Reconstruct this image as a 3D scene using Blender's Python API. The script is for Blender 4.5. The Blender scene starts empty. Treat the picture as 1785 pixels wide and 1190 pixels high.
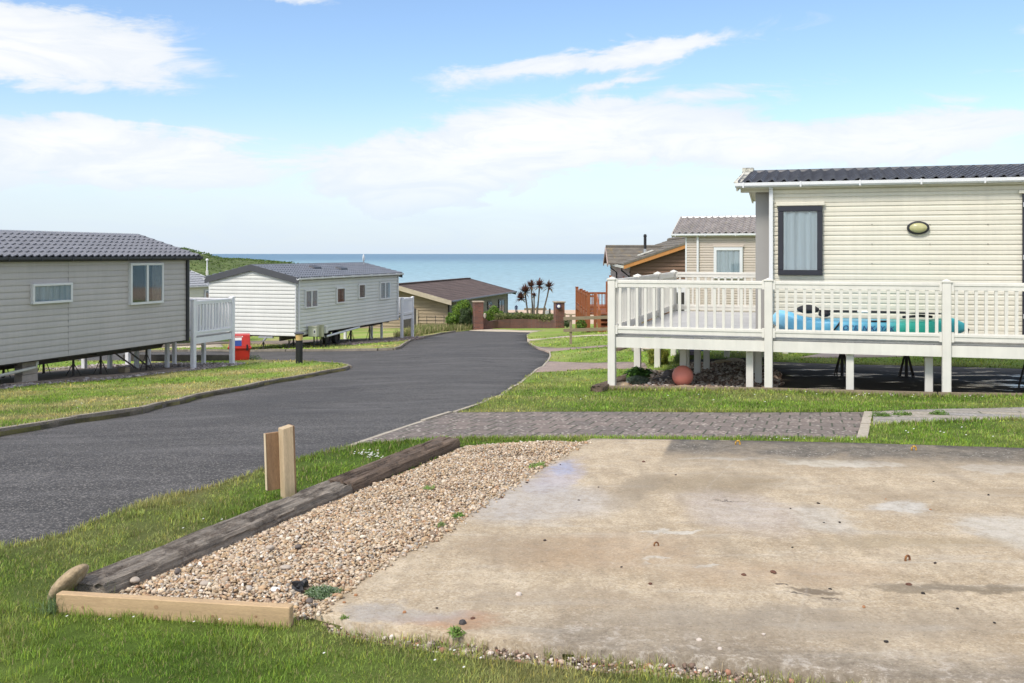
import bpy, bmesh, math, random
import numpy as np
from mathutils import Vector, Matrix
from mathutils.geometry import delaunay_2d_cdt
from math import radians as R, sin, cos, pi, sqrt, atan2, tan
random.seed(7); rng = np.random.default_rng(7)
S = bpy.context.scene
COL = S.collection

# ---------------------------------------------------------------- camera
F, CX, HY = 1700.0, 892.5, 442.0           # focal length and horizon of the photograph, in its pixels
cam_d = bpy.data.cameras.new('camera'); cam = bpy.data.objects.new('camera', cam_d); COL.objects.link(cam)
cam_d.sensor_width = 36; cam_d.lens = F/1785*36; cam_d.shift_y = -(595-HY)/1785
cam_d.clip_start = .05; cam_d.clip_end = 60000
cam.location = (0, 0, 0); cam.rotation_euler = (R(90), 0, 0)
S.camera = cam
S.render.resolution_x = 1024; S.render.resolution_y = 683
S.view_settings.view_transform = 'Standard'; S.view_settings.look = 'None'
S.view_settings.exposure = 0.8; S.view_settings.gamma = 1

# ---------------------------------------------------------------- node helper
class NT:
    def __init__(s, tree): s.t = tree; s.n = tree.nodes; s.l = tree.links
    def new(s, k, **kw):
        n = s.n.new(k)
        for a, v in kw.items(): setattr(n, a, v)
        return n
    def put(s, inp, v):
        if v is None: return
        if isinstance(v, bpy.types.NodeSocket): s.l.new(v, inp)
        else:
            if inp.type == 'RGBA' and not hasattr(v, '__len__'): v = (v, v, v, 1)
            elif inp.type == 'RGBA' and len(v) == 3: v = (*v, 1)
            inp.default_value = v
    def m(s, op, a, b=None, c=None, clamp=False):
        n = s.new('ShaderNodeMath', operation=op); n.use_clamp = clamp
        s.put(n.inputs[0], a); s.put(n.inputs[1], b); s.put(n.inputs[2], c); return n.outputs[0]
    def mix(s, f, a, b, blend='MIX'):
        n = s.new('ShaderNodeMix', data_type='RGBA', blend_type=blend); n.clamp_factor = True
        s.put(n.inputs[0], f); s.put(n.inputs[6], a); s.put(n.inputs[7], b); return n.outputs[2]
    def noise(s, vec, scale, detail=3, rough=.55, dist=0):
        n = s.new('ShaderNodeTexNoise'); s.put(n.inputs['Vector'], vec); n.inputs['Scale'].default_value = scale
        n.inputs['Detail'].default_value = detail; n.inputs['Roughness'].default_value = rough; n.inputs['Distortion'].default_value = dist
        return n.outputs[0]
    def vor(s, vec, scale, out='Distance', feat='F1', rand=1.0):
        n = s.new('ShaderNodeTexVoronoi', feature=feat); s.put(n.inputs['Vector'], vec); n.inputs['Scale'].default_value = scale
        n.inputs['Randomness'].default_value = rand
        return n.outputs[out]
    def map(s, vec, loc=(0,0,0), rot=(0,0,0), scale=(1,1,1)):
        n = s.new('ShaderNodeMapping'); s.put(n.inputs[0], vec); n.inputs[1].default_value = loc
        n.inputs[2].default_value = rot; n.inputs[3].default_value = scale; return n.outputs[0]
    def rng(s, v, a, b, c=0, d=1, smooth=True):
        n = s.new('ShaderNodeMapRange'); n.interpolation_type = 'SMOOTHSTEP' if smooth else 'LINEAR'
        s.put(n.inputs[0], v)
        for i, q in enumerate((a, b, c, d)): n.inputs[i+1].default_value = q
        return n.outputs[0]
    def xyz(s, v):
        n = s.new('ShaderNodeSeparateXYZ'); s.put(n.inputs[0], v); return n.outputs
    def comb(s, x, y, z):
        n = s.new('ShaderNodeCombineXYZ'); s.put(n.inputs[0], x); s.put(n.inputs[1], y); s.put(n.inputs[2], z); return n.outputs[0]
    def bump(s, h, strength=.3, dist=.01, normal=None):
        n = s.new('ShaderNodeBump'); n.inputs['Strength'].default_value = strength; n.inputs['Distance'].default_value = dist
        s.put(n.inputs['Height'], h); s.put(n.inputs['Normal'], normal); return n.outputs[0]

# ---------------------------------------------------------------- world and sun
SUN_AZ, SUN_EL = R(218), R(50)              # compass-style azimuth (from +Y towards +X)
W = bpy.data.worlds.new('World'); S.world = W; W.use_nodes = True
t = NT(W.node_tree); t.n.clear()
out = t.new('ShaderNodeOutputWorld'); bg = t.new('ShaderNodeBackground'); t.l.new(bg.outputs[0], out.inputs[0])
sky = t.new('ShaderNodeTexSky', sky_type='NISHITA'); sky.sun_disc = False
sky.sun_elevation = SUN_EL; sky.sun_rotation = SUN_AZ; sky.altitude = 10; sky.air_density = 1.0; sky.dust_density = .6; sky.ozone_density = 2.0
SKY = .108
d = t.new('ShaderNodeTexCoord').outputs['Generated']
x, y, z = t.xyz(d)
az = t.m('ARCTAN2', x, y)
el = t.m('ARCSINE', z)
base = t.mix(1.0, sky.outputs[0], (.93, .975, 1.035), 'MULTIPLY')
U = t.m('MULTIPLY', az, 17.0); V = t.m('MULTIPLY', el, 17.0)          # one unit = 1/17 rad
wv = t.comb(t.m('MULTIPLY', U, .55), t.m('MULTIPLY', V, 1.1), 0)
w1 = t.noise(wv, .55, 6, .62, .6); w2 = t.noise(t.map(wv, (9, 4, 2)), .6, 6, .62, .6)
w3 = t.noise(t.comb(t.m('MULTIPLY', U, .35), t.m('MULTIPLY', V, 1.5), 3.3), 1.5, 7, .66, .9)
Uw = t.m('ADD', U, t.m('MULTIPLY', t.m('SUBTRACT', w1, .5), 2.8)); Vw = t.m('ADD', V, t.m('MULTIPLY', t.m('SUBTRACT', w2, .5), 1.15))
tot = None
# (azimuth, elevation, half width, half height, tilt, weight) of each cloud, in 1/17 rad
for (a, e, ru, rv, tl, wgt) in [(-7.4, 3.15, 2.5, .62, 0, 1.8), (-8.8, 3.5, 1.8, .6, 0, 1.0), (-6.4, 1.7, 2.9, .66, -.10, 2.0), (-3.7, 2.6, 1.3, .7, 0, -1.2), (-6.8, 2.42, 3.2, .16, -.03, -1.0), (-6.4, 3.95, 2.6, .14, .05, -.8), (-3.6, 1.2, .8, .5, 0, -.5), (-8.8, 1.25, 1.6, .5, 0, .9),
        (-.8, 1.75, 3.3, .85, .10, 1.7), (1.2, 2.3, 2.2, .36, .1, 1.0), (-1.8, 1.05, 2.2, .4, 0, 1.0), (.9, 3.32, 2.6, .24, .13, 1.25), (2.6, 3.45, 1.6, .22, .16, 1.0), (1.7, 2.95, .8, .1, .2, .7),
        (6.1, 1.9, 3.4, .6, .02, 1.5), (3.2, 1.8, 2.2, .5, 0, 1.1), (3.6, 2.75, 2.0, .12, .05, .6), (-6.6, 4.5, 2.6, .42, .10, 1.7), (-3.8, 4.35, .9, .22, 0, 1.1), (8.5, 3.5, .9, .16, .1, .6), (8.3, 2.9, 1.1, .14, 0, .45),
        (-12, 3, 2, 1, 0, 1), (12, 2.6, 2.2, .8, 0, 1)]:
    du = t.m('SUBTRACT', Uw, a); dv = t.m('SUBTRACT', t.m('SUBTRACT', Vw, e), t.m('MULTIPLY', du, tl))
    q = t.m('ADD', t.m('POWER', t.m('ABSOLUTE', t.m('DIVIDE', du, ru)), 2.0), t.m('POWER', t.m('ABSOLUTE', t.m('DIVIDE', dv, rv)), 2.0))
    g = t.m('MULTIPLY', t.m('EXPONENT', t.m('MULTIPLY', q, -1.5)), wgt)
    tot = g if tot is None else t.m('ADD', tot, g)
# general broken cloud for the rest of the sky (behind and above the view)
gen = t.rng(t.noise(t.map(d, (3, 1, 0), scale=(1, 1, 2.2)), 2.2, 6, .6, .3), .38, .60)
away = t.m('ADD', t.rng(el, .32, .5), t.rng(y, .6, .2), clamp=True)
tot = t.m('ADD', tot, t.m('MULTIPLY', gen, t.m('MULTIPLY', away, .9)))
dens = t.rng(t.m('ADD', tot, t.m('MULTIPLY', t.m('SUBTRACT', w3, .5), 1.9)), .25, 1.0)
cb_ = t.m('ADD', 1.0, t.m('MULTIPLY', away, .9))        # unseen cloud overhead and behind is brightened as added fill light
veil = t.m('MULTIPLY', t.rng(el, .17, 0, 0, 1), .86)
cl = t.m('MAXIMUM', t.m('MULTIPLY', dens, .93), t.m('MULTIPLY', veil, t.rng(w3, .1, .9, .85, 1.1)))
shade = t.rng(t.m('ADD', t.m('MULTIPLY', tot, .5), w1), .4, 1.5)
ccol = t.mix(t.m('MULTIPLY', shade, t.rng(w3, .32, .6, .35, 1.0)), (.76, .83, .92), (.97, .985, 1.0))
ccol = t.mix(t.m('MULTIPLY', t.rng(el, .11, .01), .85), ccol, (.66, .79, .95))
ccol = t.mix(t.m('MULTIPLY', away, .9), ccol, (1.0, .95, .87))  # unseen cloud is also tinted warm, to warm that added fill
fin = t.mix(cl, t.mix(1.0, base, (SKY, SKY, SKY), 'MULTIPLY'), t.mix(1.0, ccol, t.comb(t.m('MULTIPLY', cb_, .615), t.m('MULTIPLY', cb_, .605), t.m('MULTIPLY', cb_, .595)), 'MULTIPLY'))
t.l.new(fin, bg.inputs[0]); bg.inputs[1].default_value = 1.0
sd = bpy.data.lights.new('sun', 'SUN'); sd.energy = 2.0; sd.angle = R(14); sd.color = (1, .93, .83)
sun = bpy.data.objects.new('sun', sd); COL.objects.link(sun)
sdir = Vector((sin(SUN_AZ)*cos(SUN_EL), cos(SUN_AZ)*cos(SUN_EL), sin(SUN_EL)))
sun.rotation_euler = sdir.to_track_quat('Z', 'Y').to_euler(); sun.location = (0, 0, 30)

# ---------------------------------------------------------------- terrain heights
TR = [(-30, -1.3), (0, -1.6), (8.3, -1.62), (11, -1.78), (15, -2.12), (20, -2.47), (26, -2.87), (36, -3.32), (46, -3.9), (60, -4.62), (75, -5.4), (100, -7.3), (140, -9.6), (200, -11.45), (260, -13.5), (400, -16)]
RR = [(-30, -1.3), (0, -1.6), (8.3, -1.62), (11, -1.78), (13.6, -2.02), (15, -2.12), (22, -2.2), (26, -2.42), (36, -3.08), (46, -3.55), (60, -4.5), (75, -5.4), (100, -7.3), (140, -9.6), (200, -11.45), (260, -13.5), (400, -16)]
TA, RA = np.array(TR), np.array(RR)
def T(X, Y):
    X = np.asarray(X, float); Y = np.asarray(Y, float)
    a = np.interp(Y, TA[:, 0], TA[:, 1]); b = np.interp(Y, RA[:, 0], RA[:, 1])
    w = np.clip((X-1.0)/4.0, 0, 1); w = w*w*(3-2*w)
    tilt = -.03*np.clip(-X-1, 0, 12)*np.clip((Y-4)/6, 0, 1)*np.clip((70-Y)/20, 0, 1)
    n = .012*np.sin(X*1.7+Y*.6)+.010*np.sin(Y*2.1-X*.9)
    n = n*np.clip((Y-9)/4, 0, 1)
    return a*(1-w)+b*w+tilt+n*np.clip((120-Y)/40, .0, 1)
def Tz(x, y): return float(T(x, y))
def at(px, py, Y): return Vector(((px-CX)/F*Y, Y, -(py-HY)/F*Y))
def ax(px, Y): return (px-CX)/F*Y
def zz(py, Y): return -(py-HY)/F*Y
def G(px, py):                                  # the spot of ground seen at a pixel of the photograph
    k = (px-CX)/F; s = (py-HY)/F; a = 1.2; st = .05
    while a < 400:
        b = a*1.01+.02
        if -s*b < Tz(k*b, b):
            for _ in range(30):
                c = (a+b)/2
                if -s*c < Tz(k*c, c): b = c
                else: a = c
            break
        a = b
    return Vector((k*a, a, Tz(k*a, a)))

# ---------------------------------------------------------------- mesh builder
class MB:
    def __init__(s): s.v = []; s.f = []; s.st = []
    def add(s, vs, fs):
        s.st.append((len(s.v), len(s.f))); o = len(s.v); s.v += [tuple(p) for p in vs]; s.f += [tuple(o+i for i in f) for f in fs]; return s
    def box(s, x0, x1, y0, y1, z0, z1):
        return s.add([(x0,y0,z0),(x1,y0,z0),(x1,y1,z0),(x0,y1,z0),(x0,y0,z1),(x1,y0,z1),(x1,y1,z1),(x0,y1,z1)],
                     [(0,3,2,1),(4,5,6,7),(0,1,5,4),(1,2,6,5),(2,3,7,6),(3,0,4,7)])
    def bar(s, a, b, w, h=None, up=(0,0,1)):        # box beam from a to b
        a, b = Vector(a), Vector(b); h = h or w; d = (b-a).normalized(); up = Vector(up)
        if abs(d.dot(up)) > .99: up = Vector((0,1,0))
        sx = d.cross(up).normalized(); u = sx.cross(d).normalized()
        vs = [p+sx*(i*w/2)+u*(j*h/2) for p in (a, b) for (i, j) in ((-1,-1),(1,-1),(1,1),(-1,1))]
        return s.add(vs, [(0,1,2,3),(7,6,5,4),(0,4,5,1),(1,5,6,2),(2,6,7,3),(3,7,4,0)])
    def tube(s, pts, r, n=8, cap=True):
        pts = [Vector(p) for p in pts]; rs = r if hasattr(r, '__len__') else [r]*len(pts); o = len(s.v); vs = []; fs = []
        for i, p in enumerate(pts):
            d = (pts[min(i+1, len(pts)-1)]-pts[max(i-1, 0)]).normalized()
            up = Vector((0,0,1)) if abs(d.z) < .95 else Vector((0,1,0))
            a = d.cross(up).normalized(); b = a.cross(d)
            for k in range(n):
                t_ = 2*pi*k/n; vs.append(p+(a*cos(t_)+b*sin(t_))*rs[i])
        for i in range(len(pts)-1):
            for k in range(n):
                k2 = (k+1) % n; fs.append((i*n+k, i*n+k2, (i+1)*n+k2, (i+1)*n+k))
        if cap: fs.append(tuple(range(n-1, -1, -1))); fs.append(tuple((len(pts)-1)*n+k for k in range(n)))
        return s.add(vs, fs)
    def lathe(s, prof, n=24, c=(0,0,0)):
        c = Vector(c); vs = []; fs = []
        for (r, z) in prof:
            for k in range(n): vs.append(c+Vector((r*cos(2*pi*k/n), r*sin(2*pi*k/n), z)))
        for i in range(len(prof)-1):
            for k in range(n):
                k2 = (k+1) % n; fs.append((i*n+k, i*n+k2, (i+1)*n+k2, (i+1)*n+k))
        fs.append(tuple(range(n-1, -1, -1))); fs.append(tuple((len(prof)-1)*n+k for k in range(n)))
        return s.add(vs, fs)
    def prism(s, poly, z0, z1):                     # xy polygon extruded in z
        n = len(poly); vs = [(p[0], p[1], z0) for p in poly]+[(p[0], p[1], z1) for p in poly]
        return s.add(vs, [tuple(range(n-1, -1, -1)), tuple(range(n, 2*n))]+[(i, (i+1) % n, n+(i+1) % n, n+i) for i in range(n)])
    def blob(s, c, r, sub=2, noise=.12, seed=0, rot=None):
        bm = bmesh.new(); bmesh.ops.create_icosphere(bm, subdivisions=sub, radius=1); rd = random.Random(seed)
        ph = [rd.uniform(0, 6) for _ in range(6)]; vs = []
        M = rot or Matrix.Identity(3)
        for v in bm.verts:
            p = v.co; k = 1+noise*(sin(2.3*p.x+ph[0])+sin(2.9*p.y+ph[1])+sin(3.3*p.z+ph[2])+.5*sin(6*p.x+ph[3])*sin(5*p.y+ph[4]))/2
            vs.append(Vector(c)+M @ Vector((p.x*r[0]*k, p.y*r[1]*k, p.z*r[2]*k)))
        bm.verts.index_update(); fs = [tuple(v.index for v in f.verts) for f in bm.faces]; bm.free()
        return s.add(vs, fs)
    def build(s, name, mat, parent=None, smooth=False, bevel=0, loc=None):
        me = bpy.data.meshes.new(name); me.from_pydata(s.v, [], s.f)
        if loc is not None: me.transform(Matrix.Translation(-Vector(loc)))
        bm = bmesh.new(); bm.from_mesh(me); bmesh.ops.recalc_face_normals(bm, faces=bm.faces)
        if bevel: bmesh.ops.bevel(bm, geom=list(bm.edges), offset=bevel, segments=1, affect='EDGES', clamp_overlap=True)
        bm.to_mesh(me); bm.free()
        if smooth:
            me.polygons.foreach_set('use_smooth', [True]*len(me.polygons))
            me.set_sharp_from_angle(angle=R(38))
        o = bpy.data.objects.new(name, me); COL.objects.link(o); me.materials.append(mat)
        if parent: o.parent = parent
        if loc is not None: o.location = loc
        return o
    def parts(s, name, mat, parent=None, **kw):       # every added solid becomes a part of its own
        e = s.st+[(len(s.v), len(s.f))]; out_ = []
        for (a, b), (c, d) in zip(e[:-1], e[1:]):
            q = MB(); q.v = s.v[a:c]; q.f = [tuple(i-a for i in f) for f in s.f[b:d]]; out_.append(q.build(name, mat, parent, **kw))
        return out_
def tag(o, label, cat, group=None):
    o['label'] = label; o['category'] = cat
    if group: o['group'] = group
    return o
def kind(o, k): o['kind'] = k; return o
def thing(name, label, cat, loc=(0,0,0), rz=0, group=None):
    o = bpy.data.objects.new(name, None); COL.objects.link(o); o.empty_display_size = .3
    o.location = loc; o.rotation_euler = (0, 0, rz); return tag(o, label, cat, group)
def copy_tree(o, parent=None):
    c = o.copy(); COL.objects.link(c); c.parent = parent
    for ch in [q for q in list(COL.objects) if q.parent == o]: copy_tree(ch, c)
    return c
def npmesh(name, V, faces_list, mat, colors=None, smooth=False, parent=None):
    """V (n,3); faces_list: list of (m,k) int arrays; colors (n,3) on points"""
    me = bpy.data.meshes.new(name); V = np.ascontiguousarray(V, np.float32)
    me.vertices.add(len(V)); me.vertices.foreach_set('co', V.ravel())
    tot = sum(a.size for a in faces_list); nf = sum(len(a) for a in faces_list)
    me.loops.add(tot); me.loops.foreach_set('vertex_index', np.concatenate([a.ravel() for a in faces_list]).astype(np.int32))
    me.polygons.add(nf); ls = []; o = 0
    for a in faces_list: ls.append(o+np.arange(len(a))*a.shape[1]); o += a.size
    me.polygons.foreach_set('loop_start', np.concatenate(ls).astype(np.int32))
    me.update(calc_edges=True); me.validate()
    if colors is not None:
        at_ = me.color_attributes.new('col', 'FLOAT_COLOR', 'POINT')
        at_.data.foreach_set('color', np.concatenate([colors, np.ones((len(colors), 1))], 1).astype(np.float32).ravel())
    if smooth: me.polygons.foreach_set('use_smooth', [True]*nf)
    me.materials.append(mat); ob = bpy.data.objects.new(name, me); COL.objects.link(ob)
    if parent: ob.parent = parent
    return ob

# ---------------------------------------------------------------- materials
MATS = {}
def pm(name, col, rough=.6, var=.12, scale=3, blot=None, bump=0, bscale=60, spec=.4, metal=0, stretch=(1,1,1), fine=0, attr=False, trans=0, coat=0, streak=0):
    """plain painted or natural surface with tonal variation, optional second colour in patches and fine relief"""
    m = bpy.data.materials.new(name); m.use_nodes = True; t = NT(m.node_tree); b = t.n['Principled BSDF']
    tc = t.new('ShaderNodeTexCoord').outputs['Object']; v = t.map(tc, scale=stretch)
    if attr:
        a = t.new('ShaderNodeAttribute'); a.attribute_name = 'col'; c = a.outputs['Color']
    else: c = t.mix(0, (*col, 1), (*col, 1))
    k = t.m('ADD', 1-var, t.m('MULTIPLY', t.rng(t.noise(v, scale, 5, .6), .25, .75, 0, 1, False), 2*var))
    if fine: k = t.m('MULTIPLY', k, t.m('ADD', 1-fine, t.m('MULTIPLY', t.rng(t.noise(v, bscale, 3, .7), .28, .72, 0, 1, False), 2*fine)))
    if streak: k = t.m('MULTIPLY', k, t.m('ADD', 1-streak, t.m('MULTIPLY', t.noise(t.map(tc, scale=(3, 3, .25)), 4, 5, .65), 2*streak)))
    c = t.mix(1.0, c, t.comb(k, k, k), 'MULTIPLY')
    if blot:
        for (bc, sc, lo, hi, amt) in blot:
            c = t.mix(t.m('MULTIPLY', t.rng(t.noise(t.map(v, (sc, 2, 5)), sc, 5, .65, .4), lo, hi), amt), c, bc)
    t.l.new(c, b.inputs['Base Color']); b.inputs['Roughness'].default_value = rough
    b.inputs['Metallic'].default_value = metal; b.inputs['Specular IOR Level'].default_value = spec
    if coat: b.inputs['Coat Weight'].default_value = coat
    if trans:
        b.inputs['Subsurface Weight'].default_value = 0
        tr = t.new('ShaderNodeBsdfTranslucent'); t.l.new(c, tr.inputs[0]); ms = t.new('ShaderNodeMixShader'); ms.inputs[0].default_value = trans
        t.l.new(b.outputs[0], ms.inputs[1]); t.l.new(tr.outputs[0], ms.inputs[2]); t.l.new(ms.outputs[0], t.n['Material Output'].inputs[0])
    if bump: t.l.new(t.bump(t.noise(v, bscale, 4, .7), bump, .01), b.inputs['Normal'])
    MATS[name] = m; return m
M = {}
M['grey_clad'] = pm('grey_cladding', (.44,.415,.40), .5, .07, 1.2, streak=.11)
M['white_clad'] = pm('cream_white_cladding', (.60,.60,.565), .45, .06, 1, streak=.09)
M['cream_clad'] = pm('cream_cladding', (.61,.58,.485), .45, .06, 1, streak=.10, blot=[((.42,.42,.31), 1.5, .55, .8, .35)])
M['beige_clad'] = pm('beige_cladding', (.50,.435,.37), .5, .05, 1, streak=.04)
M['far_clad'] = pm('pale_cream_cladding', (.62,.62,.50), .5, .04, 1)
M['upvc'] = pm('white_plastic', (.64,.65,.66), .35, .04, 2)
M['cream_pvc'] = pm('cream_plastic_rail', (.66,.64,.585), .4, .09, 2, streak=.11, blot=[((.55,.56,.43), 3, .62, .8, .3)])
M['white_pvc'] = pm('white_plastic_rail', (.74,.745,.77), .4, .05, 2, streak=.04)
M['tile_dark'] = pm('dark_roof_tile', (.075,.08,.098), .42, .25, 2.5, bump=.25, bscale=90, fine=.2, spec=.5)
M['tile_left'] = pm('slate_roof_tile', (.15,.155,.175), .42, .22, 2.5, bump=.2, bscale=90, fine=.15, spec=.5)
M['tile_mid'] = pm('blue_grey_roof_tile', (.12,.135,.165), .42, .2, 2.5, bump=.2, bscale=90, fine=.15, spec=.5)
M['tile_pale'] = pm('weathered_brown_tile', (.27,.245,.235), .7, .3, 3, bump=.3, bscale=60, fine=.25, blot=[((.32,.30,.22), 6, .5, .7, .5)])
M['tile_far'] = pm('grey_roof_tile', (.28,.29,.31), .6, .2, 3)
M['black_trim'] = pm('black_trim', (.03,.031,.036), .4, .1, 4)
M['dark_trim'] = pm('charcoal_trim', (.065,.067,.078), .4, .08, 4)
M['grey_panel'] = pm('taupe_panel', (.30,.29,.275), .5, .06, 2, streak=.06)
M['anthracite'] = pm('anthracite_frame', (.022,.023,.032), .35, .08, 4)
M['steel'] = pm('dark_steel', (.055,.05,.048), .6, .3, 8, blot=[((.12,.05,.025), 10, .5, .7, .5)])
M['galv'] = pm('galvanised_steel', (.42,.43,.44), .4, .15, 10, metal=.6)
M['rubber'] = pm('rubber', (.03,.03,.031), .75, .2, 10)
M['block'] = pm('concrete_block', (.42,.37,.32), .9, .2, 8, bump=.4, bscale=50)
M['pipe'] = pm('pale_pipe', (.55,.54,.47), .45, .1, 6)
M['dark_inside'] = pm('dark_interior', (.035,.033,.032), .8, .3, 2)
M['curtain'] = pm('net_curtain', (.50,.54,.56), .9, .25, 5, stretch=(3,3,.05))
M['curtain_brown'] = pm('brown_curtain', (.22,.18,.15), .9, .3, 12)
def glass_mat(name, tint, rough=.03, refl=.35):
    m = bpy.data.materials.new(name); m.use_nodes = True; t = NT(m.node_tree); t.n.remove(t.n['Principled BSDF'])
    g = t.new('ShaderNodeBsdfGlossy'); g.inputs['Roughness'].default_value = rough; g.inputs[0].default_value = (1,1,1,1)
    tr = t.new('ShaderNodeBsdfTransparent'); tr.inputs[0].default_value = (*tint, 1)
    fr = t.new('ShaderNodeLayerWeight'); fr.inputs[0].default_value = .2
    ms = t.new('ShaderNodeMixShader'); t.l.new(t.m('ADD', t.m('MULTIPLY', fr.outputs['Fresnel'], .26), refl*.12, clamp=True), ms.inputs[0])
    t.l.new(tr.outputs[0], ms.inputs[1]); t.l.new(g.outputs[0], ms.inputs[2]); t.l.new(ms.outputs[0], t.n['Material Output'].inputs[0]); return m
M['glass'] = glass_mat('window_glass', (.82,.86,.88))
M['wood_new'] = pm('fresh_sawn_timber', (.45,.315,.18), .75, .2, 2.5, stretch=(1,14,14), fine=.2, bscale=40, bump=.25, blot=[((.30,.19,.10), 1.1, .58, .75, .55)])
M['wood_vert'] = pm('upright_sawn_timber', (.48,.37,.235), .75, .2, 3, stretch=(14,14,1), fine=.22, bscale=40, bump=.25, blot=[((.33,.20,.10), 1.0, .6, .75, .55)])
M['wood_board'] = pm('brown_stained_board', (.27,.165,.09), .75, .3, 3, stretch=(8,8,1), fine=.25, bscale=40, bump=.3, blot=[((.18,.10,.055), 3, .5, .7, .6)])
M['wood_end'] = pm('bright_timber_edge', (.62,.50,.34), .75, .1, 6)
M['orange_wood'] = pm('orange_stained_wood', (.27,.09,.035), .6, .2, 4, stretch=(6,6,1), bump=.2)
M['fence_wood'] = pm('weathered_fence_wood', (.25,.20,.135), .85, .25, 5, stretch=(1,8,8), fine=.2, bump=.3)
M['grey_wood'] = pm('dark_grey_wood', (.06,.055,.05), .85, .3, 5, fine=.2)
M['lodge_board'] = pm('brown_board', (.17,.10,.065), .7, .15, 2, stretch=(1,1,6))
M['lodge_pink'] = pm('pinkish_board', (.36,.28,.25), .7, .12, 2, stretch=(1,1,6))
M['fascia_orange'] = pm('orange_fascia', (.45,.20,.06), .6, .15, 4)
M['shingle'] = pm('old_concrete_tile', (.135,.12,.10), .9, .3, 2.5, fine=.25, bump=.5, bscale=40, blot=[((.33,.22,.055), 2.4, .55, .72, .6), ((.2,.2,.17), 5, .5, .7, .4)])
M['felt'] = pm('brown_roof_felt', (.088,.060,.052), .85, .28, .9, fine=.2, bscale=8, stretch=(1,1,1), blot=[((.15,.11,.09), 1.2, .5, .75, .5)])
M['timber_clad'] = pm('weathered_timber_cladding', (.32,.25,.17), .85, .22, 1.3, stretch=(.6,.6,7), fine=.15, bscale=9, blot=[((.17,.14,.11), 1.2, .5, .72, .5)])
M['timber_grey'] = pm('grey_timber_cladding', (.19,.175,.15), .85, .22, 1.3, stretch=(.6,.6,7), fine=.15, bscale=9)
M['verge_wood'] = pm('pale_bargeboard', (.42,.36,.27), .8, .15, 3, stretch=(1,1,3))
M['red'] = pm('red_plastic', (.50,.028,.018), .38, .12, 5, spec=.5)
M['blue_sign'] = pm('blue_sign', (.03,.07,.30), .5, .1, 6)
M['navy'] = pm('navy_enamel', (.025,.025,.10), .4, .1, 6)
M['white_paint'] = pm('white_paint', (.80,.80,.80), .5, .03, 6)
M['pink_paint'] = pm('pink_paint', (.65,.25,.28), .5, .05, 6)
M['black'] = pm('black_metal', (.018,.018,.02), .45, .15, 6)
M['amber'] = pm('amber_diffuser', (.62,.42,.18), .4, .15, 10)
M['light_lens'] = pm('olive_lens', (.42,.40,.20), .3, .12, 6, coat=.5)
M['meter'] = pm('olive_grey_box', (.40,.41,.33), .5, .1, 4)
M['meter2'] = pm('khaki_box', (.42,.42,.30), .5, .1, 4)
M['coral'] = pm('coral_rubber', (.66,.215,.155), .55, .12, 3, blot=[((.62,.36,.28), 3, .45, .8, .5)])
M['rust'] = pm('rusty_iron', (.16,.07,.035), .85, .4, 60, bump=.6, bscale=150, blot=[((.42,.2,.05), 40, .5, .7, .6)])
M['yellow_rust'] = pm('yellow_rusted_ring', (.52,.30,.05), .8, .4, 60, blot=[((.06,.03,.02), 40, .5, .65, .8)])
M['cobble'] = pm('tan_cobble', (.36,.27,.17), .8, .18, 6, bump=.3, bscale=50, blot=[((.50,.42,.33), 9, .52, .75, .5), ((.22,.16,.08), 4, .5, .75, .5)], fine=.1)
M['rock'] = pm('pale_rock', (.42,.36,.30), .85, .2, 8, bump=.4, bscale=40)
M['rock_dark'] = pm('dark_rock', (.13,.11,.10), .85, .3, 8, bump=.4, bscale=40)
M['kayak_black'] = pm('black_seat_fabric', (.02,.02,.025), .8, .2, 10)
M['slab_green'] = pm('green_step', (.16,.24,.19), .7, .1, 5)
M['stone_attr'] = pm('pebble', (.5,.5,.5), .8, .16, 50, attr=True, bump=.2, bscale=200)
M['leaf'] = pm('leaf', (.1,.2,.05), .6, .1, 5, attr=True, trans=.3, spec=.25)
M['grass_blade'] = pm('grass_blade', (.1,.2,.05), .65, .1, 3, attr=True, trans=.35, spec=.2)
M['trunk'] = pm('palm_trunk', (.17,.14,.11), .9, .25, 8, bump=.5, bscale=30)
M['sleeper'] = None
# ---------------------------------------------------------------- ground layout
E_ = Vector((.954, -.301)); N_ = Vector((.301, .954)); A_ = Vector((1.6, 15.6))        # right deck frame
def rd(t, d): p = A_+E_*t+N_*d; return (p.x, p.y)
LO = Vector((-11.67, 16.8)); LX = Vector((.306, .952)); LY = Vector((-.952, .306))        # left caravan frame
MO = Vector((-8.1, 36.5)); MX = Vector((.286, .958)); MY = Vector((-.958, .286))          # middle caravan frame
def fr(O, X, Y): return lambda a, b: tuple(O+X*a+Y*b)
lf = fr(LO, LX, LY); mf = fr(MO, MX, MY)
def gp(l): return [tuple(G(*q)[:2]) for q in l]
ROAD_NEAR = [(-420, 1075), (-200, 1012), (0, 955), (60, 943), (118, 929), (190, 898), (276, 868), (344, 854), (395, 840), (454, 819), (513, 803), (560, 789), (613, 777)]
ROAD_R = [(789, 718.5), (830, 705), (870, 689), (905, 667), (928, 649), (945, 638), (954.5, 628), (958, 620), (957, 613), (944, 608), (932, 603), (922, 597), (919, 590), (918, 583.6), (925, 579.5), (949, 574.6)]
ROAD_TOP = [(834.6, 572.2)]
ROAD_L = [(792, 577), (759, 582.6), (735, 587), (716, 591), (704, 598), (693.7, 605), (685, 607.3), (660, 608.3), (602, 609.2), (500, 609.6), (330, 610), (120, 611), (-250, 612)]
SIDE_N = [(-250, 632), (120, 628), (340, 624), (430, 626), (522, 628), (558, 630), (590, 632.5), (602, 634.5), (609, 637.5)]
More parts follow.
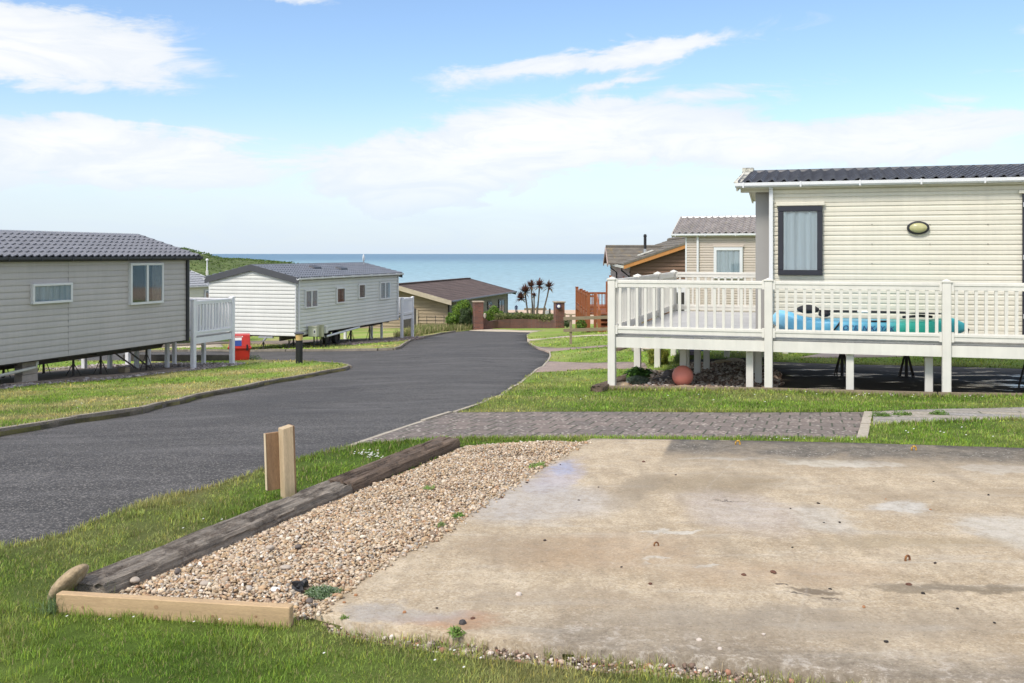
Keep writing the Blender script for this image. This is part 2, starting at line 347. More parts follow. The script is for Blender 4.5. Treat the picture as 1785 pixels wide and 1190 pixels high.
KERB_L = [(609, 639), (603, 642), (579, 646), (532, 655), (461, 667), (402, 679), (340, 691), (248, 714), (133, 730), (70, 741), (0, 752), (-150, 779), (-420, 828)]
wR = gp(ROAD_R); wN = gp(ROAD_NEAR); wL = gp(ROAD_L); wS = gp(SIDE_N); wK = gp(KERB_L)
P = {}
P['road'] = wN+wR+gp(ROAD_TOP)+wL+wS+wK[1:]
P['concrete_pad'] = gp([(547, 1079), (601, 1035), (673, 988), (753, 948), (825, 897), (897, 850), (952, 814), (1023, 774), (1032, 770), (1200, 772), (1500, 778), (1785, 787), (2250, 800), (2900, 1300), (1446, 1190), (1304, 1166), (1182, 1154), (1100, 1150), (1000, 1141), (934, 1136), (800, 1116), (645, 1103)])
P['gravel_bed'] = gp([(190, 1040), (300, 1060), (420, 1064), (520, 1080), (547, 1079), (601, 1035), (673, 988), (753, 948), (825, 897), (897, 850), (952, 814), (1023, 774), (960, 771), (880, 774), (812, 779), (700, 828), (560, 884), (400, 953), (280, 1003)])
P['edge_rubble'] = gp([(560, 1083), (645, 1103), (800, 1116), (934, 1136), (1100, 1150), (1182, 1154), (1304, 1166), (1446, 1190), (1700, 1240), (1690, 1262), (1400, 1212), (1240, 1185), (1050, 1172), (880, 1152), (760, 1138), (640, 1118), (575, 1103)])
P['paved_drive'] = gp([(613, 777), (789, 718.5), (1100, 717.5), (1521, 717.8), (1512, 765.5), (1300, 764.5), (1025, 763), (766, 765.5)])
P['slab_path'] = gp([(1522, 719), (1785, 711), (2300, 697), (2300, 716), (1785, 730), (1522, 741)])
P['brick_path'] = gp([(928, 649), (945, 638), (954.5, 629), (1040, 632), (1124, 632), (1130, 642), (1040, 642)])
P['far_brick_path'] = gp([(932, 603.5), (1056, 601), (1140, 600), (1140, 604), (1056, 604), (1016, 607), (957, 613)])
P['pale_path_edge'] = gp([(919, 592), (980, 586.2), (1056, 583), (1120, 581.5), (1120, 583.2), (1056, 585), (980, 588.4), (920, 594.6)])
P['garden_bed'] = [rd(-.1, -.02), rd(2.3, -.02), rd(2.6, 1.2), rd(2.5, 2.6), rd(1.9, 4.7), rd(.55, 4.7), rd(.1, 2.2)]
P['caravan_base'] = [rd(2.3, -.02), rd(13, -.02), rd(13, 5.0), rd(2.0, 4.9), rd(2.5, 2.6), rd(2.6, 1.2)]
P['pink_paving'] = gp([(1395, 623), (1452, 612), (1558, 611), (1575, 622)])
P['left_base'] = [lf(-6, .02), lf(9.9, .02), lf(9.9, 3.9), lf(-6, 3.9)]
P['left_gravel'] = [lf(-6, -.62), lf(9.6, -.55), lf(11.3, -.55), lf(12.3, -.1), lf(12.3, 5), lf(9.9, 5), lf(9.9, .02), lf(-6, .02)]
P['middle_base'] = gp([(385, 596), (430, 599), (515, 601), (545, 598.5)])+[mf(3, -.35), mf(10, -.3), mf(10, 8), mf(0, 8)]
P['middle_gravel'] = gp([(530, 601)])+[mf(3, -1.0), mf(10.6, -.9), mf(12.3, -.35), mf(12.3, 1), mf(10, 2), mf(10, -.3)]
P['pale_path'] = gp([(100, 606), (330, 606), (390, 605), (385, 599.5), (330, 598), (100, 597)])
P['gate_apron'] = gp([(834.6, 572.2), (949, 574.6), (925, 577.6), (850, 575.8), (818, 574.6)])
ORDER = ['concrete_pad', 'gravel_bed', 'edge_rubble', 'paved_drive', 'slab_path', 'brick_path', 'far_brick_path', 'pale_path_edge', 'garden_bed', 'caravan_base', 'pink_paving', 'left_base', 'middle_base', 'left_gravel', 'middle_gravel', 'pale_path', 'gate_apron', 'road']
ZOFF = dict(concrete_pad=.03, gravel_bed=-.015, edge_rubble=-.035, paved_drive=.0, slab_path=.012, brick_path=0, far_brick_path=0, pale_path_edge=.02, garden_bed=0, caravan_base=.0, pink_paving=.01, left_base=.05, middle_base=.05, left_gravel=0, middle_gravel=0, pale_path=.01, gate_apron=-.035, road=-.05)
def pip(poly, X, Y):
    X = np.asarray(X, float); Y = np.asarray(Y, float); r = np.zeros(X.shape, bool); n = len(poly)
    for i in range(n):
        x1, y1 = poly[i]; x2, y2 = poly[(i+1) % n]
        c = ((y1 > Y) != (y2 > Y)) & (X < (x2-x1)*(Y-y1)/((y2-y1) if y2 != y1 else 1e-12)+x1); r ^= c
    return r
def classify(X, Y):
    c = np.full(np.shape(X), -1)
    for i, k in enumerate(ORDER): c[(c < 0) & pip(P[k], X, Y)] = i
    return c
# value noise
def vn(x, y, seed=0):
    xi = np.floor(x).astype(np.int64); yi = np.floor(y).astype(np.int64); fx = x-xi; fy = y-yi
    def h(a, b):
        n = (a*374761393+b*668265263+seed*1442695041) & 0xffffffff; n = ((n ^ (n >> 13))*1274126177) & 0xffffffff
        return ((n ^ (n >> 16)) & 0xffff)/65535.
    u = fx*fx*(3-2*fx); v = fy*fy*(3-2*fy)
    return (h(xi, yi)*(1-u)+h(xi+1, yi)*u)*(1-v)+(h(xi, yi+1)*(1-u)+h(xi+1, yi+1)*u)*v
def fbm(x, y, seed=0, o=4): return sum(vn(x*2**i, y*2**i, seed+i)*.5**i for i in range(o))/sum(.5**i for i in range(o))
kx = np.array(wK)
def seg_dist(X, Y, line):
    d = np.full(np.shape(X), 1e9)
    for (x1, y1), (x2, y2) in zip(line[:-1], line[1:]):
        L = (x2-x1)**2+(y2-y1)**2; t_ = np.clip(((X-x1)*(x2-x1)+(Y-y1)*(y2-y1))/max(L, 1e-9), 0, 1)
        d = np.minimum(d, np.hypot(X-x1-t_*(x2-x1), Y-y1-t_*(y2-y1)))
    return d
def dryness(X, Y):
    n = fbm(X*.9+20, Y*.9+7, 3, 5)
    left = np.clip((-X-1.5)/2, 0, 1)*np.clip((Y-8.5)/2, 0, 1)
    far = np.clip((Y-24)/8, 0, 1)
    k = np.exp(-seg_dist(X, Y, wK)/.5)*.5+np.exp(-seg_dist(X, Y, wL)/.9)*.35+np.exp(-seg_dist(X, Y, wN)/.10)*.35+np.exp(-seg_dist(X, Y, P['edge_rubble'])/.16)*.5+np.exp(-seg_dist(X, Y, wR)/.25)*.25
    k += np.exp(-seg_dist(X, Y, P['paved_drive'])/.18)*.22*(Y > 9.5)
    return np.clip((n-.47)*(1.3+1.8*left)+.06+.15*left+.06*far+k, 0, 1)
GREEN = np.array([.118, .205, .028]); GREEN2 = np.array([.205, .315, .05]); STRAW = np.array([.44, .37, .18])
def lawn_col(X, Y):
    d_ = dryness(X, Y)[:, None]; g = fbm(X*1.6, Y*1.6, 11, 4)[:, None]; g = np.clip((g-.3)*2.2, 0, 1)
    base_ = GREEN*(1-g)+GREEN2*g
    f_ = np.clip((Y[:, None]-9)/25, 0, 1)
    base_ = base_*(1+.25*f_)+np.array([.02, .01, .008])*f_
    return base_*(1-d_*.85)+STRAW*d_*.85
# one planar partition of the ground
def dens(line, step_far=1.0):
    o = []
    for a, b in zip(line, line[1:]+line[:1]):
        L = math.hypot(b[0]-a[0], b[1]-a[1]); st = max(.05 if a[1] < 9 and abs(a[0]) < 8 else .25, .03*abs(a[1]) if a[1] > 9 else 0); n = max(1, int(L/st))
        for i in range(n):
            x_, y_ = a[0]+(b[0]-a[0])*i/n, a[1]+(b[1]-a[1])*i/n
            if y_ < 8.15 and abs(x_) < 8:
                jx, jy = fbm(np.array([x_*9.]), np.array([y_*9.]), 61, 3)[0]-.5, fbm(np.array([x_*9.]), np.array([y_*9.]), 67, 3)[0]-.5; x_ += jx*.035; y_ += jy*.035
            o.append((x_, y_))
    return o
vs, es = [], []
for k in ORDER:
    l = dens(P[k]); o = len(vs); vs += l; es += [(o+i, o+(i+1) % len(l)) for i in range(len(l))]
ys = 2.2*1.03**np.arange(0, 162); ys = ys[ys < 262]
for i, yy in enumerate(ys):
    for q in np.arange(-1.0, 1.0001, .028): vs.append(((q+(i % 2)*.014)*yy, yy))
for yy in np.concatenate([np.arange(-12, 2, 1.0), np.arange(5, 265, 6.)]):
    for xx in np.arange(-150, 151, 3. if yy < 3 else 6.):
        if yy < 2 or abs(xx) > 1.03*yy: vs.append((float(xx), float(yy)))
vs += [(-180, -14), (180, -14), (180, 270), (-180, 270)]
rv, re, rf, *_ = delaunay_2d_cdt([Vector(v) for v in vs], es, [], 0, 1e-5, False)
VX = np.array([(v.x, v.y) for v in rv]); TF = np.array([list(f) for f in rf if len(f) == 3])
cen = VX[TF].mean(1); cls = classify(cen[:, 0], cen[:, 1])
VZ = T(VX[:, 0], VX[:, 1])
def ground_piece(name, ci, off, mat, kind_='structure', depth=.22):
    f = TF[cls == ci]; used, inv = np.unique(f, return_inverse=True); f2 = inv.reshape(f.shape)
    a = VX[f[:, 1]]-VX[f[:, 0]]; b = VX[f[:, 2]]-VX[f[:, 0]]; flip = (a[:, 0]*b[:, 1]-a[:, 1]*b[:, 0]) < 0; f2[flip] = f2[flip][:, ::-1]
    V = np.column_stack([VX[used], VZ[used]+off]); n = len(V)
    ed = {}
    for tri in f2:
        for i in range(3): e = (tri[i], tri[(i+1) % 3]); ed[e] = 1
    bd = np.array([e for e in ed if (e[1], e[0]) not in ed])
    V2 = np.concatenate([V, V-np.array([0, 0, depth])]); q = np.column_stack([bd[:, 1], bd[:, 0], bd[:, 0]+n, bd[:, 1]+n])
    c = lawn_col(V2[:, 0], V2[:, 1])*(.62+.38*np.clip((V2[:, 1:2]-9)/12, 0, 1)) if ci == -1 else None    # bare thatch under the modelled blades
    o = npmesh(name, V2, [f2, q], mat, c); o['kind'] = kind_; return o

# ------------------------------------------------ ground materials
def gm(name):
    m = bpy.data.materials.new(name); m.use_nodes = True; t = NT(m.node_tree); b = t.n['Principled BSDF']
    return m, t, b, t.new('ShaderNodeTexCoord').outputs['Object']
m, t, b, c = gm('lawn'); a = t.new('ShaderNodeAttribute'); a.attribute_name = 'col'
k = t.m('ADD', .42, t.m('MULTIPLY', t.noise(t.map(c, scale=(1, 1, .2)), 30, 6, .85), 1.0))
k = t.m('MULTIPLY', k, t.m('ADD', .8, t.m('MULTIPLY', t.noise(c, 5, 4, .65), .4)))
col = t.mix(1.0, a.outputs['Color'], t.comb(k, k, k), 'MULTIPLY')
yy = t.xyz(c)[1]
beach = t.rng(t.m('ADD', yy, t.m('MULTIPLY', t.noise(c, .1, 3), 30)), 112, 122)
sand = t.mix(t.noise(t.map(c, scale=(1, 3, 1)), .25, 5, .7), (.46, .33, .235), (.60, .47, .36))
col = t.mix(beach, col, sand)
t.l.new(col, b.inputs['Base Color']); b.inputs['Roughness'].default_value = .9; b.inputs['Specular IOR Level'].default_value = .15
t.l.new(t.bump(t.noise(c, 60, 4, .8), .9, .03), b.inputs['Normal']); M['lawn'] = m
m, t, b, c = gm('asphalt')
sp = t.vor(c, 95, 'Color'); spx = t.xyz(sp)[0]
v = t.rng(t.noise(c, .9, 6, .7, .5), .3, .7, 0, 1, False); v2 = t.noise(t.map(c, rot=(0, 0, .3), scale=(.5, 2.2, 1)), 1.1, 5, .65)
col = t.mix(v, (.043, .041, .040), (.074, .070, .067))
col = t.mix(t.rng(v2, .42, .68), col, (.098, .093, .091))
col = t.mix(t.m('MULTIPLY', t.rng(spx, .72, .95), .62), col, (.25, .235, .22))
col = t.mix(t.m('MULTIPLY', t.rng(spx, .38, .1), .65), col, (.02, .02, .022))
fine = t.noise(c, 34, 4, .8); kk = t.m('ADD', .45, t.m('MULTIPLY', fine, 1.1)); col = t.mix(1.0, col, t.comb(kk, kk, kk), 'MULTIPLY')
cr = t.vor(t.map(c, scale=(.16, .42, 1)), 1.0, 'Distance', 'DISTANCE_TO_EDGE')
crw = t.m('ADD', cr, t.m('MULTIPLY', t.m('SUBTRACT', t.noise(c, 1.5, 4), .5), .08))
col = t.mix(t.m('MULTIPLY', t.m('MULTIPLY', t.rng(crw, .008, .0), t.rng(t.noise(c, .3, 2), .5, .6)), .6), col, (.02, .02, .02))
for (p, q, w_) in [((640, 617), (968-20, 609), .05), ((800, 626), (925, 622), .05), ((690, 610), (780, 614), .04), ((560, 672), (700, 664), .035)]:
    a0 = G(*p); b0 = G(*q); L3 = math.hypot(b0.x-a0.x, b0.y-a0.y); ux, uy = (b0.x-a0.x)/L3, (b0.y-a0.y)/L3
    cx, cy, _ = t.xyz(c); wob = t.m('MULTIPLY', t.m('SUBTRACT', t.noise(c, 1.6, 5, .7), .5), .7)
    al = t.m('ADD', t.m('MULTIPLY', t.m('SUBTRACT', cx, a0.x), ux), t.m('MULTIPLY', t.m('SUBTRACT', cy, a0.y), uy)); pe = t.m('ABSOLUTE', t.m('ADD', wob, t.m('ADD', t.m('MULTIPLY', t.m('SUBTRACT', cx, a0.x), -uy), t.m('MULTIPLY', t.m('SUBTRACT', cy, a0.y), ux))))
    col = t.mix(t.m('MULTIPLY', t.m('MULTIPLY', t.rng(pe, w_, 0), t.m('MULTIPLY', t.rng(al, 0, .5), t.rng(al, L3, L3-.5))), .8), col, (.018, .017, .017))
edge_n = t.rng(t.noise(c, .45, 4, .6), .5, .62); col = t.mix(t.m('MULTIPLY', edge_n, .35), col, (.035, .033, .034))
t.l.new(col, b.inputs['Base Color']); b.inputs['Roughness'].default_value = .8; b.inputs['Specular IOR Level'].default_value = .35
t.l.new(t.bump(spx, .6, .006, t.bump(fine, .4, .02)), b.inputs['Normal']); M['asphalt'] = m
# concrete of the empty pitch, stains placed where they lie
m, t, b, c = gm('old_concrete')
cx, cy, cz = t.xyz(c)
nz = t.rng(t.noise(c, 1.9, 7, .7, .4), .28, .72, 0, 1, False); nf = t.rng(t.noise(c, 13, 8, .8), .25, .75, 0, 1, False); ng = t.noise(c, 40, 4, .85); nl = t.noise(t.map(c, rot=(0, 0, .35), scale=(5, .9, 1)), 1.2, 5, .65, .3)
nx = t.noise(t.map(c, rot=(0, 0, -.12), scale=(.9, 6, 1)), 1.3, 5, .6, .2)
wx = t.m('ADD', cx, t.m('MULTIPLY', t.m('SUBTRACT', t.noise(c, 2.2, 5, .7), .5), .55)); wy = t.m('ADD', cy, t.m('MULTIPLY', t.m('SUBTRACT', t.noise(t.map(c, (5, 3, 1)), 2.2, 5, .7), .5), .55))
def ell(px, py, rx, ry, rot=0, soft=.5, wob=True):
    g = G(px, py); dx = t.m('SUBTRACT', wx if wob else cx, g.x); dy = t.m('SUBTRACT', wy if wob else cy, g.y)
    a1 = t.m('ADD', t.m('MULTIPLY', dx, cos(rot)/rx), t.m('MULTIPLY', dy, sin(rot)/rx)); a2 = t.m('ADD', t.m('MULTIPLY', dx, -sin(rot)/ry), t.m('MULTIPLY', dy, cos(rot)/ry))
    return t.rng(t.m('ADD', t.m('MULTIPLY', a1, a1), t.m('MULTIPLY', a2, a2)), 1+soft, max(0, 1-soft))
col = t.mix(nz, (.33, .25, .155), (.55, .46, .335))
grit = t.xyz(t.vor(c, 105, 'Color'))[0]; col = t.mix(t.m('MULTIPLY', t.rng(grit, .6, .95), .33), col, (.64, .57, .46)); col = t.mix(t.m('MULTIPLY', t.rng(grit, .35, .05), .38), col, (.19, .145, .10))
col = t.mix(t.m('MULTIPLY', t.rng(nl, .42, .72), .5), col, (.27, .215, .15))
col = t.mix(t.m('MULTIPLY', t.rng(nx, .5, .75), .5), col, (.47, .43, .37))
for (px, py, rx, ry, rot, cc, amt, soft) in [
    (970, 835, .16, .55, -.3, (.33, .33, .44), .5, .9), (985, 822, .07, .26, -.3, (.27, .32, .48), .55, .9), (930, 880, .5, .5, 0, (.40, .39, .39), .6, .8),
    (1290, 900, .35, .5, .2, (.36, .34, .36), .4, .9), (1060, 970, .5, .3, .2, (.34, .235, .145), .5, .95), (1350, 1010, .55, .2, .1, (.34, .24, .15), .45, .95),
    (780, 1095, .22, .10, -.2, (.37, .215, .125), .8, .9), (700, 1080, .3, .12, -.25, (.34, .32, .30), .7, .7),
    (1160, 935, .16, .035, .1, (.55, .53, .48), .7, .7), (1130, 983, .07, .04, 0, (.55, .53, .48), .6, .7), (1245, 1001, .08, .03, 0, (.55, .54, .50), .6, .7),
    (1570, 890, .2, .15, .1, (.50, .49, .46), .7, .6), (1440, 915, .16, .3, .1, (.50, .49, .46), .45, .8), (1780, 935, .3, .4, 0, (.47, .46, .43), .6, .5),
    (1450, 815, .38, .13, .0, (.54, .50, .42), .85, .35), (1520, 817, .25, .1, 0, (.58, .54, .47), .7, .4), (1270, 806, .35, .06, 0, (.50, .47, .41), .7, .5), (1740, 825, .3, .15, 0, (.50, .46, .40), .7, .4),
    (1700, 1035, .5, .06, -.1, (.15, .12, .08), .8, .9), (1420, 1042, .13, .03, 0, (.12, .09, .06), .8, .8), (1390, 1050, .05, .015, 0, (.06, .05, .04), .9, .6), (1360, 1035, .05, .015, 0, (.08, .06, .045), .9, .6), (1440, 1055, .07, .012, 0, (.08, .06, .045), .9, .6),
    (1290, 884, .12, .012, 0, (.07, .055, .045), .9, .6), (1240, 850, .55, .32, .2, (.21, .165, .105), .6, .9), (1110, 860, .12, .5, -.4, (.22, .18, .13), .55, .9), (880, 960, .3, .25, 0, (.25, .185, .12), .5, .9), (1000, 1060, .6, .12, 0, (.25, .20, .145), .4, .9), (1650, 870, .7, .2, 0, (.27, .21, .14), .4, .9), (1600, 955, .5, .12, 0, (.30, .24, .15), .5, .9), (1430, 1100, .8, .16, .05, (.25, .21, .16), .55, .9), (1200, 1085, .6, .12, .05, (.24, .21, .17), .5, .9)]:
    col = t.mix(t.m('MULTIPLY', ell(px, py, rx, ry, rot, soft), t.m('MULTIPLY', t.rng(nf, .2, .6, .55, 1), amt)), col, cc)
# lichen-darkened strip along the far edge and grime along the near edge
fa = G(1175, 786); fb = G(1785, 800); L_ = math.hypot(fb.x-fa.x, fb.y-fa.y); nxv, nyv = -(fb.y-fa.y)/L_, (fb.x-fa.x)/L_
dist = t.m('ADD', t.m('MULTIPLY', t.m('SUBTRACT', t.m('ADD', cx, t.m('MULTIPLY', t.m('SUBTRACT', nf, .5), .22)), fa.x), nxv), t.m('MULTIPLY', t.m('SUBTRACT', t.m('ADD', cy, t.m('MULTIPLY', t.m('SUBTRACT', nz, .5), .35)), fa.y), nyv))
ga = G(1170, 772); gb = G(1130, 850); sx = t.m('SUBTRACT', t.m('SUBTRACT', cx, ga.x), t.m('MULTIPLY', t.m('SUBTRACT', cy, ga.y), (gb.x-ga.x)/(gb.y-ga.y)))
side = t.rng(sx, -.02, .03)
dark = t.m('MULTIPLY', t.rng(dist, -.52, -.02), side); dark2 = t.m('MULTIPLY', t.rng(dist, -1.0, -.25), side)
col = t.mix(t.m('MULTIPLY', dark2, .45), col, (.20, .165, .12))
col = t.mix(t.m('MULTIPLY', dark, t.rng(nz, .0, .7, .55, 1)), col, t.mix(nf, (.06, .053, .045), (.22, .195, .16)))
lich = t.rng(t.vor(t.map(c, scale=(1, 1.1, 1)), 26, 'Distance', rand=1.0), .26, .10)
col = t.mix(t.m('MULTIPLY', t.m('MULTIPLY', dark, lich), t.rng(nz, .4, .62)), col, (.46, .43, .37))
na = G(644, 1103); nb = G(1304, 1166); L2 = math.hypot(nb.x-na.x, nb.y-na.y); mx_, my_ = -(nb.y-na.y)/L2, (nb.x-na.x)/L2
dn = t.m('ADD', t.m('MULTIPLY', t.m('SUBTRACT', wx, na.x), mx_), t.m('MULTIPLY', t.m('SUBTRACT', wy, na.y), my_))
ne = t.m('MULTIPLY', t.rng(dn, .42, .0), t.rng(cx, -.25, .35)); col = t.mix(t.m('MULTIPLY', ne, .6), col, t.mix(nf, (.07, .06, .05), (.19, .17, .145)))
col = t.mix(t.m('MULTIPLY', t.m('MULTIPLY', ne, t.rng(nf, .55, .7)), .6), col, (.42, .38, .33))
# casting joints: faint lines across the slab
for (p, q) in [((1395, 830), (1290, 900)), ((1480, 800), (1440, 930)), ((1290, 800), (1190, 900)), ((1090, 800), (900, 930))]:
    a0 = G(*p); b0 = G(*q); L3 = math.hypot(b0.x-a0.x, b0.y-a0.y); u_, v_ = -(b0.y-a0.y)/L3, (b0.x-a0.x)/L3
    dd = t.m('ABSOLUTE', t.m('ADD', t.m('MULTIPLY', t.m('SUBTRACT', cx, a0.x), u_), t.m('MULTIPLY', t.m('SUBTRACT', cy, a0.y), v_)))
    col = t.mix(t.m('MULTIPLY', t.rng(dd, .012, .0), t.m('MULTIPLY', t.rng(nz, .45, .6), .16)), col, (.50, .47, .42))
pit = t.rng(ng, .58, .70); col = t.mix(t.m('MULTIPLY', pit, .6), col, (.13, .10, .08)); col = t.mix(t.m('MULTIPLY', t.rng(ng, .42, .3), .5), col, (.60, .54, .45))
dk_ = t.rng(t.vor(c, 30, 'Distance'), .10, .04); col = t.mix(t.m('MULTIPLY', t.m('MULTIPLY', dk_, t.rng(t.noise(c, 3, 4), .5, .62)), .7), col, (.10, .075, .06))
kk = t.m('ADD', .70, t.m('MULTIPLY', nf, .50)); col = t.mix(1.0, col, t.comb(kk, kk, kk), 'MULTIPLY')
t.l.new(col, b.inputs['Base Color']); b.inputs['Roughness'].default_value = .85; b.inputs['Specular IOR Level'].default_value = .3
t.l.new(t.bump(nf, .35, .02, t.bump(ng, .35, .004)), b.inputs['Normal']); M['concrete'] = m
def paver(name, c1, c2, mort, rot, w=.2, h=.1, lichen=.5, msz=.006):
    m, t, b, c = gm(name); v = t.map(c, rot=(0, 0, rot))
    n = t.new('ShaderNodeTexBrick'); t.l.new(v, n.inputs['Vector']); n.inputs['Scale'].default_value = 1; n.inputs['Brick Width'].default_value = w; n.inputs['Row Height'].default_value = h
    n.inputs['Mortar Size'].default_value = msz; n.inputs['Mortar Smooth'].default_value = .3; n.inputs['Color1'].default_value = (*c1, 1); n.inputs['Color2'].default_value = (*c2, 1); n.inputs['Mortar'].default_value = (*mort, 1)
    nf = t.noise(c, 25, 5, .7); kk = t.m('ADD', .25, t.m('MULTIPLY', nf, 1.5)); col = t.mix(1.0, n.outputs['Color'], t.comb(kk, kk, kk), 'MULTIPLY')
    l = t.m('MULTIPLY', t.rng(t.vor(c, 17, 'Distance'), .34, .14), t.rng(t.noise(c, 2.3, 5, .7), .36, .56)); col = t.mix(t.m('MULTIPLY', l, lichen), col, (.58, .53, .47))
    t.l.new(col, b.inputs['Base Color']); b.inputs['Roughness'].default_value = .88
    t.l.new(t.bump(n.outputs['Fac'], -.7, .012, t.bump(nf, .4, .008)), b.inputs['Normal']); return m
M['pavers'] = paver('block_paving', (.19, .15, .13), (.13, .108, .095), (.045, .05, .03), R(17), .21, .21*1.55, .75, .011)
M['pavers2'] = paver('small_block_paving', (.33, .25, .21), (.24, .185, .16), (.12, .10, .08), R(30), .2, .1, .25)
M['slabs'] = paver('paving_slabs', (.31, .27, .21), (.23, .22, .21), (.07, .08, .04), R(17), .9, .30, .9, .012)
M['gravel_base'] = pm('gravel_ground', (.25, .19, .14), .95, .2, 6, fine=.45, bscale=45, bump=.8, blot=[((.40, .34, .27), 30, .5, .62, .7), ((.08, .06, .05), 26, .56, .68, .7)])
M['gravel_far'] = pm('far_gravel_ground', (.20, .165, .145), .95, .2, 3, fine=.5, bscale=22, bump=.8, blot=[((.40, .36, .32), 16, .52, .62, .7), ((.05, .04, .035), 14, .56, .66, .7)])
M['old_base'] = pm('old_concrete_base', (.20, .16, .125), .9, .2, 1.5, fine=.25, bscale=25, bump=.4, blot=[((.10, .085, .07), 1.5, .45, .7, .7)])
M['pale_concrete'] = pm('pale_concrete', (.46, .40, .31), .9, .15, 1.5, fine=.2, bscale=25, bump=.3)
M['pink_slab'] = pm('pink_slab', (.40, .33, .29), .9, .12, 1.5, fine=.15, bscale=25)
M['kerb_pale'] = pm('pale_kerb', (.36,.32,.26), .9, .2, 3, fine=.25, bscale=30, bump=.4)
M['kerb'] = pm('kerb_concrete', (.235, .205, .165), .9, .22, 3, fine=.3, bscale=40, bump=.5, blot=[((.10, .09, .07), 5, .48, .7, .6)])
m, t, b, c = gm('damp_shaded_base'); nz = t.noise(t.map(c, scale=(.5, 1.4, 1)), 2.2, 5, .65)
col = t.mix(nz, (.018, .016, .013), (.045, .038, .03)); t.l.new(col, b.inputs['Base Color'])  # damp pad; shade beneath the deck is put into its dark colours too
t.l.new(t.rng(nz, .56, .62, .8, .2), b.inputs['Roughness']); t.l.new(t.bump(t.noise(c, 30, 4, .7), .2, .01), b.inputs['Normal']); M['damp_shaded'] = m
names = dict(concrete_pad='concrete', gravel_bed='gravel_base', edge_rubble='gravel_base', paved_drive='pavers', slab_path='slabs', brick_path='pavers2', far_brick_path='pavers2', pale_path_edge='pale_concrete', garden_bed='gravel_base', caravan_base='damp_shaded', pink_paving='pink_slab', left_base='old_base', middle_base='old_base', left_gravel='gravel_far', middle_gravel='gravel_far', pale_path='pale_concrete', gate_apron='pale_concrete', road='asphalt')
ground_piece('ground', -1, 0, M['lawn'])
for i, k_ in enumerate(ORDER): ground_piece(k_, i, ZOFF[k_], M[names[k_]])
# ------------------------------------------------ kerbs: precast edging laid piece by piece
def kerb(name, line, w=.05, h=.035, piece=.9, gap=.012, side=1, jit=.006, mat='kerb'):
    mb = MB(); pts = [Vector((p[0], p[1])) for p in line]; acc = []
    for a, b_ in zip(pts[:-1], pts[1:]):
        L = (b_-a).length; n = max(1, round(L/piece)) if L > piece*.7 else 1
        for i in range(n): acc.append((a+(b_-a)*(i/n), a+(b_-a)*((i+1)/n)))
    for (a, b_) in acc:
        d_ = (b_-a); L = d_.length
        if L < .01: continue
        d_.normalize(); nn = Vector((-d_.y, d_.x))*side; a2 = a+d_*min(gap/2, L*.1); b2 = b_-d_*min(gap/2, L*.1); jz = random.uniform(-jit, jit)
        q = [a2, b2, b2+nn*w, a2+nn*w]; zt = [Tz(*p)+h+jz for p in q]
        mb.add([(p.x, p.y, z_) for p, z_ in zip(q, zt)]+[(p.x, p.y, z_-.22) for p, z_ in zip(q, zt)], [(0,1,2,3),(7,6,5,4),(0,4,5,1),(1,5,6,2),(2,6,7,3),(3,7,4,0)])
    o = mb.build(name, M[mat]); o['kind'] = 'structure'; return o
kerb('kerb', wK, .10, .035, side=-1)
kerb('kerb', wS, .06, .012, side=1)
kerb('kerb', wL, .09, .03, side=1)
kerb('kerb', wR, .045, .008, side=-1, mat='kerb_pale')
kerb('kerb', wN[-7:], .045, -.004, side=-1)
kerb('kerb', [wN[-1], wR[0]], .05, .006, side=1, mat='kerb_pale')
kerb('kerb', gp([(1512, 765.5), (1521.5, 717.8)]), .09, .012, side=1, mat='kerb_pale', piece=.6)

# ------------------------------------------------ sea
m, t, b, c = gm('sea_water'); sx_, sy_, _ = t.xyz(c)
lg = t.m('LOGARITHM', sy_, 10.0)          # bands lie across the bay
bands = t.noise(t.comb(t.m('MULTIPLY', sx_, .0006), t.m('MULTIPLY', lg, 9), 0), 1.6, 4, .6, .3)
deep = t.rng(t.m('ADD', lg, t.m('MULTIPLY', t.m('SUBTRACT', bands, .5), .25)), 2.95, 3.4)
col = t.mix(t.rng(lg, 2.3, 3.0), (.29, .41, .455), (.20, .335, .39)); col = t.mix(deep, col, (.095, .185, .27))
rip = t.rng(t.noise(t.comb(t.m('MULTIPLY', t.m('DIVIDE', sx_, sy_), 110), t.m('MULTIPLY', lg, 70), 0), 1.0, 5, .75), .3, .7, 0, 1, False)
rip2 = t.noise(t.map(c, scale=(.25, 1, 1)), .35, 5, .7)
kk = t.m('ADD', .66, t.m('MULTIPLY', t.m('ADD', rip, t.m('MULTIPLY', rip2, .6)), .40)); col = t.mix(1.0, col, t.comb(kk, kk, kk), 'MULTIPLY')
foam = t.rng(t.noise(t.map(c, scale=(.06, .35, 1)), .6, 4, .75), .74, .80); col = t.mix(t.m('MULTIPLY', foam, .35), col, (.7, .75, .76))
t.l.new(col, b.inputs['Base Color']); b.inputs['Roughness'].default_value = .45; b.inputs['Specular IOR Level'].default_value = .18
t.l.new(t.bump(rip2, .6, .3), b.inputs['Normal'])
sv = [(-40000, -14.0*0+195, -11.38), (40000, 195, -11.38), (40000, 50000, -11.38), (-40000, 50000, -11.38), (-3000, 120, -11.38), (3000, 120, -11.38)]
o = MB().add([(-3000, 150, -11.38), (3000, 150, -11.38), (40000, 50000, -11.38), (-40000, 50000, -11.38)], [(0, 1, 2, 3)]).build('sea', m); o['kind'] = 'structure'
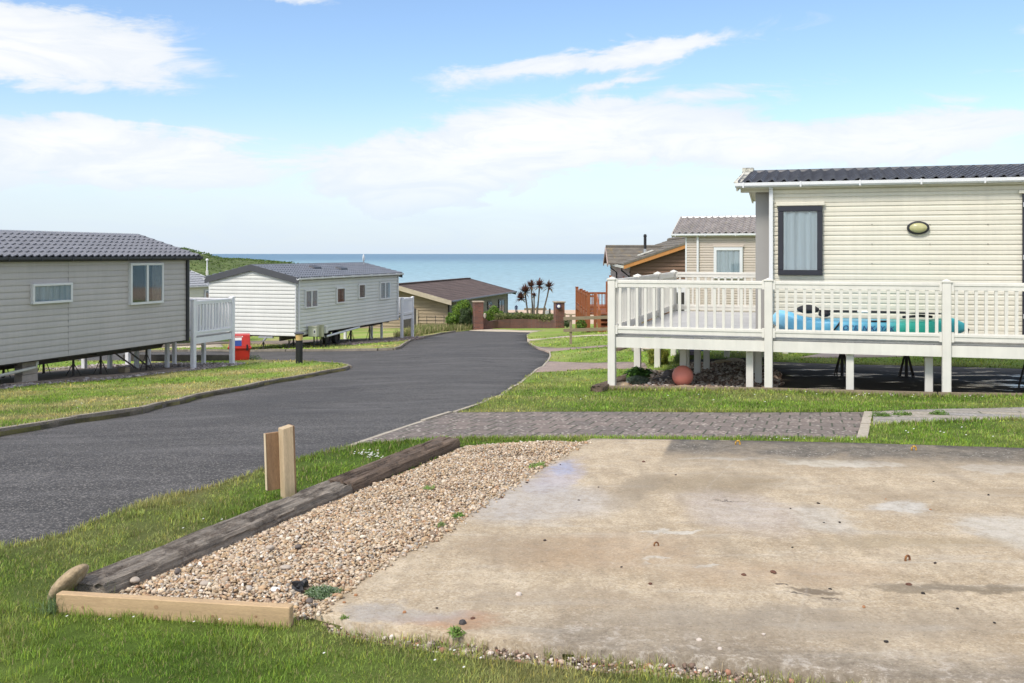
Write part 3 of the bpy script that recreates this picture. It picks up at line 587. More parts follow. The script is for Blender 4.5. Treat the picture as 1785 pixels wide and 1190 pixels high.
# ---------------------------------------------------------------- caravans
def lap_rows(mb, fmap, ulim, z0, z1, pitch, dep=.018, style=0):
    """lapped cladding: fmap(u, off, z) -> point; ulim(z) -> (u0, u1)"""
    prof = [(0, 1), (.3, .95), (.62, .72), (.86, .3), (1, 0)] if style == 0 else [(0, .9), (.12, 1), (.36, .95), (.46, .15), (.54, .15), (.62, 1), (.88, .85), (1, 0)]
    z = z0
    while z < z1-1e-4:
        pts = [(min(z+t_*pitch, z1), d_*dep) for t_, d_ in prof]
        if z+pitch > z1: pts = [p for p in pts if p[0] <= z1]
        vs = []
        for (zq, d_) in pts:
            u0, u1 = ulim(min(zq, z1)); vs += [fmap(u0, d_, zq), fmap(u1, d_, zq)]
        u0, u1 = ulim(z)
        n = len(pts)
        fs = [(2*i, 2*i+1, 2*i+3, 2*i+2) for i in range(n-1)]
        vs += [fmap(u0, 0, z), fmap(u1, 0, z)]; fs.append((2*n, 2*n+1, 1, 0))
        mb.add(vs, fs); z += pitch
def tile_slope(mb, x0, x1, P0, P1, period, course, h=.022, step=.03, ns=8):
    """P0=(y,z) at the eave, P1=(y,z) at the ridge"""
    y0, z0 = P0; y1, z1 = P1; Ls = math.hypot(y1-y0, z1-z0); ty, tz = (y1-y0)/Ls, (z1-z0)/Ls; sg = 1 if y1 > y0 else -1
    ny, nz = -tz*sg, ty*sg
    nx_ = max(2, int((x1-x0)/period*ns)); us = [x0+(x1-x0)*i/nx_ for i in range(nx_+1)]
    def wv(u): q = (u/period) % 1; return h*(.5+.5*cos(2*pi*q)+.18*sin(4*pi*q))
    nr = max(1, round(Ls/course)); vs = []; fs = []
    for r in range(nr):
        s0, s1 = Ls*r/nr, Ls*(r+1)/nr
        o = len(vs)
        for (s_, e) in ((s0, step*.0), (s0, step), (s0+(s1-s0)*.5, step*.6), (s1, 0)):
            for u in us:
                hh = wv(u+(.0 if True else 0))+e
                vs.append((u, y0+ty*s_+ny*hh, z0+tz*s_+nz*hh))
        n = len(us)
        for a in range(3):
            for i in range(n-1): fs.append((o+a*n+i, o+a*n+i+1, o+(a+1)*n+i+1, o+(a+1)*n+i))
    mb.add(vs, fs)
def window(root, x0, z0, w, h, frame='upvc', fw=.05, panes=1, curtain='net', sill=True, y=0, proud=.062, split=None, open_hinge=False, hood=None):
    mf_ = MB(); y = y-.034; y0, y1 = y-proud, y+.044
    x1, z1 = x0+w, z0+h
    mf_.box(x0, x1, y0, y1, z0, z0+fw); mf_.box(x0, x1, y0, y1, z1-fw, z1)
    mf_.box(x0, x0+fw, y0, y1, z0+fw, z1-fw); mf_.box(x1-fw, x1, y0, y1, z0+fw, z1-fw)
    for i in range(1, panes):
        xm = x0+w*i/panes; mf_.box(xm-fw*.6, xm+fw*.6, y0-.002, y1, z0+fw, z1-fw)
    fo = mf_.build('window', M[frame], root, bevel=.006)
    ix0, ix1, iz0, iz1 = x0+fw, x1-fw, z0+fw, z1-fw
    MB().box(ix0, ix1, y-.049, y-.045, iz0, iz1).build('pane', M['glass'], fo)
    MB().box(ix0, ix1, y-.004, y+.004, iz0, iz1).build('window_recess', M['dark_inside'], fo)
    if curtain:
        cm = MB(); spans = [(ix0, ix1)] if curtain == 'net' else [(ix0, ix0+(ix1-ix0)*.24), (ix1-(ix1-ix0)*.24, ix1)] if curtain != 'right' else [(ix0+(ix1-ix0)*.68, ix1)]
        for (a, b_) in spans:
            n = max(8, int((b_-a)/.012)); vs = []; fs = []
            for i in range(n+1):
                u = a+(b_-a)*i/n; yy_ = y-.022+.011*sin(u*48+x0*9)+.006*sin(u*81+x0*5)
                vs += [(u, yy_, iz0), (u, yy_, iz1)]
            fs = [(2*i, 2*i+2, 2*i+3, 2*i+1) for i in range(n)]; cm.add(vs, fs)
        cm.parts('curtain', M['curtain_brown'] if curtain in ('sides', 'right') else M['curtain'], fo, smooth=True)
    if hood:
        hm = MB(); hm.add([(x0-.03, y+.005, z1+.075), (x1+.03, y+.005, z1+.075), (x1+.03, y-.05, z1+.055), (x0-.03, y-.05, z1+.055), (x0-.03, y-.05, z1+.012), (x1+.03, y-.05, z1+.012), (x1+.03, y+.005, z1+.012), (x0-.03, y+.005, z1+.012)],
               [(0,1,2,3),(3,2,5,4),(4,5,6,7),(0,3,4,7),(1,6,5,2),(7,6,1,0)])
        hm.build('hood', M[hood], fo)
    return fo
def caravan(name, label, O, rz, L, Wd, zb, ze, rise, clad, pitch, tile, period, course, trim, gut, ohx=(.2, .2), oh=.14, style=0, ends=(True, True), corner=None, verge_h=.14, endclad=None, dp=(), cat='static caravan', dep=.018, ridge='dark_trim', th=.022):
    g = Tz(O.x, O.y); root = thing(name, label, cat, (O.x, O.y, g), rz)
    b0, b1 = zb-g, ze-g; zr = b1+rise
    wl = MB(); lap_rows(wl, lambda u, d_, z_: (u, -d_, z_), lambda z_: (0, L), b0, b1, pitch, dep, style)
    lap_rows(wl, lambda u, d_, z_: (u, Wd+d_, z_), lambda z_: (0, L), b0, b1, pitch, dep, style)
    wl.build('side_wall', M[clad], root)
    def lim(z_):
        if z_ <= b1: return (0, Wd)
        k = (z_-b1)/rise*Wd/2; return (min(k, Wd/2-.001), max(Wd-k, Wd/2+.001))
    for xe, sg in ((0, -1), (L, 1)):
        e = MB(); lap_rows(e, lambda u, d_, z_: (xe+sg*d_, u, z_), lim, b0, zr-.02, pitch, dep, style); e.build('end_wall', M[endclad or clad], root)
    cm = MB()
    for xe in (0, L):
        for ye in (0, Wd): cm.box(xe-.024, xe+.024, ye-.024, ye+.024, b0, b1-.01)
    cm.parts('corner_trim', M[corner or clad], root)
    # roof: tiled skin on a thin deck
    sl = rise/(Wd/2); e0 = b1-sl*oh+.03; zrr = zr+.03
    rf = MB(); x0, x1 = -ohx[0], L+ohx[1]
    tile_slope(rf, x0+.03, x1-.03, (-oh, e0), (Wd/2, zrr), period, course, h=th); tile_slope(rf, x0+.03, x1-.03, (Wd+oh, e0), (Wd/2, zrr), period, course, h=th)
    ro = rf.build('roof', M[tile], root, smooth=True)
    dk = MB().add([(x0+.02, -oh+.01, e0-.012), (x0+.02, Wd/2, zrr-.012), (x0+.02, Wd+oh-.01, e0-.012), (x0+.02, Wd+oh-.01, e0-.09), (x0+.02, Wd/2, zrr-.10), (x0+.02, -oh+.01, e0-.09)]+
                  [(x1-.02, -oh+.01, e0-.012), (x1-.02, Wd/2, zrr-.012), (x1-.02, Wd+oh-.01, e0-.012), (x1-.02, Wd+oh-.01, e0-.09), (x1-.02, Wd/2, zrr-.10), (x1-.02, -oh+.01, e0-.09)],
                  [(0,5,4,1),(1,4,3,2),(6,7,10,11),(7,8,9,10),(0,1,7,6),(1,2,8,7),(5,11,10,4),(4,10,9,3),(0,6,11,5),(2,3,9,8)])
    dk.build('soffit', M[trim], ro)
    rc = MB(); rc.tube([(x0+.02, Wd/2, zrr+.012), (x1-.02, Wd/2, zrr+.012)], .05, 8); rc.build('ridge_cap', M[ridge], ro, smooth=True)
    for xe in (x0, x1-.03):
        for sg in (0, 1):
            ya, yb = (-oh-.02, Wd/2) if sg == 0 else (Wd+oh+.02, Wd/2)
            v = MB().add([(xe, ya, e0+.035), (xe, yb, zrr+.055), (xe, yb, zrr+.055-verge_h), (xe, ya, e0+.035-verge_h)]+[(xe+.03, ya, e0+.035), (xe+.03, yb, zrr+.055), (xe+.03, yb, zrr+.055-verge_h), (xe+.03, ya, e0+.035-verge_h)],
                         [(0,1,2,3),(7,6,5,4),(0,4,5,1),(1,5,6,2),(2,6,7,3),(3,7,4,0)])
            v.build('bargeboard', M[trim], root)
    # gutters
    for yg, sg in ((-oh-.035, -1), (Wd+oh+.035, 1)):
        gm_ = MB(); pr = [(-.055, .03), (-.055, -.02), (-.03, -.045), (.03, -.045), (.055, -.02), (.055, .03), (.045, .03), (.045, -.01), (-.045, -.01), (-.045, .03)]
        vs = [(x_, yg+a, e0-.02+b_) for x_ in (x0-.01, x1+.01) for a, b_ in pr]; n = len(pr)
        gm_.add(vs, [(i, (i+1) % n, n+(i+1) % n, n+i) for i in range(n)]+[tuple(range(n)), tuple(range(2*n-1, n-1, -1))])
        go = gm_.build('gutter', M[gut], root)
        if sg < 0:
            x_ = x0+.12; bk = MB()
            while x_ < x1: bk.box(x_-.012, x_+.012, yg-.062, yg+.062, e0-.072, e0+.018); x_ += .9
            bk.parts('gutter_bracket', M[gut], go)
    for xd in dp:
        d_ = MB().box(xd-.032, xd+.032, -.085, -.022, b0, e0-.06); d_.bar((xd, -.05, e0-.09), (xd, -oh-.03, e0-.05), .06); d_.build('downpipe', M[gut], root, bevel=.006)
    # underframe
    u = MB()
    for yb in (.75, Wd-.75): u.box(.15, L-.15, yb-.03, yb+.03, b0-.22, b0-.02)
    x_ = .6
    while x_ < L: u.box(x_-.025, x_+.025, .2, Wd-.2, b0-.10, b0-.02); x_ += 1.2
    u.box(.02, L-.02, .02, Wd-.02, b0-.03, b0+.01)
    u.build('underframe', M['steel'], root)
    root['b0'] = b0
    return root, g, b0, b1
def wall_x(O, X, px):                                     # how far along a wall a pixel column falls
    k = (px-CX)/F; return (k*O.y-O.x)/(X.x-k*X.y)
def add_jack(root, x, y, b0, gz):
    j = MB(); j.tube([(x, y, gz), (x, y, b0-.2)], .028, 8)
    for a in range(4): j.bar((x+.16*cos(a*pi/2+.6), y+.16*sin(a*pi/2+.6), gz), (x, y, b0-.3), .018)
    j.build('corner_steady', M['steel'], root)
def add_wheel(root, x, y, r, gz):
    w = MB(); rings = [(r*.55, -.08), (r*.92, -.09), (r, -.06), (r, .06), (r*.92, .09), (r*.55, .08)]; n = 24; vs = []
    for rr, oy in rings:
        for k in range(n): vs.append((x+rr*cos(2*pi*k/n), y+oy, gz+r+rr*sin(2*pi*k/n)))
    fs = [(i*n+k, i*n+(k+1) % n, (i+1)*n+(k+1) % n, (i+1)*n+k) for i in range(5) for k in range(n)]
    w.add(vs, fs); wo = w.build('wheel', M['rubber'], root, smooth=True)
    h = MB(); vs = [(x+r*.55*cos(2*pi*k/n), y+oy, gz+r+r*.55*sin(2*pi*k/n)) for oy in (-.05, .05) for k in range(n)]
    h.add(vs, [tuple(range(n)), tuple(range(2*n-1, n-1, -1))]+[(k, (k+1) % n, n+(k+1) % n, n+k) for k in range(n)]); h.build('rim', M['steel'], wo)
def lz(root, x, y):                                       # ground height in a thing's own frame
    p = root.matrix_basis @ Vector((x, y, 0)); return Tz(p.x, p.y)-root.location.z

# ---- left grey caravan
aL = atan2(LX.y, LX.x)
root, g, b0, b1 = caravan('static_caravan', 'grey clad static caravan with black gutter and slate grey tiled roof at the left edge', LO, aL, 9.8, 3.7, -2.30, -.065, .53, 'grey_clad', .136, 'tile_left', .20, .29, 'black_trim', 'black_trim', ohx=(.2, .30), oh=.16, corner='grey_clad', dp=(), dep=.021, ridge='galv', th=.045)
MB().box(9.66, 9.75, -.075, -.022, b0-.03, b1-.02).build('downpipe', M['black_trim'], root, bevel=.006)
x0 = wall_x(LO, LX, 52); x1 = wall_x(LO, LX, 121.5); Yq = (LO+LX*x0).y
window(root, x0, zz(530.5, Yq)-g, x1-x0, .44, panes=1, curtain='net', fw=.055)
x0 = wall_x(LO, LX, 223); x1 = wall_x(LO, LX, 280.5); Yq = (LO+LX*x1).y
window(root, x0, zz(527.5, Yq)-g, x1-x0, 1.03, panes=2, curtain='right', fw=.06)
jm = MB().box(wall_x(LO, LX, 118)-.004, wall_x(LO, LX, 118)+.004, -.0215, -.012, b0, b1-.06); jm.build('panel_joint', M['grey_panel'], root)
# piers, steadies, wheel, waste pipe
for (px, yb) in ((68, .35), (26, 1.6)):
    xx = wall_x(LO, LX, px); pr = MB()
    gz = lz(root, xx, yb)+.05
    for k in range(3): pr.box(xx-.22+.004*k, xx+.22, yb-.11, yb+.11, gz+k*.17, gz+k*.17+.163)
    pr.build('block_pier', M['block'], root, bevel=.006)
for (px, yb) in ((176, .8), (228, .9), (300, .8), (176, 2.9), (240, 2.9)):
    xx = wall_x(LO, LX, px); add_jack(root, xx, yb, b0, lz(root, xx, yb)+.05)
xx = wall_x(LO, LX, 4); add_wheel(root, xx, .75, .26, lz(root, xx, .75)+.05); add_wheel(root, xx-.75, .75, .26, lz(root, xx-.75, .75)+.05)
xa, xb = wall_x(LO, LX, -60), wall_x(LO, LX, 71)
pp = MB(); pp.tube([(xa, .1, b0-.30), (xb-.05, .1, b0-.17), (xb, .1, b0-.10), (xb, .1, b0+.02)], .035, 8); pp.build('waste_pipe', M['pipe'], root, smooth=True)
ch = MB()
for px in (238, 262): xx = wall_x(LO, LX, px); ch.bar((xx, .8, b0-.1), (xx+.9, .7, lz(root, xx, .7)+.06), .03)
ch.build('anchor_chain', M['steel'], root)
MB().box(wall_x(LO, LX, 236), wall_x(LO, LX, 244), .3, .5, lz(root, 7.5, .3)+.05, lz(root, 7.5, .3)+.17).build('timber_block', M['fence_wood'], root)

# ---- middle white caravan
aM = atan2(MX.y, MX.x)
root, g, b0, b1 = caravan('static_caravan', 'white clad static caravan with dark gable boards and four windows facing the road', MO, aM, 9.6, 3.7, -3.08, -.92, .43, 'white_clad', .142, 'tile_mid', .20, .29, 'dark_trim', 'upvc', ohx=(.12, .22), oh=.13, corner='upvc', dp=(.16, 9.5), dep=.036, verge_h=.24, th=.045)
for (pa, pb, ya, yb, pn, cu) in ((529, 551, 505, 538, 2, 'net'), (584, 599, 501, 529.5, 1, 'sides'), (622.5, 634.5, 494.5, 521, 1, 'sides'), (660, 677.5, 491, 522.5, 2, 'net')):
    xa, xb = wall_x(MO, MX, pa), wall_x(MO, MX, pb); Yq = (MO+MX*xa).y
    window(root, xa, zz(yb, Yq)-g, xb-xa, zz(ya, Yq)-zz(yb, Yq), panes=pn, curtain=cu, fw=.065)
for px, py in ((571, 463.5), (604, 469.5)):                                # two low vents on the slope
    Yq = 41.; q = at(px, py, Yq); xx = wall_x(MO, MX, px)-.1
    pass
sl = .43/1.85
for (xx, yy_) in ((3.55, 1.05), (5.35, .75)):
    zq = b1+sl*yy_+.055; v = MB(); v.add([(xx-.33, yy_-.12, zq-.02-sl*.12), (xx+.33, yy_-.12, zq-.02-sl*.12), (xx+.33, yy_+.16, zq+.02+sl*.16), (xx-.33, yy_+.16, zq+.02+sl*.16), (xx-.3, yy_-.1, zq+.09-sl*.12), (xx+.3, yy_-.1, zq+.09-sl*.12), (xx+.3, yy_+.13, zq+.10+sl*.16), (xx-.3, yy_+.13, zq+.10+sl*.16)],
        [(0,3,2,1),(4,5,6,7),(0,1,5,4),(1,2,6,5),(2,3,7,6),(3,0,4,7)]); v.build('roof_vent', M['black_trim'], root)
for (px, yb) in ((540, .7), (640, .8), (655, 1.2), (672, .8), (618, 2.9), (655, 2.9)):
    xx = wall_x(MO, MX, px); add_jack(root, xx, yb, b0, lz(root, xx, yb)+.05)
for px in (589, 604): xx = wall_x(MO, MX, px); add_wheel(root, xx, .5, .27, lz(root, xx, .5)+.05)
for x_, y_ in ((.4, .5), (.4, 1.6), (.4, 3.0)): add_jack(root, x_, y_, b0, lz(root, x_, y_)+.02)
xa, xb = wall_x(MO, MX, 566), wall_x(MO, MX, 626)
pp = MB(); pp.tube([(xa, .0, b0-.22), (xb, .0, b0-.06), (xb, .0, b0+.05)], .045, 8); pp.build('waste_pipe', M['upvc'], root, smooth=True)
hb = MB(); hb.box(-.12, -.02, .9, 1.5, b0-.10, b0-.03); hb.tube([(-.3, 1.2, b0-.2), (-.05, 1.2, b0-.08)], .04, 8); hb.build('tow_hitch', M['galv'], root)
# meter boxes beside the wall
def mbox(label, px0, px1, y0, y1, mat, dial):
    p = MO+MX*wall_x(MO, MX, (px0+px1)/2)-MY*.28; Yq = p.y; gz = Tz(p.x, p.y)
    w = (px1-px0)/F*Yq*1.02; zt, zb_ = zz(y0, Yq)-gz, zz(y1, Yq)-gz
    r = thing('meter_box', label, 'meter box', (p.x, p.y, gz), R(-8), 'meter boxes by the white caravan')
    b_ = MB().box(-w/2, w/2, -.13, .13, zb_, zt); b_.build('housing', M[mat], r, bevel=.02)
    MB().box(-w/2-.01, w/2+.01, -.15, .14, zt-.02, zt+.02).build('lid', M[mat], r, bevel=.008)
    MB().tube([(0, .05, -.05), (0, .05, zb_+.02)], .03, 8).build('post', M['black'], r)
    if dial:
        MB().box(w*.12, w*.36, -.142, -.128, zb_+(zt-zb_)*.3, zb_+(zt-zb_)*.72).build('window', M['upvc'], r)
        MB().box(w*.17, w*.31, -.148, -.14, zb_+(zt-zb_)*.38, zb_+(zt-zb_)*.62).build('dial', M['black'], r)
mbox('olive grey meter box with small dial window by the white caravan corner', 527.5, 543, 568.5, 586.5, 'meter', True)
mbox('tall khaki box between the dial meter box and a small grey box', 543.5, 552, 566.5, 587, 'meter2', False)
mbox('small pale grey box at the right of two larger meter boxes', 553, 559.5, 569, 580.5, 'upvc', False)
# satellite dish on the far end of the roof
dp_ = MO+MX*(wall_x(MO, MX, 634)+1.2)+MY*1.7
Yq = 45.6; q = at(634, 459, Yq)
r = thing('satellite_dish', 'small white satellite dish on the roof ridge of the white caravan', 'satellite dish', (q.x, q.y, q.z), 0)
MB().tube([(0, 0, -.05), (0, 0, .28)], .018, 6).build('mast', M['galv'], r)
ds = MB(); rot = Matrix.Rotation(R(70), 3, 'Z'); ds.blob((0, -.03, .25), (.05, .14, .19), 2, 0); ds.build('dish', M['upvc'], r, smooth=True)

# ---- pale caravan behind, seen between the two
FO = Vector((ax(331, 47), 47.)); 
FO2 = FO-LX*6
root, g, b0, b1 = caravan('static_caravan', 'pale cream static caravan with grey tiled roof, half hidden between grey and white caravans', FO2, aL, 8.4, 3.7, zz(497, 47)-2.1, zz(498, 47), .62, 'far_clad', .168, 'tile_far', .26, .3, 'upvc', 'upvc', ohx=(.15, .2), oh=.14, dep=.014)
xa = wall_x(FO2, LX, 355); window(root, xa, zz(522, 49.5)-g, .75, .55, curtain=None, fw=.07)
q = at(361, 480, 50.)
r = thing('aerial_mast', 'thin white mast with a round white ball on top above the pale caravan roof', 'aerial', (q.x, q.y, q.z), 0)
MB().tube([(0, 0, -.6), (0, 0, .78)], [.05, .03], 8).build('mast', M['upvc'], r)
MB().box(-.06, .06, -.06, .06, .02, .25).build('mast_bracket', M['pipe'], r, bevel=.01)
MB().blob((0, 0, .8), (.075, .075, .075), 2, 0).build('ball', M['upvc'], r, smooth=True)

# ---- right cream caravan
aR = atan2(E_.y, E_.x)
RO = A_+N_*1.2; RO = RO+E_*wall_x(RO, E_, 1345)
root, g, b0, b1 = caravan('static_caravan', 'cream clad static caravan with black tiled roof and dark window behind the long raised deck', RO, aR, 10.6, 3.7, -1.34, 1.14, .30, 'cream_clad', .155, 'tile_dark', .19, .26, 'cream_clad', 'upvc', ohx=(.56, .2), oh=.12, style=1, corner='upvc', dp=(-.005,), dep=.015, verge_h=.16, ridge='dark_trim', th=.05)
xa, xb = wall_x(RO, E_, 1356.5), wall_x(RO, E_, 1434); Yq = (RO+E_*xa).y
window(root, xa, zz(479, Yq)-g, xb-xa, zz(360, Yq)-zz(479, Yq), 'anthracite', fw=.085, hood='cream_clad', proud=.055)
# projecting bay on the end wall
by = MB(); by.box(-.27, -.03, .22, 3.45, b0, b1-.02); by.build('bay', M['grey_panel'], root, bevel=.01)
MB().box(-.05, -.02, .10, .215, b0, b1-.02).build('bay_trim', M['grey_panel'], root)
MB().box(-.285, -.268, .8, 2.9, b0+.5, b1-.25).build('window', M['anthracite'], root)
MB().box(-.5, .01, .02, .20, b1-.12, b1-.02).build('eave_box', M['cream_clad'], root)
# oval bulkhead light
xl = wall_x(RO, E_, 1600); Yq = (RO+E_*xl).y; zl = zz(397, Yq)-g
r = thing('wall_light', 'oval black rimmed wall light with olive lens on the cream cladding', 'wall light', (*(RO+E_*xl), zl+g), aR)
def oval(mb, rx, rz_, y0, y1, n=32, dome=0):
    rings = [(1, y0), (1, y1)]+([(.8, y1-dome*.6), (.45, y1-dome*.92), (.1, y1-dome)] if dome else [(.80, y1-.008)]); vs = []
    for k_, y_ in rings:
        for i in range(n): vs.append((rx*k_*cos(2*pi*i/n), y_, rz_*k_*sin(2*pi*i/n)))
    fs = [(a*n+i, a*n+(i+1) % n, (a+1)*n+(i+1) % n, (a+1)*n+i) for a in range(len(rings)-1) for i in range(n)]; fs.append(tuple((len(rings)-1)*n+i for i in range(n)))
    mb.add(vs, fs); return mb
oval(MB(), .165, .105, -.012, -.06).build('rim', M['black'], r, smooth=True)
oval(MB(), .135, .080, -.055, -.062, dome=.045).build('lens', M['light_lens'], r, smooth=True)
# dark door at the right edge of the picture
xd = wall_x(RO, E_, 1781.5); Yq = (RO+E_*xd).y; zt = zz(338, Yq)-g
d_ = MB(); d_.box(xd, xd+.07, -.06, .0, b0+.03, zt); d_.box(xd+.85, xd+.92, -.06, 0, b0+.03, zt); d_.box(xd+.07, xd+.85, -.06, 0, zt-.07, zt); d_.box(xd+.07, xd+.85, -.045, 0, b0+.05, b0+.9)
do = d_.build('door', M['anthracite'], root, bevel=.005)
MB().box(xd+.07, xd+.85, -.03, -.025, b0+.9, zt-.07).build('pane', M['glass'], do); MB().box(xd+.07, xd+.85, -.012, 0, b0+.9, zt-.07).build('door_recess', M['dark_inside'], do)
hg = MB()
for zf in (b0+.35, b0+1.25, zt-.2): hg.box(xd+.005, xd+.06, -.085, -.058, zf, zf+.07)
hg.parts('hinge', M['galv'], do)
MB().box(xd-.05, xd+1, -.07, -.016, zt+.01, zt+.06).build('door_hood', M['cream_clad'], root)
# small fixings on the cladding
fx = MB()
for px in (1520, 1621, 1722):
    for py in (391, 425, 459):
        xx = wall_x(RO, E_, px); Yq = (RO+E_*xx).y; fx.box(xx-.006, xx+.006, -.022, -.01, zz(py, Yq)-g-.006, zz(py, Yq)-g+.006)
fx.parts('fixing', M['steel'], root)
for (px, yb) in ((1468, 1.7), (1580, 1.8), (1790, .9)):
    xx = wall_x(RO+N_*yb, E_, px); add_jack(root, xx, yb, b0, lz(root, xx, yb))
ch = MB(); xx = wall_x(RO+N_*1.5, E_, 1590); ch.bar((xx+.2, 1.6, lz(root, xx, 1.6)+.35), (xx+1.0, 1.2, b0-.1), .03); ch.build('anchor_chain', M['steel'], root)
# whitened ridge end and verge piece
wv_ = MB(); wv_.bar((-.54, -.10, b1+.03), (-.50, 1.83, b1+.375), .13, .02); wv_.box(-.60, -.40, 1.72, 1.98, b1+.34, b1+.43); wv_.build('verge_cap', pm('lichened_verge', (.50,.49,.42), .8, .2, 6, blot=[((.10,.10,.09), 7, .48, .6, .9)]), root)

# ---- beige caravan behind the deck
BO = Vector((ax(1196, 30), 30.)); 
root, g, b0, b1 = caravan('static_caravan', 'beige clad static caravan with pale brown tiled roof behind the deck railing', BO, aR, 9, 3.7, zz(411, 30)-2.3, zz(411, 30)+.06, .53, 'beige_clad', .155, 'tile_pale', .20, .27, 'beige_clad', 'upvc', ohx=(.42, .2), oh=.12, style=1, corner='upvc', dp=(.36,), dep=.020, verge_h=.14, ridge='galv', th=.05)
xa, xb = wall_x(BO, E_, 1244.5), wall_x(BO, E_, 1295); Yq = (BO+E_*xa).y
window(root, xa, zz(485, Yq)-g, xb-xa, zz(431, Yq)-zz(485, Yq), 'upvc', fw=.09, curtain='net', hood='beige_clad')
xa, xb = wall_x(BO, E_, 1199), wall_x(BO, E_, 1216)
d_ = MB(); 
xa = .06; d_.box(xa, xa+.09, -.26, -.2, b0, b0+1.55)
for a in (xa+.09, xa+.33): pass
DW = MB().box(-.5, -.02, .3, .36, b0-.4, b0+.95); DW.build('white_side_door', M['upvc'], root)
MB().box(-.42, -.30, .28, .298, b0-.1, b0+.55).build('door_pane', M['dark_inside'], root)
MB().box(-.20, -.10, .28, .298, b0-.1, b0+.55).build('door_pane', M['dark_inside'], root)
for (x_, y_) in ((.6, .7), (2.4, .7), (4, .7), (.6, 3)): add_jack(root, x_, y_, b0, lz(root, x_, y_))

# ---------------------------------------------------------------- decks on posts with railings
def rail_run(root, p0, p1, zf, zt, mats, spacing=.142, posts=(True, True), proto={}, th=.115, pw=.12, ext=.115, ground=True, bal=.042, bh=.09, zbr=.03, fascia=True):
    """one railing bay between two posts; coordinates in the deck's own frame; zf floor, zt underside of the top rail"""
    m_ = M[mats]; p0, p1 = Vector(p0), Vector(p1); d_ = (p1-p0); L = d_.length; d_.normalize()
    for p, on in zip((p0, p1), posts):
        if on:
            gz = lz(root, p.x, p.y)-.03
            b_ = MB().box(-pw/2, pw/2, -pw/2, pw/2, gz, zt+ext); po = b_.build('post', m_, root, bevel=.008); po.location = (p.x, p.y, 0); po.rotation_euler = (0, 0, atan2(d_.y, d_.x))
            c_ = MB().box(-pw/2-.012, pw/2+.012, -pw/2-.012, pw/2+.012, zt+ext, zt+ext+.022); c_.add([(-pw/2, -pw/2, zt+ext+.022), (pw/2, -pw/2, zt+ext+.022), (pw/2, pw/2, zt+ext+.022), (-pw/2, pw/2, zt+ext+.022), (0, 0, zt+ext+.05)], [(0,1,4),(1,2,4),(2,3,4),(3,0,4)])
            c_.build('post_cap', m_, po)
    a = p0+d_*(pw/2+.002); b = p1-d_*(pw/2+.002)
    def hbar(nm, z0, z1, w):
        q = MB().bar((a.x, a.y, (z0+z1)/2), (b.x, b.y, (z0+z1)/2), w, z1-z0)
        q.bar((a.x, a.y, z0+(z1-z0)*.72), (b.x, b.y, z0+(z1-z0)*.72), w+.022, (z1-z0)*.30)
        o_ = q.build(nm, m_, root)
        e = MB()
        for pp_, s_ in ((a, 1), (b, -1)): e.bar((pp_.x, pp_.y, (z0+z1)/2), (pp_.x+d_.x*s_*.035, pp_.y+d_.y*s_*.035, (z0+z1)/2), w+.035, (z1-z0)+.025)
        e.parts('rail_socket', m_, o_)
    hbar('top_rail', zt, zt+th, .06); hbar('bottom_rail', zf+zbr, zf+zbr+.115, .055)
    n = max(2, round(L/spacing)); key = (mats, round(zt-zf, 3), bal)
    for i in range(1, n):
        q = p0+d_*(L*i/n)
        if key not in proto:
            o_ = MB().box(-bal/2, bal/2, -bal/2, bal/2, zf+zbr+.11, zt+.01).build('baluster', m_, root); proto[key] = o_
        else:
            o_ = proto[key].copy(); COL.objects.link(o_); o_.parent = root
        o_.location = (q.x, q.y, 0); o_.rotation_euler = (0, 0, atan2(d_.y, d_.x))
    if fascia: MB().bar((a.x, a.y, zf-.115), (b.x, b.y, zf-.115), .04, .165).build('fascia', m_, root)
# long cream deck
gA = Tz(*A_)
deck = thing('raised_deck', 'long cream plastic deck with baluster railing in front of the cream caravan', 'raised deck', (A_.x, A_.y, gA), aR)
zf, zt = -1.295-gA, -.53-gA
xs = [0, 2.425, 4.918, 7.4, 9.9]
for i in range(len(xs)-1): rail_run(deck, (xs[i], 0), (xs[i+1], 0), zf, zt, 'cream_pvc', posts=(i == 0, True), spacing=.134)
for i in range(3): rail_run(deck, (0, 2.3*i), (0, 2.3*(i+1)), zf, zt, 'cream_pvc', posts=(False, True), spacing=.165)
rail_run(deck, (0, 6.9), (2.45, 6.9), zf, zt, 'cream_pvc', posts=(False, True))
fl = MB(); fl.box(.03, 10, .03, 1.12, zf-.028, zf); fl.box(.03, 2.1, 1.12, 6.87, zf-.028, zf)
M['deck_board'] = pm('pale_grey_deck_board', (.44,.43,.41), .5, .15, 2, stretch=(1, 1, 1), fine=.1, bscale=20, blot=[((.33,.33,.33), 2, .5, .75, .5)])
fo = fl.build('deck_floor', M['deck_board'], deck)
gr = MB()
for i in range(70):
    if i < 8: gr.box(.04, 10, .03+i*.145, .036+i*.145, zf+.0005, zf+.003)
gr.parts('board_gap', M['grey_wood'], fo)
lg_ = MB()
for (x_, y_) in ((2.13, .25), (3.6, .12), (4.71, .3), (1.05, 2.55), (1.1, 3.6), (.98, 1.5), (2.05, 3.3), (2.2, 1.3), (2.05, 2.2), (1.3, 5.6), (2.1, 5.4), (6.2, .2), (7.4, .4), (1.0, 1.02)):
    gz = lz(deck, x_, y_)-.02; o_ = MB().box(x_-.055, x_+.055, y_-.055, y_+.055, gz, zf-.03).build('leg', M['cream_pvc'], deck, bevel=.006)
bm_ = MB()
for x_ in (1.0, 2.1): bm_.box(x_-.03, x_+.03, .06, 6.8, zf-.17, zf-.03)
for x_ in (3.6, 4.9, 6.2, 7.4, 8.6): bm_.box(x_-.03, x_+.03, .06, 1.05, zf-.17, zf-.03)
bm_.parts('joist', M['cream_pvc'], deck)
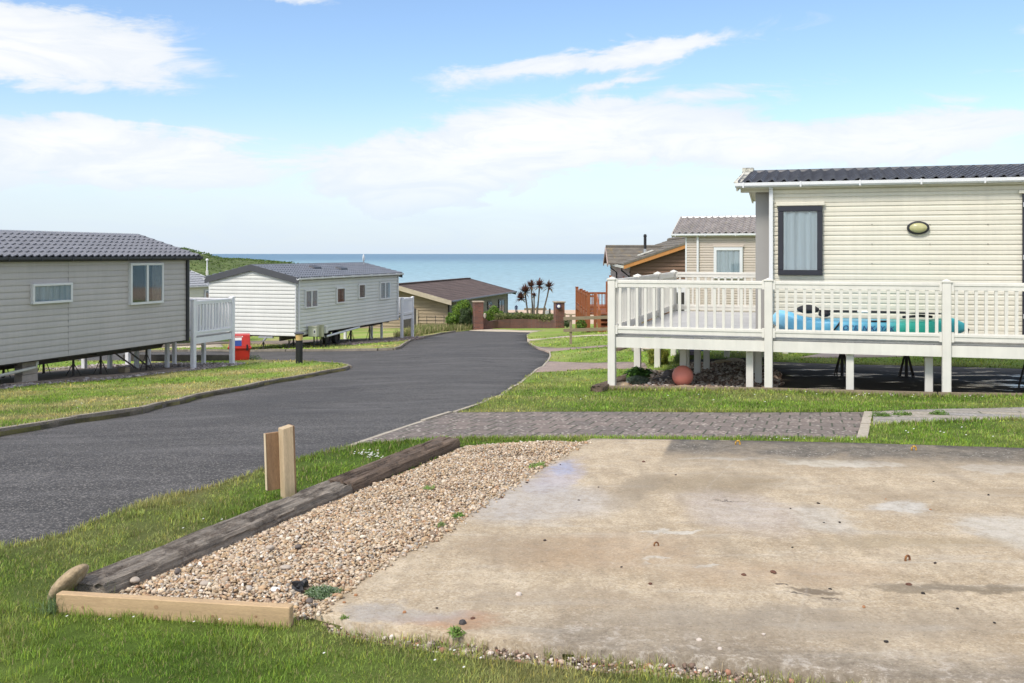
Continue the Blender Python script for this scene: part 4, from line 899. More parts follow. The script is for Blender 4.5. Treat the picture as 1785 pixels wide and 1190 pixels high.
# small white decks at the far ends of the two caravans on the left
def end_deck(label, root_o, X, Yv, a0, along, zrail, zbeam, ztop_ext, drop, mat='white_pvc', legs=(.9, 1.9, 2.8)):
    p = root_o+X*a0; g_ = Tz(*p); r = thing('raised_deck', label, 'raised deck', (p.x, p.y, g_), atan2(X.y, X.x))
    zf_ = zbeam-g_; zt_ = zrail-g_
    rail_run(r, (0, 0), (along, 0), zf_, zt_, mat, spacing=.135, th=.10, bal=.05)
    rail_run(r, (along, 0), (along, 3.6), zf_, zt_, mat, posts=(False, True), spacing=.14, th=.10, bal=.05)
    rail_run(r, (0, 3.6), (along, 3.6), zf_, zt_, mat, posts=(True, False), spacing=.14, th=.10, bal=.05)
    MB().box(.03, along-.03, .03, 3.57, zf_-.025, zf_).build('deck_floor', M['deck_board'], r)
    for y_ in legs:
        for x_ in (.08, along-.08): gz = lz(r, x_, y_)-.02; MB().box(x_-.05, x_+.05, y_-.05, y_+.05, gz, zf_-.03).build('leg', M[mat], r, bevel=.006)
    return r
p1 = wall_x(LO, LX, 337); p2 = wall_x(LO, LX, 404.5); Y1 = (LO+LX*p1).y
dL = end_deck('white plastic deck with baluster railing at the end of the grey caravan', LO, LX, LY, p1, p2-p1, zz(531, Y1), zz(587, Y1), 0, 0)
p1 = wall_x(MO, MX, 700.5); p2 = wall_x(MO, MX, 719); Y1 = (MO+MX*p1).y
dM = end_deck('small white plastic deck at the far end of the white caravan', MO, MX, MY, p1, p2-p1, zz(524, Y1), zz(550, Y1), 0, 0, legs=(1.6,))
for y_ in (-.02,):
    for x_ in (1.0, 1.9, 3.1): pass
# white steps posts under the grey caravan's far side
for k, (px, py) in enumerate(((207, 622), (243, 628), (252, 630), (287, 626))):
    pass
# ---------------------------------------------------------------- text as mesh
def text(name, s, size, mat, parent=None, loc=(0,0,0), rot=(R(90),0,0), depth=.001, shear=0, offset=0):
    c = bpy.data.curves.new(name, 'FONT'); c.body = s; c.size = size; c.extrude = depth; c.align_x = 'CENTER'; c.align_y = 'CENTER'; c.shear = shear; c.offset = offset
    o = bpy.data.objects.new(name, c); COL.objects.link(o); bpy.context.view_layer.update()
    me = bpy.data.meshes.new_from_object(o.evaluated_get(bpy.context.evaluated_depsgraph_get())); COL.objects.unlink(o); bpy.data.objects.remove(o)
    q = bpy.data.objects.new(name, me); COL.objects.link(q); me.materials.clear(); me.materials.append(mat); q.location = loc; q.rotation_euler = rot
    if parent: q.parent = parent
    return q
# ---------------------------------------------------------------- timber chalet
CX_ = Vector((.25, .968)); CY_ = Vector((-.968, .25)); CO = Vector((ax(781, 63), 63.))
aC = atan2(CX_.y, CX_.x); g = Tz(*CO)
ch = thing('timber_chalet', 'long low timber chalet with brown felt roof beyond the white caravan', 'chalet', (CO.x, CO.y, g), aC)
L = wall_x(CO, CX_, 884); Wd = 6.9; b1 = -2.98-g; b0 = -6.2-g; rise = .90; bC0 = b0
def rows(mb, fm, ul, z0, z1, p=.21):
    z = z0
    while z < z1: 
        a0, a1 = ul(z); c0, c1 = ul(min(z+p, z1)); o = [fm(a0, .06, z), fm(a1, .06, z), fm(c1, .008, min(z+p, z1)), fm(c0, .008, min(z+p, z1))]
        mb.add(o+[fm(a0, 0, z), fm(a1, 0, z)], [(0, 1, 2, 3), (4, 5, 1, 0)]); z += p
w = MB(); rows(w, lambda u, d, z: (u, -d, z), lambda z: (0, L), b0, b1); rows(w, lambda u, d, z: (u, Wd+d, z), lambda z: (0, L), b0, b1); w.build('side_wall', M['timber_grey'], ch)
lim = lambda z: (0, Wd) if z <= b1 else (min((z-b1)/rise*Wd/2, Wd/2-.01), max(Wd-(z-b1)/rise*Wd/2, Wd/2+.01))
w = MB(); rows(w, lambda u, d, z: (-d, u, z), lim, b0, b1+rise-.05); w.build('end_wall', M['timber_clad'], ch)
w = MB(); rows(w, lambda u, d, z: (L+d, u, z), lim, b0, b1+rise-.05); w.build('end_wall', M['timber_grey'], ch)
sl = rise/(Wd/2); oh = .45; e0 = b1-sl*oh+.08; zr = b1+rise+.08; x0, x1 = -.75, L+.95
rf = MB()
for sg in (0, 1):
    ya, yb = (-oh, Wd/2) if sg == 0 else (Wd+oh, Wd/2)
    n = 12
    for i in range(n):
        f0, f1 = i/n, (i+1)/n; A0 = ya+(yb-ya)*f0; A1 = ya+(yb-ya)*f1; Z0 = e0+(zr-e0)*f0+.012; Z1 = e0+(zr-e0)*f1
        rf.add([(x0, A0, Z0), (x1, A0, Z0), (x1, A1, Z1), (x0, A1, Z1), (x0, A0, Z0-.1), (x1, A0, Z0-.1), (x1, A1, Z1-.1), (x0, A1, Z1-.1)], [(0,1,2,3),(7,6,5,4),(0,4,5,1),(1,5,6,2),(3,7,4,0),(2,6,7,3)])
ro = rf.build('roof', M['felt'], ch)
MB().bar((x0, Wd/2, zr+.03), (x1-.1, Wd/2, zr+.03), .35, .06).build('ridge_cap', M['felt'], ro)
for xe in (x0-.04, x1):
    for ya in (-oh-.03, Wd+oh+.03):
        MB().add([(xe, ya, e0+.02), (xe, Wd/2, zr+.02), (xe, Wd/2, zr-.28), (xe, ya, e0-.27)]+[(xe+.04, ya, e0+.02), (xe+.04, Wd/2, zr+.02), (xe+.04, Wd/2, zr-.28), (xe+.04, ya, e0-.27)], [(0,1,2,3),(7,6,5,4),(0,4,5,1),(1,5,6,2),(2,6,7,3),(3,7,4,0)]).build('bargeboard', M['verge_wood'] if xe < 0 else M['black_trim'], ch)
MB().box(x0, x1+.05, -oh-.14, -oh-.01, e0-.10, e0+.02).build('gutter', M['dark_trim'], ch, bevel=.03)
for x_ in np.linspace(.5, L-.3, 9): MB().box(x_-.05, x_+.05, -oh+.02, -.02, e0-.15, e0-.09).build('rafter_end', M['verge_wood'], ch)
MB().box(.0, .12, -.06, -.031, b0, b1).build('corner_board', M['grey_wood'], ch); MB().box(L-.1, L+.03, -.06, -.031, b0, b1).build('corner_board', M['grey_wood'], ch)
for (pa, pb, ya, yb, hh) in ((848.5, 855.5, 525.5, 539, 0), (867.5, 877, 522, 548, 0)):
    xa, xb = wall_x(CO, CX_, pa), wall_x(CO, CX_, pb); Yq = (CO+CX_*xa).y
    window(ch, xa, zz(yb, Yq)-g, xb-xa, zz(ya, Yq)-zz(yb, Yq), 'black_trim', fw=.09, panes=2, curtain=None, y=-.03)
ya = -wall_x(CO, -CY_, 727)-0; 
xq = wall_x(CO, CY_, 726); MB().box(-.07, -.032, xq, xq+.9, b0, zz(536.5, 64)-g).build('door', M['grey_wood'], ch)
MB().box(-.09, -.06, xq-.12, xq-.02, b0, zz(539, 64)-g).build('door_frame', M['verge_wood'], ch)
# thin rail fence against the chalet end
q0 = G(730, 558); q1 = G(778, 553)
fc = thing('wire_fence', 'thin dark wire fence in front of the chalet gable wall', 'fence', (ax(730, 61.5), 61.5, Tz(ax(730, 61.5), 61.5)))
for px in (730, 744, 759, 774):
    x_ = ax(px, 61.5)-ax(730, 61.5); MB().tube([(x_, 0, -.1), (x_, 0, .85)], .016, 6).build('post', M['grey_wood'], fc)
for z_ in (.2, .5, .82): MB().tube([(0, 0, z_), (ax(774, 61.5)-ax(730, 61.5), 0, z_)], .009, 5).build('wire', M['grey_wood'], fc)

# ---------------------------------------------------------------- gateway: brick piers and low wall
def brick_mat(name, c1, c2, mort):
    m, t, b, c = gm(name); geo = t.new('ShaderNodeNewGeometry'); nx_, ny_, nz_ = t.xyz(geo.outputs['Normal']); x_, y_, z_ = t.xyz(c)
    u = t.m('ADD', x_, y_); n = t.new('ShaderNodeTexBrick'); t.l.new(t.comb(u, z_, 0), n.inputs['Vector']); n.inputs['Scale'].default_value = 1
    n.inputs['Brick Width'].default_value = .225; n.inputs['Row Height'].default_value = .075; n.inputs['Mortar Size'].default_value = .010
    n.inputs['Color1'].default_value = (*c1, 1); n.inputs['Color2'].default_value = (*c2, 1); n.inputs['Mortar'].default_value = (*mort, 1); n.inputs['Bias'].default_value = -.1
    kk = t.m('ADD', .6, t.m('MULTIPLY', t.noise(c, 3, 5, .7), .8)); col = t.mix(1.0, n.outputs['Color'], t.comb(kk, kk, kk), 'MULTIPLY')
    t.l.new(col, b.inputs['Base Color']); b.inputs['Roughness'].default_value = .9; t.l.new(t.bump(n.outputs['Fac'], -.5, .01), b.inputs['Normal']); return m
M['brick'] = brick_mat('red_brick', (.20, .065, .04), (.09, .042, .035), (.17, .13, .11))
M['brick_dark'] = brick_mat('dark_brick', (.15, .062, .045), (.10, .05, .04), (.12, .09, .08))
M['cap'] = pm('pier_cap_stone', (.36,.29,.22), .85, .15, 6)
gl = Vector((ax(838, 59.5), 59.5)); gr_ = Vector((ax(975, 58.5), 58.5))
def pier(label, px0, px1, Yp, ytop, ybase, ang):
    w_ = (px1-px0)/F*Yp/(cos(ang)+sin(ang)); c = at((px0+px1)/2, ytop, Yp); g_ = Tz(c.x, c.y); zt_ = c.z-g_
    r = thing('brick_pier', label, 'brick pier', (c.x, c.y, g_), ang, 'brick piers of the gateway')
    MB().box(-w_/2, w_/2, -w_/2, w_/2, -.4, zt_-.07).build('shaft', M['brick'], r, bevel=.01)
    MB().box(-w_/2-.05, w_/2+.05, -w_/2-.05, w_/2+.05, zt_-.07, zt_).build('cap', M['cap'], r, bevel=.01); return r, w_, zt_
p1_, w1, z1_ = pier('brick pier with an oval light, standing beside the green bushes', 823.5, 843, 60, 524.5, 571, R(12))
p2_, w2, z2_ = pier('brick pier bearing a round dark blue and white emblem', 965, 984, 59, 525, 568, R(14))
# emblem
em = thing('round_sign', 'round navy and white emblem plate on the right brick pier', 'sign', (p2_.location.x-.04, p2_.location.y-w2*.5-.11, zz(533, 59)), R(2))
oval(MB(), .155, .155, 0, -.02).build('plate', M['navy'], em, smooth=True); oval(MB(), .092, .092, -.02, -.03).build('disc', M['white_paint'], em, smooth=True)
MB().add([(-.035, -.033, -.03), (.035, -.033, -.03), (.0, -.033, .045), (-.035, -.028, -.03), (.035, -.028, -.03), (0, -.028, .045)], [(0,1,2),(3,5,4),(0,3,4,1),(1,4,5,2),(2,5,3,0)]).build('mark', M['pink_paint'], em)
lt = thing('pier_light', 'pale oval light on the side of the left brick pier', 'light', (ax(845, 59.6), 59.72, zz(550, 59.6)), R(35))
oval(MB(), .085, .16, 0, -.03).build('rim', M['pipe'], lt, smooth=True); oval(MB(), .07, .14, -.02, -.035, dome=.03).build('lens', M['cap'], lt, smooth=True)
# low curved wall
pts = [(848, 556, 60.2), (853, 560.5, 60.4), (860, 559, 60.6), (868, 557.5, 61), (890, 556, 61.3), (920, 556, 61.3), (945, 557, 60.8), (960, 558, 60), (966, 559, 59.4)]
tp = [at(*p) for p in pts]; tp = [Vector((843/1, 0, 0))]*0+[at(843, 550, 60.1)]+tp; o0 = at(900, 571, 61); w = MB()
for a, b_ in zip(tp[:-1], tp[1:]):
    d_ = Vector((b_.x-a.x, b_.y-a.y)).normalized(); n_ = Vector((-d_.y, d_.x))*.24
    q = [(a.x, a.y), (b_.x, b_.y), (b_.x+n_.x, b_.y+n_.y), (a.x+n_.x, a.y+n_.y)]; zt_ = [a.z, b_.z, b_.z, a.z]; zb_ = min(Tz(a.x, a.y), Tz(b_.x, b_.y))-.3
    w.add([(x_, y_, zb_) for x_, y_ in q]+[(x_, y_, z_) for (x_, y_), z_ in zip(q, zt_)], [(0,3,2,1),(4,5,6,7),(0,1,5,4),(1,2,6,5),(2,3,7,6),(3,0,4,7)])
tag(w.build('low_wall', M['brick_dark'], loc=o0), 'low curved dark brick wall between the two brick piers', 'wall')

# ---- timber rails, gate and posts behind the low wall
rb = thing('timber_rail', 'stout pale timber rail on posts standing among the palm trunks', 'timber rail', (ax(918, 66), 66, Tz(ax(918, 66), 66)))
x1_ = ax(950, 66)-ax(918, 66); zr_ = zz(538.5, 66)-rb.location.z
MB().bar((-.15, 0, zr_), (x1_+.1, .25, zr_-.02), .14, .14).build('rail', M['fence_wood'], rb, bevel=.01)
for x_, dx in ((.05, .25), (.3, .1), (x1_*.55, 0), (x1_, 0)): MB().bar((x_+dx, .05, -.3), (x_, .05, zr_+.02+(.1 if dx == 0 else -.05)), .11).build('post', M['fence_wood'], rb)
MB().bar((x1_*.5, .05, zr_*.45), (x1_, .05, zr_*.45), .06, .08).build('lower_rail', M['fence_wood'], rb)
gt = thing('low_gate', 'low dark green boarded gate beside the end of the chalet', 'gate', (ax(885, 68), 68, Tz(ax(885, 68), 68)))
x1_ = ax(901, 68)-ax(885, 68); zg = zz(544.5, 68)-gt.location.z
MB().box(.04, x1_-.04, -.02, .02, -.2, zg).build('panel', pm('green_board', (.05,.065,.045), .8, .2, 3), gt)
for x_, e in ((0, .05), (x1_, .14)): MB().box(x_-.05, x_+.05, -.06, .06, -.3, zg+e).build('post', M['grey_wood'], gt)
bp = at(958.3, 537.5, 62.5); tag(MB().box(-.055, .055, -.055, .055, -.4, bp.z-Tz(bp.x, bp.y)).build('gate_post', M['grey_wood'], bevel=.01, loc=(0, 0, 0)), 'black timber gate post just left of the emblem pier', 'post').location = (bp.x, bp.y, Tz(bp.x, bp.y))
wp = at(953.5, 541, 64); tag(MB().box(-.12, .12, -.02, .02, -.3, wp.z-Tz(wp.x, wp.y)).build('garden_gate', M['white_pvc'], loc=(0, 0, 0)), 'narrow white panel standing between the timber rail and the black gate post', 'gate').location = (wp.x, wp.y, Tz(wp.x, wp.y))
cn = at(911, 541.5, 72); g_ = Tz(cn.x, cn.y)
# beach fence
bf = thing('beach_fence', 'low grey post and rail fence along the top of the shingle beach', 'fence', (ax(900, 84), 84, Tz(ax(900, 84), 84)))
for i in range(9):
    x_ = -1+i*1.3; gz = Tz(bf.location.x+x_, 84)-bf.location.z; MB().box(x_-.05, x_+.05, -.05, .05, gz-.2, gz+.95).build('post', M['fence_wood'], bf)
for z_ in (.45, .85): MB().bar((-1, 0, z_), (9.4, 0, z_), .04, .09).build('rail', M['fence_wood'], bf)
# person on the beach crest
pq = at(901, 537.3, 150)
def person(label, loc, s=1.0):
    r = bpy.data.meshes.new('person'); bm = bmesh.new()
    J = dict(pelvis=(0, 0, .95), chest=(0, -.02, 1.3), neck=(0, 0, 1.48), head=(0, -.02, 1.62), hl=(-.1, 0, .9), kl=(-.12, -.02, .5), fl=(-.13, 0, .06), tl=(-.14, -.15, .03), hr=(.1, 0, .9), kr=(.12, -.05, .5), frt=(.13, 0, .06), tr=(.14, -.15, .03), sl=(-.19, 0, 1.42), el=(-.25, .02, 1.13), wl=(-.24, -.08, .88), hnl=(-.23, -.11, .80), sr=(.19, 0, 1.42), er=(.25, .02, 1.13), wr=(.24, -.08, .88), hnr=(.23, -.11, .80))
    Rd = dict(pelvis=.17, chest=.18, neck=.07, head=.105, hl=.11, kl=.075, fl=.05, tl=.035, hr=.11, kr=.075, frt=.05, tr=.035, sl=.08, el=.06, wl=.04, hnl=.035, sr=.08, er=.06, wr=.04, hnr=.035)
    E = [('pelvis', 'chest'), ('chest', 'neck'), ('neck', 'head'), ('pelvis', 'hl'), ('hl', 'kl'), ('kl', 'fl'), ('fl', 'tl'), ('pelvis', 'hr'), ('hr', 'kr'), ('kr', 'frt'), ('frt', 'tr'), ('chest', 'sl'), ('sl', 'el'), ('el', 'wl'), ('wl', 'hnl'), ('chest', 'sr'), ('sr', 'er'), ('er', 'wr'), ('wr', 'hnr')]
    vv = {k: bm.verts.new(v) for k, v in J.items()}
    for a, b_ in E: bm.edges.new((vv[a], vv[b_]))
    bm.to_mesh(r); bm.free(); o = bpy.data.objects.new('person', r); COL.objects.link(o)
    o.modifiers.new('skin', 'SKIN'); 
    for i, k in enumerate(J): r.skin_vertices[0].data[i].radius = (Rd[k], Rd[k]*.8); r.skin_vertices[0].data[i].use_root = (i == 0)
    o.modifiers.new('sub', 'SUBSURF').levels = 1; o.modifiers['sub'].render_levels = 1
    r.materials.append(pm('dark_blue_clothes', (.03, .04, .075), .9, .1, 5)); o.location = loc; o.scale = (s, s, s); return tag(o, label, 'person')
pg = (pq.x, 150, pq.z-.75)
person('person in dark clothing on the beach crest, seen between chalet and palms', (pq.x, 172, zz(530.3, 172)-1.72), 1.0)

# ---------------------------------------------------------------- near rail fence on the right lawn
fp = G(995, 600); fn = thing('rail_fence', 'weathered two rail timber fence with one post on the right lawn', 'fence', tuple(fp))
Yf = fp.y; zt_ = zz(548, Yf)-fp.z
MB().box(-.045, .045, -.045, .045, -.2, zt_).build('post', M['fence_wood'], fn, bevel=.006)
for (ya, yb) in ((554.5, 552.0), (575, 572.5)):
    MB().bar((ax(982, Yf)-fp.x, -.06, zz(ya+.5, Yf)-fp.z), (ax(1125, Yf)-fp.x, -.06-.6*0, zz(yb-2, Yf)-fp.z), .035, .115).build('rail', M['fence_wood'], fn)
x_ = ax(1125, Yf)-fp.x-.1; MB().box(x_-.045, x_+.045, -.04, .05, -.5, zt_).build('post', M['fence_wood'], fn, bevel=.006)

# ---------------------------------------------------------------- orange deck with steps and the brown lodge
DO_ = Vector((ax(1026, 44.5), 44.5)); g = Tz(*DO_)
od = thing('timber_deck', 'orange stained timber deck with steps and slatted railing beside the brown lodge', 'timber deck', (DO_.x, DO_.y, g), 0)
Ld = 8.0; zf = zz(546, 44.5)-g; zt = zz(512, 44.5)-g
ow = M['orange_wood']
px_ = [ (1026, 0), (1022.5, 1.5), (1018.5, 3.1), (1014, 4.9), (1007, 8.0)]
for px, dd in px_:
    MB().box(-.075, .075, dd-.06, dd+.06, lz(od, 0, dd)-.2, zt+.02).build('post', ow, od); MB().box(-.09, .09, dd-.08, dd+.08, zt+.02, zt+.06).build('post_cap', ow, od)
for z_, h_ in ((zt-.10, .08), (zf+.10, .08)): MB().box(-.03, .03, .06, Ld-.06, z_-h_/2, z_+h_/2).build('rail', ow, od)
for i in range(int(Ld/.16)):
    y_ = .14+i*.16; MB().box(-.018, .018, y_-.018, y_+.018, zf+.1, zt-.1).build('baluster', ow, od)
MB().box(-.02, 2.3, 0, Ld, zf-.05, zf).build('deck_floor', ow, od); MB().box(-.045, -.022, .06, Ld, zf-.22, zf).build('fascia', ow, od)
for y_ in (.8, 2.2, 3.9, 6.4): MB().box(-.05, .05, y_-.05, y_+.05, lz(od, 0, y_)-.2, zf-.05).build('leg', ow, od)
for x_ in (.30, 1.15):
    MB().box(x_-.065, x_+.065, -.07, .05, -.3, zt+.03 if x_ < 1 else zt-.05).build('post', ow, od)
for z_ in (zt-.10, zf+.10): MB().box(.08, .24, -.025, .02, z_-.04, z_+.04).build('rail', ow, od)
for x_ in (.12, .2): MB().box(x_-.015, x_+.015, -.02, .01, zf+.1, zt-.1).build('baluster', ow, od)
# rear railing seen past the steps
for z_ in (zt-.08, zf+.12): MB().box(.0, 2.3, Ld*.35-.03, Ld*.35+.03, z_-.05, z_+.05).build('rail', ow, od)
for i in range(15): MB().box(.12+i*.15-.02, .12+i*.15+.02, Ld*.35-.02, Ld*.35+.02, zf+.1, zt-.08).build('baluster', ow, od)
ns = 5
for i in range(ns):
    z_ = zf-(i+1)*(zf/ns)*1.0; y_ = -.28*(i+1); gz = -.25
    MB().box(.42, 1.5, y_, y_+.30, z_-.03+.15, z_+.02+.15).build('step', ow, od); MB().box(.42, 1.5, y_+.27, y_+.29, z_-.05, z_+.12).build('riser', pm('step_riser', (.20, .065, .03), .7, .2, 4) if i == 0 else MATS['step_riser'], od)
yb_ = -.28*ns; MB().bar((.36, -.05, zt-.02), (.36, yb_, zf*.35+.75), .07, .09).build('handrail', ow, od)
MB().box(.29, .43, yb_-.07, yb_+.07, -.3, zf*.35+.78).build('newel_post', ow, od)
MB().bar((.36, -.05, zf-.05), (.36, yb_, .12), .05, .22).build('stringer', ow, od); MB().bar((1.52, -.05, zf-.05), (1.52, yb_, .12), .05, .22).build('stringer', ow, od)

# lodge, turned to look up the slope
HO = Vector((ax(1099, 43), 43.)); HX = Vector((.045, .999)); HY_ = Vector((-.999, .045)); g = Tz(*HO)
lo = thing('brown_lodge', 'brown board lodge with an old lichened tile roof, small cross gable and black flue', 'lodge', (HO.x, HO.y, g), atan2(-.045, .999))
# frame: x along gable to the right, y away
zE = zz(459, 43)-g; Wl = 6.9; Ll = 15.0; ri = 1.17
w = MB(); rows(w, lambda u, d, z: (-d, u, z), lambda z: (0, Ll), -1.6, zE+.02, .16); w.build('side_wall', M['lodge_pink'], lo)
lim2 = lambda z: (0, Wl) if z <= zE else (min((z-zE)/ri*Wl/2, Wl/2-.01), max(Wl-(z-zE)/ri*Wl/2, Wl/2+.01))
w = MB(); rows(w, lambda u, d, z: (u, -d, z), lim2, -1.6, zE+ri-.05, .16); w.build('gable_wall', M['lodge_board'], lo)
w = MB(); rows(w, lambda u, d, z: (u, Ll+d, z), lim2, -1.6, zE+ri-.05, .16); w.build('gable_wall', M['lodge_board'], lo)
rf = MB()
def shing(mb, x0, x1, P0, P1, swap, n=9, x0t=None):
    for i in range(n):
        f0, f1 = i/n, (i+1)/n; u0, u1 = P0[0]+(P1[0]-P0[0])*f0, P0[0]+(P1[0]-P0[0])*f1; z0, z1 = P0[1]+(P1[1]-P0[1])*f0+.03, P0[1]+(P1[1]-P0[1])*f1+.008
        xa = x0 if x0t is None else x0+(x0t-x0)*f0; xb = x0 if x0t is None else x0+(x0t-x0)*f1
        q = [(xa, u0, z0), (x1, u0, z0), (x1, u1, z1), (xb, u1, z1), (xa, u0, z0-.05), (x1, u0, z0-.05), (x1, u1, z1-.03), (xb, u1, z1-.03)]
        if swap: q = [(b, a, c) for a, b, c in q]
        mb.add(q, [(0,1,2,3),(7,6,5,4),(0,4,5,1),(1,5,6,2),(2,6,7,3),(3,7,4,0)])
sl = ri/(Wl/2); oh = .3
shing(rf, -.35, Ll+.35, (-oh, zE-sl*oh+.06), (Wl/2, zE+ri+.06), True); shing(rf, -.35, Ll+.35, (Wl+oh, zE-sl*oh+.06), (Wl/2, zE+ri+.06), True)
ro = rf.build('roof', M['shingle'], lo)
rc = MB(); rc.tube([(Wl/2, -.36, zE+ri+.08), (Wl/2, Ll+.36, zE+ri+.08)], .12, 8); rc.build('ridge_cap', M['shingle'], ro, smooth=True)
MB().add([(-oh-.02, -.38, zE-sl*oh+.05), (Wl/2, -.38, zE+ri+.05), (Wl/2, -.38, zE+ri-.14), (-oh-.02, -.38, zE-sl*oh-.14), (-oh-.02, -.34, zE-sl*oh+.05), (Wl/2, -.34, zE+ri+.05), (Wl/2, -.34, zE+ri-.14), (-oh-.02, -.34, zE-sl*oh-.14)], [(0,1,2,3),(7,6,5,4),(0,4,5,1),(1,5,6,2),(2,6,7,3),(3,7,4,0)]).build('bargeboard', M['fascia_orange'], lo)
MB().add([(-oh-.02, -.40, zE-sl*oh+.12), (Wl/2, -.40, zE+ri+.12), (Wl/2, -.40, zE+ri+.03), (-oh-.02, -.40, zE-sl*oh+.03), (-oh-.02, -.35, zE-sl*oh+.12), (Wl/2, -.35, zE+ri+.12), (Wl/2, -.35, zE+ri+.03), (-oh-.02, -.35, zE-sl*oh+.03)], [(0,1,2,3),(7,6,5,4),(0,4,5,1),(1,5,6,2),(2,6,7,3),(3,7,4,0)]).build('verge', M['shingle'], lo)
for ya, yb in ((-.3, 4.4), (8.2, Ll+.3)):
    MB().box(-oh-.14, -oh-.02, ya, yb, zE-sl*oh-.09, zE-sl*oh+.01).build('gutter', M['pipe'], lo)
MB().box(-oh+.02, -.01, 0, Ll, zE-sl*oh-.12, zE-sl*oh-.03).build('soffit', M['upvc'], lo)
for y_ in (.0, 8.6):
    dpm = MB(); dpm.tube([(-oh-.08, y_+.1, zE-.1), (-oh-.08, y_+.1, zE-.32), (-.08, y_, zE-.55), (-.08, y_, -1)], .04, 8); dpm.build('downpipe', M['black'], lo, smooth=True)
# cross gable
yc = 6.3; hw = 1.9; xg = -.75; zr2 = zz(430.5, 49.5)-g; ze2 = zE-sl*oh+.10; xr = (zr2-(zE+.02))/sl
cg = MB()
for sg in (-1, 1): shing(cg, xg, .35, (yc+sg*(hw+.2), ze2-.05), (yc, zr2), False, 5, None)
rf2 = MB()
for sg in (-1, 1):
    n = 5
    for i in range(n):
        f0, f1 = i/n, (i+1)/n; y0_, y1_ = yc+sg*(hw+.2)*(1-f0), yc+sg*(hw+.2)*(1-f1); z0, z1 = ze2-.05+(zr2-ze2+.05)*f0+.03, ze2-.05+(zr2-ze2+.05)*f1+.008
        xe0 = -.3+(xr+.3)*f0; xe1 = -.3+(xr+.3)*f1
        rf2.add([(xg, y0_, z0), (xe0, y0_, z0), (xe1, y1_, z1), (xg, y1_, z1), (xg, y0_, z0-.06), (xe0, y0_, z0-.06), (xe1, y1_, z1-.06), (xg, y1_, z1-.06)], [(0,1,2,3),(7,6,5,4),(0,4,5,1),(1,5,6,2),(2,6,7,3),(3,7,4,0)])
r2 = rf2.build('cross_gable_roof', M['shingle'], lo)
MB().tube([(xg-.02, yc, zr2+.03), (xr, yc, zr2+.03)], .09, 6).build('ridge_cap', M['shingle'], r2)
MB().add([(-.3, yc-hw, ze2-.1), (-.3, yc+hw, ze2-.1), (-.3, yc, zr2-.08), (.2, yc-hw, ze2-.1), (.2, yc+hw, ze2-.1), (.2, yc, zr2-.08)], [(0,1,2),(3,5,4),(0,3,4,1),(1,4,5,2),(2,5,3,0)]).build('cross_gable_wall', M['lodge_board'], lo)
for sg in (-1, 1): MB().bar((xg-.03, yc+sg*(hw+.2), ze2-.12), (xg-.03, yc, zr2-.08), .04, .17).build('bargeboard', M['lodge_pink'], lo)
for k, y_ in enumerate((1.3, 3.2)): MB().box(-.06, -.01, y_, y_+.9, zE-1.75, zE-.65).build('window', M['orange_wood'], lo)
for y_ in (-.3, 1.2, 2.6): MB().box(-.95, -.85, y_-.05, y_+.05, 0, zE-.55-.12*y_).build('veranda_post', M['orange_wood'], lo)
fq = at(1124.5, 433, 46.5); fx_, fy_ = fq.x-HO.x, fq.y-HO.y; sz_ = zE+sl*(fx_+.1)+.05
fl_ = thing('flue', 'black metal flue with pale collar standing on the lichened tile roof', 'flue', (fq.x, 46.5, g+sz_), 0)
hh = zz(408, 46.5)-(g+sz_)
MB().lathe([(.075, -.1), (.075, hh*.22)], 16).build('collar', M['galv'], fl_, smooth=True); MB().lathe([(.068, hh*.22), (.068, hh*.86), (.085, hh*.88), (.085, hh*.93), (.06, hh*.95), (.065, hh)], 16).build('pipe', M['black'], fl_, smooth=True)
MB().add([(-.35, -.3, -sl*.35+.03), (.35, -.3, sl*.35+.03), (.35, .2, sl*.35+.03), (-.35, .2, -sl*.35+.03), (-.35, -.3, -sl*.35-.02), (.35, -.3, sl*.35-.02), (.35, .2, sl*.35-.02), (-.35, .2, -sl*.35-.02)], [(0,1,2,3),(7,6,5,4),(0,4,5,1),(1,5,6,2),(2,6,7,3),(3,7,4,0)]).build('flashing', M['pipe'], fl_)

# ---------------------------------------------------------------- red fire point cabinet and bollard light
q = G(418, 627); rc_ = thing('fire_point_box', 'red fire point cabinet with blue and white notice beside the white deck', 'fire point box', tuple(q), R(14))
Yq = q.y; w_ = .66; zt_ = zz(583, Yq)-q.z; zm = zz(605, Yq)-q.z
MB().add([(-.28, -.2, 0), (.28, -.2, 0), (.28, .2, 0), (-.28, .2, 0), (-w_/2+.02, -.23, zm-.02), (w_/2-.02, -.23, zm-.02), (w_/2-.02, .23, zm-.02), (-w_/2+.02, .23, zm-.02)], [(0,3,2,1),(4,5,6,7),(0,1,5,4),(1,2,6,5),(2,3,7,6),(3,0,4,7)]).build('lower_bin', M['red'], rc_, bevel=.01)
MB().box(-w_/2-.02, w_/2+.02, -.26, .24, zm-.03, zm+.03).build('lip', M['red'], rc_, bevel=.01)
MB().add([(-w_/2+.01, -.22, zm+.03), (w_/2-.01, -.22, zm+.03), (w_/2-.01, .2, zm+.03), (-w_/2+.01, .2, zm+.03), (-w_/2+.03, -.15, zt_), (w_/2-.03, -.15, zt_), (w_/2-.03, .2, zt_+.02), (-w_/2+.03, .2, zt_+.02)], [(0,3,2,1),(4,5,6,7),(0,1,5,4),(1,2,6,5),(2,3,7,6),(3,0,4,7)]).build('hood', M['red'], rc_, bevel=.012)
tl = atan2(.07, zt_-zm-.03); hz = zt_-zm-.03
def fy(f, o=.004): return -.22+.07*f-o
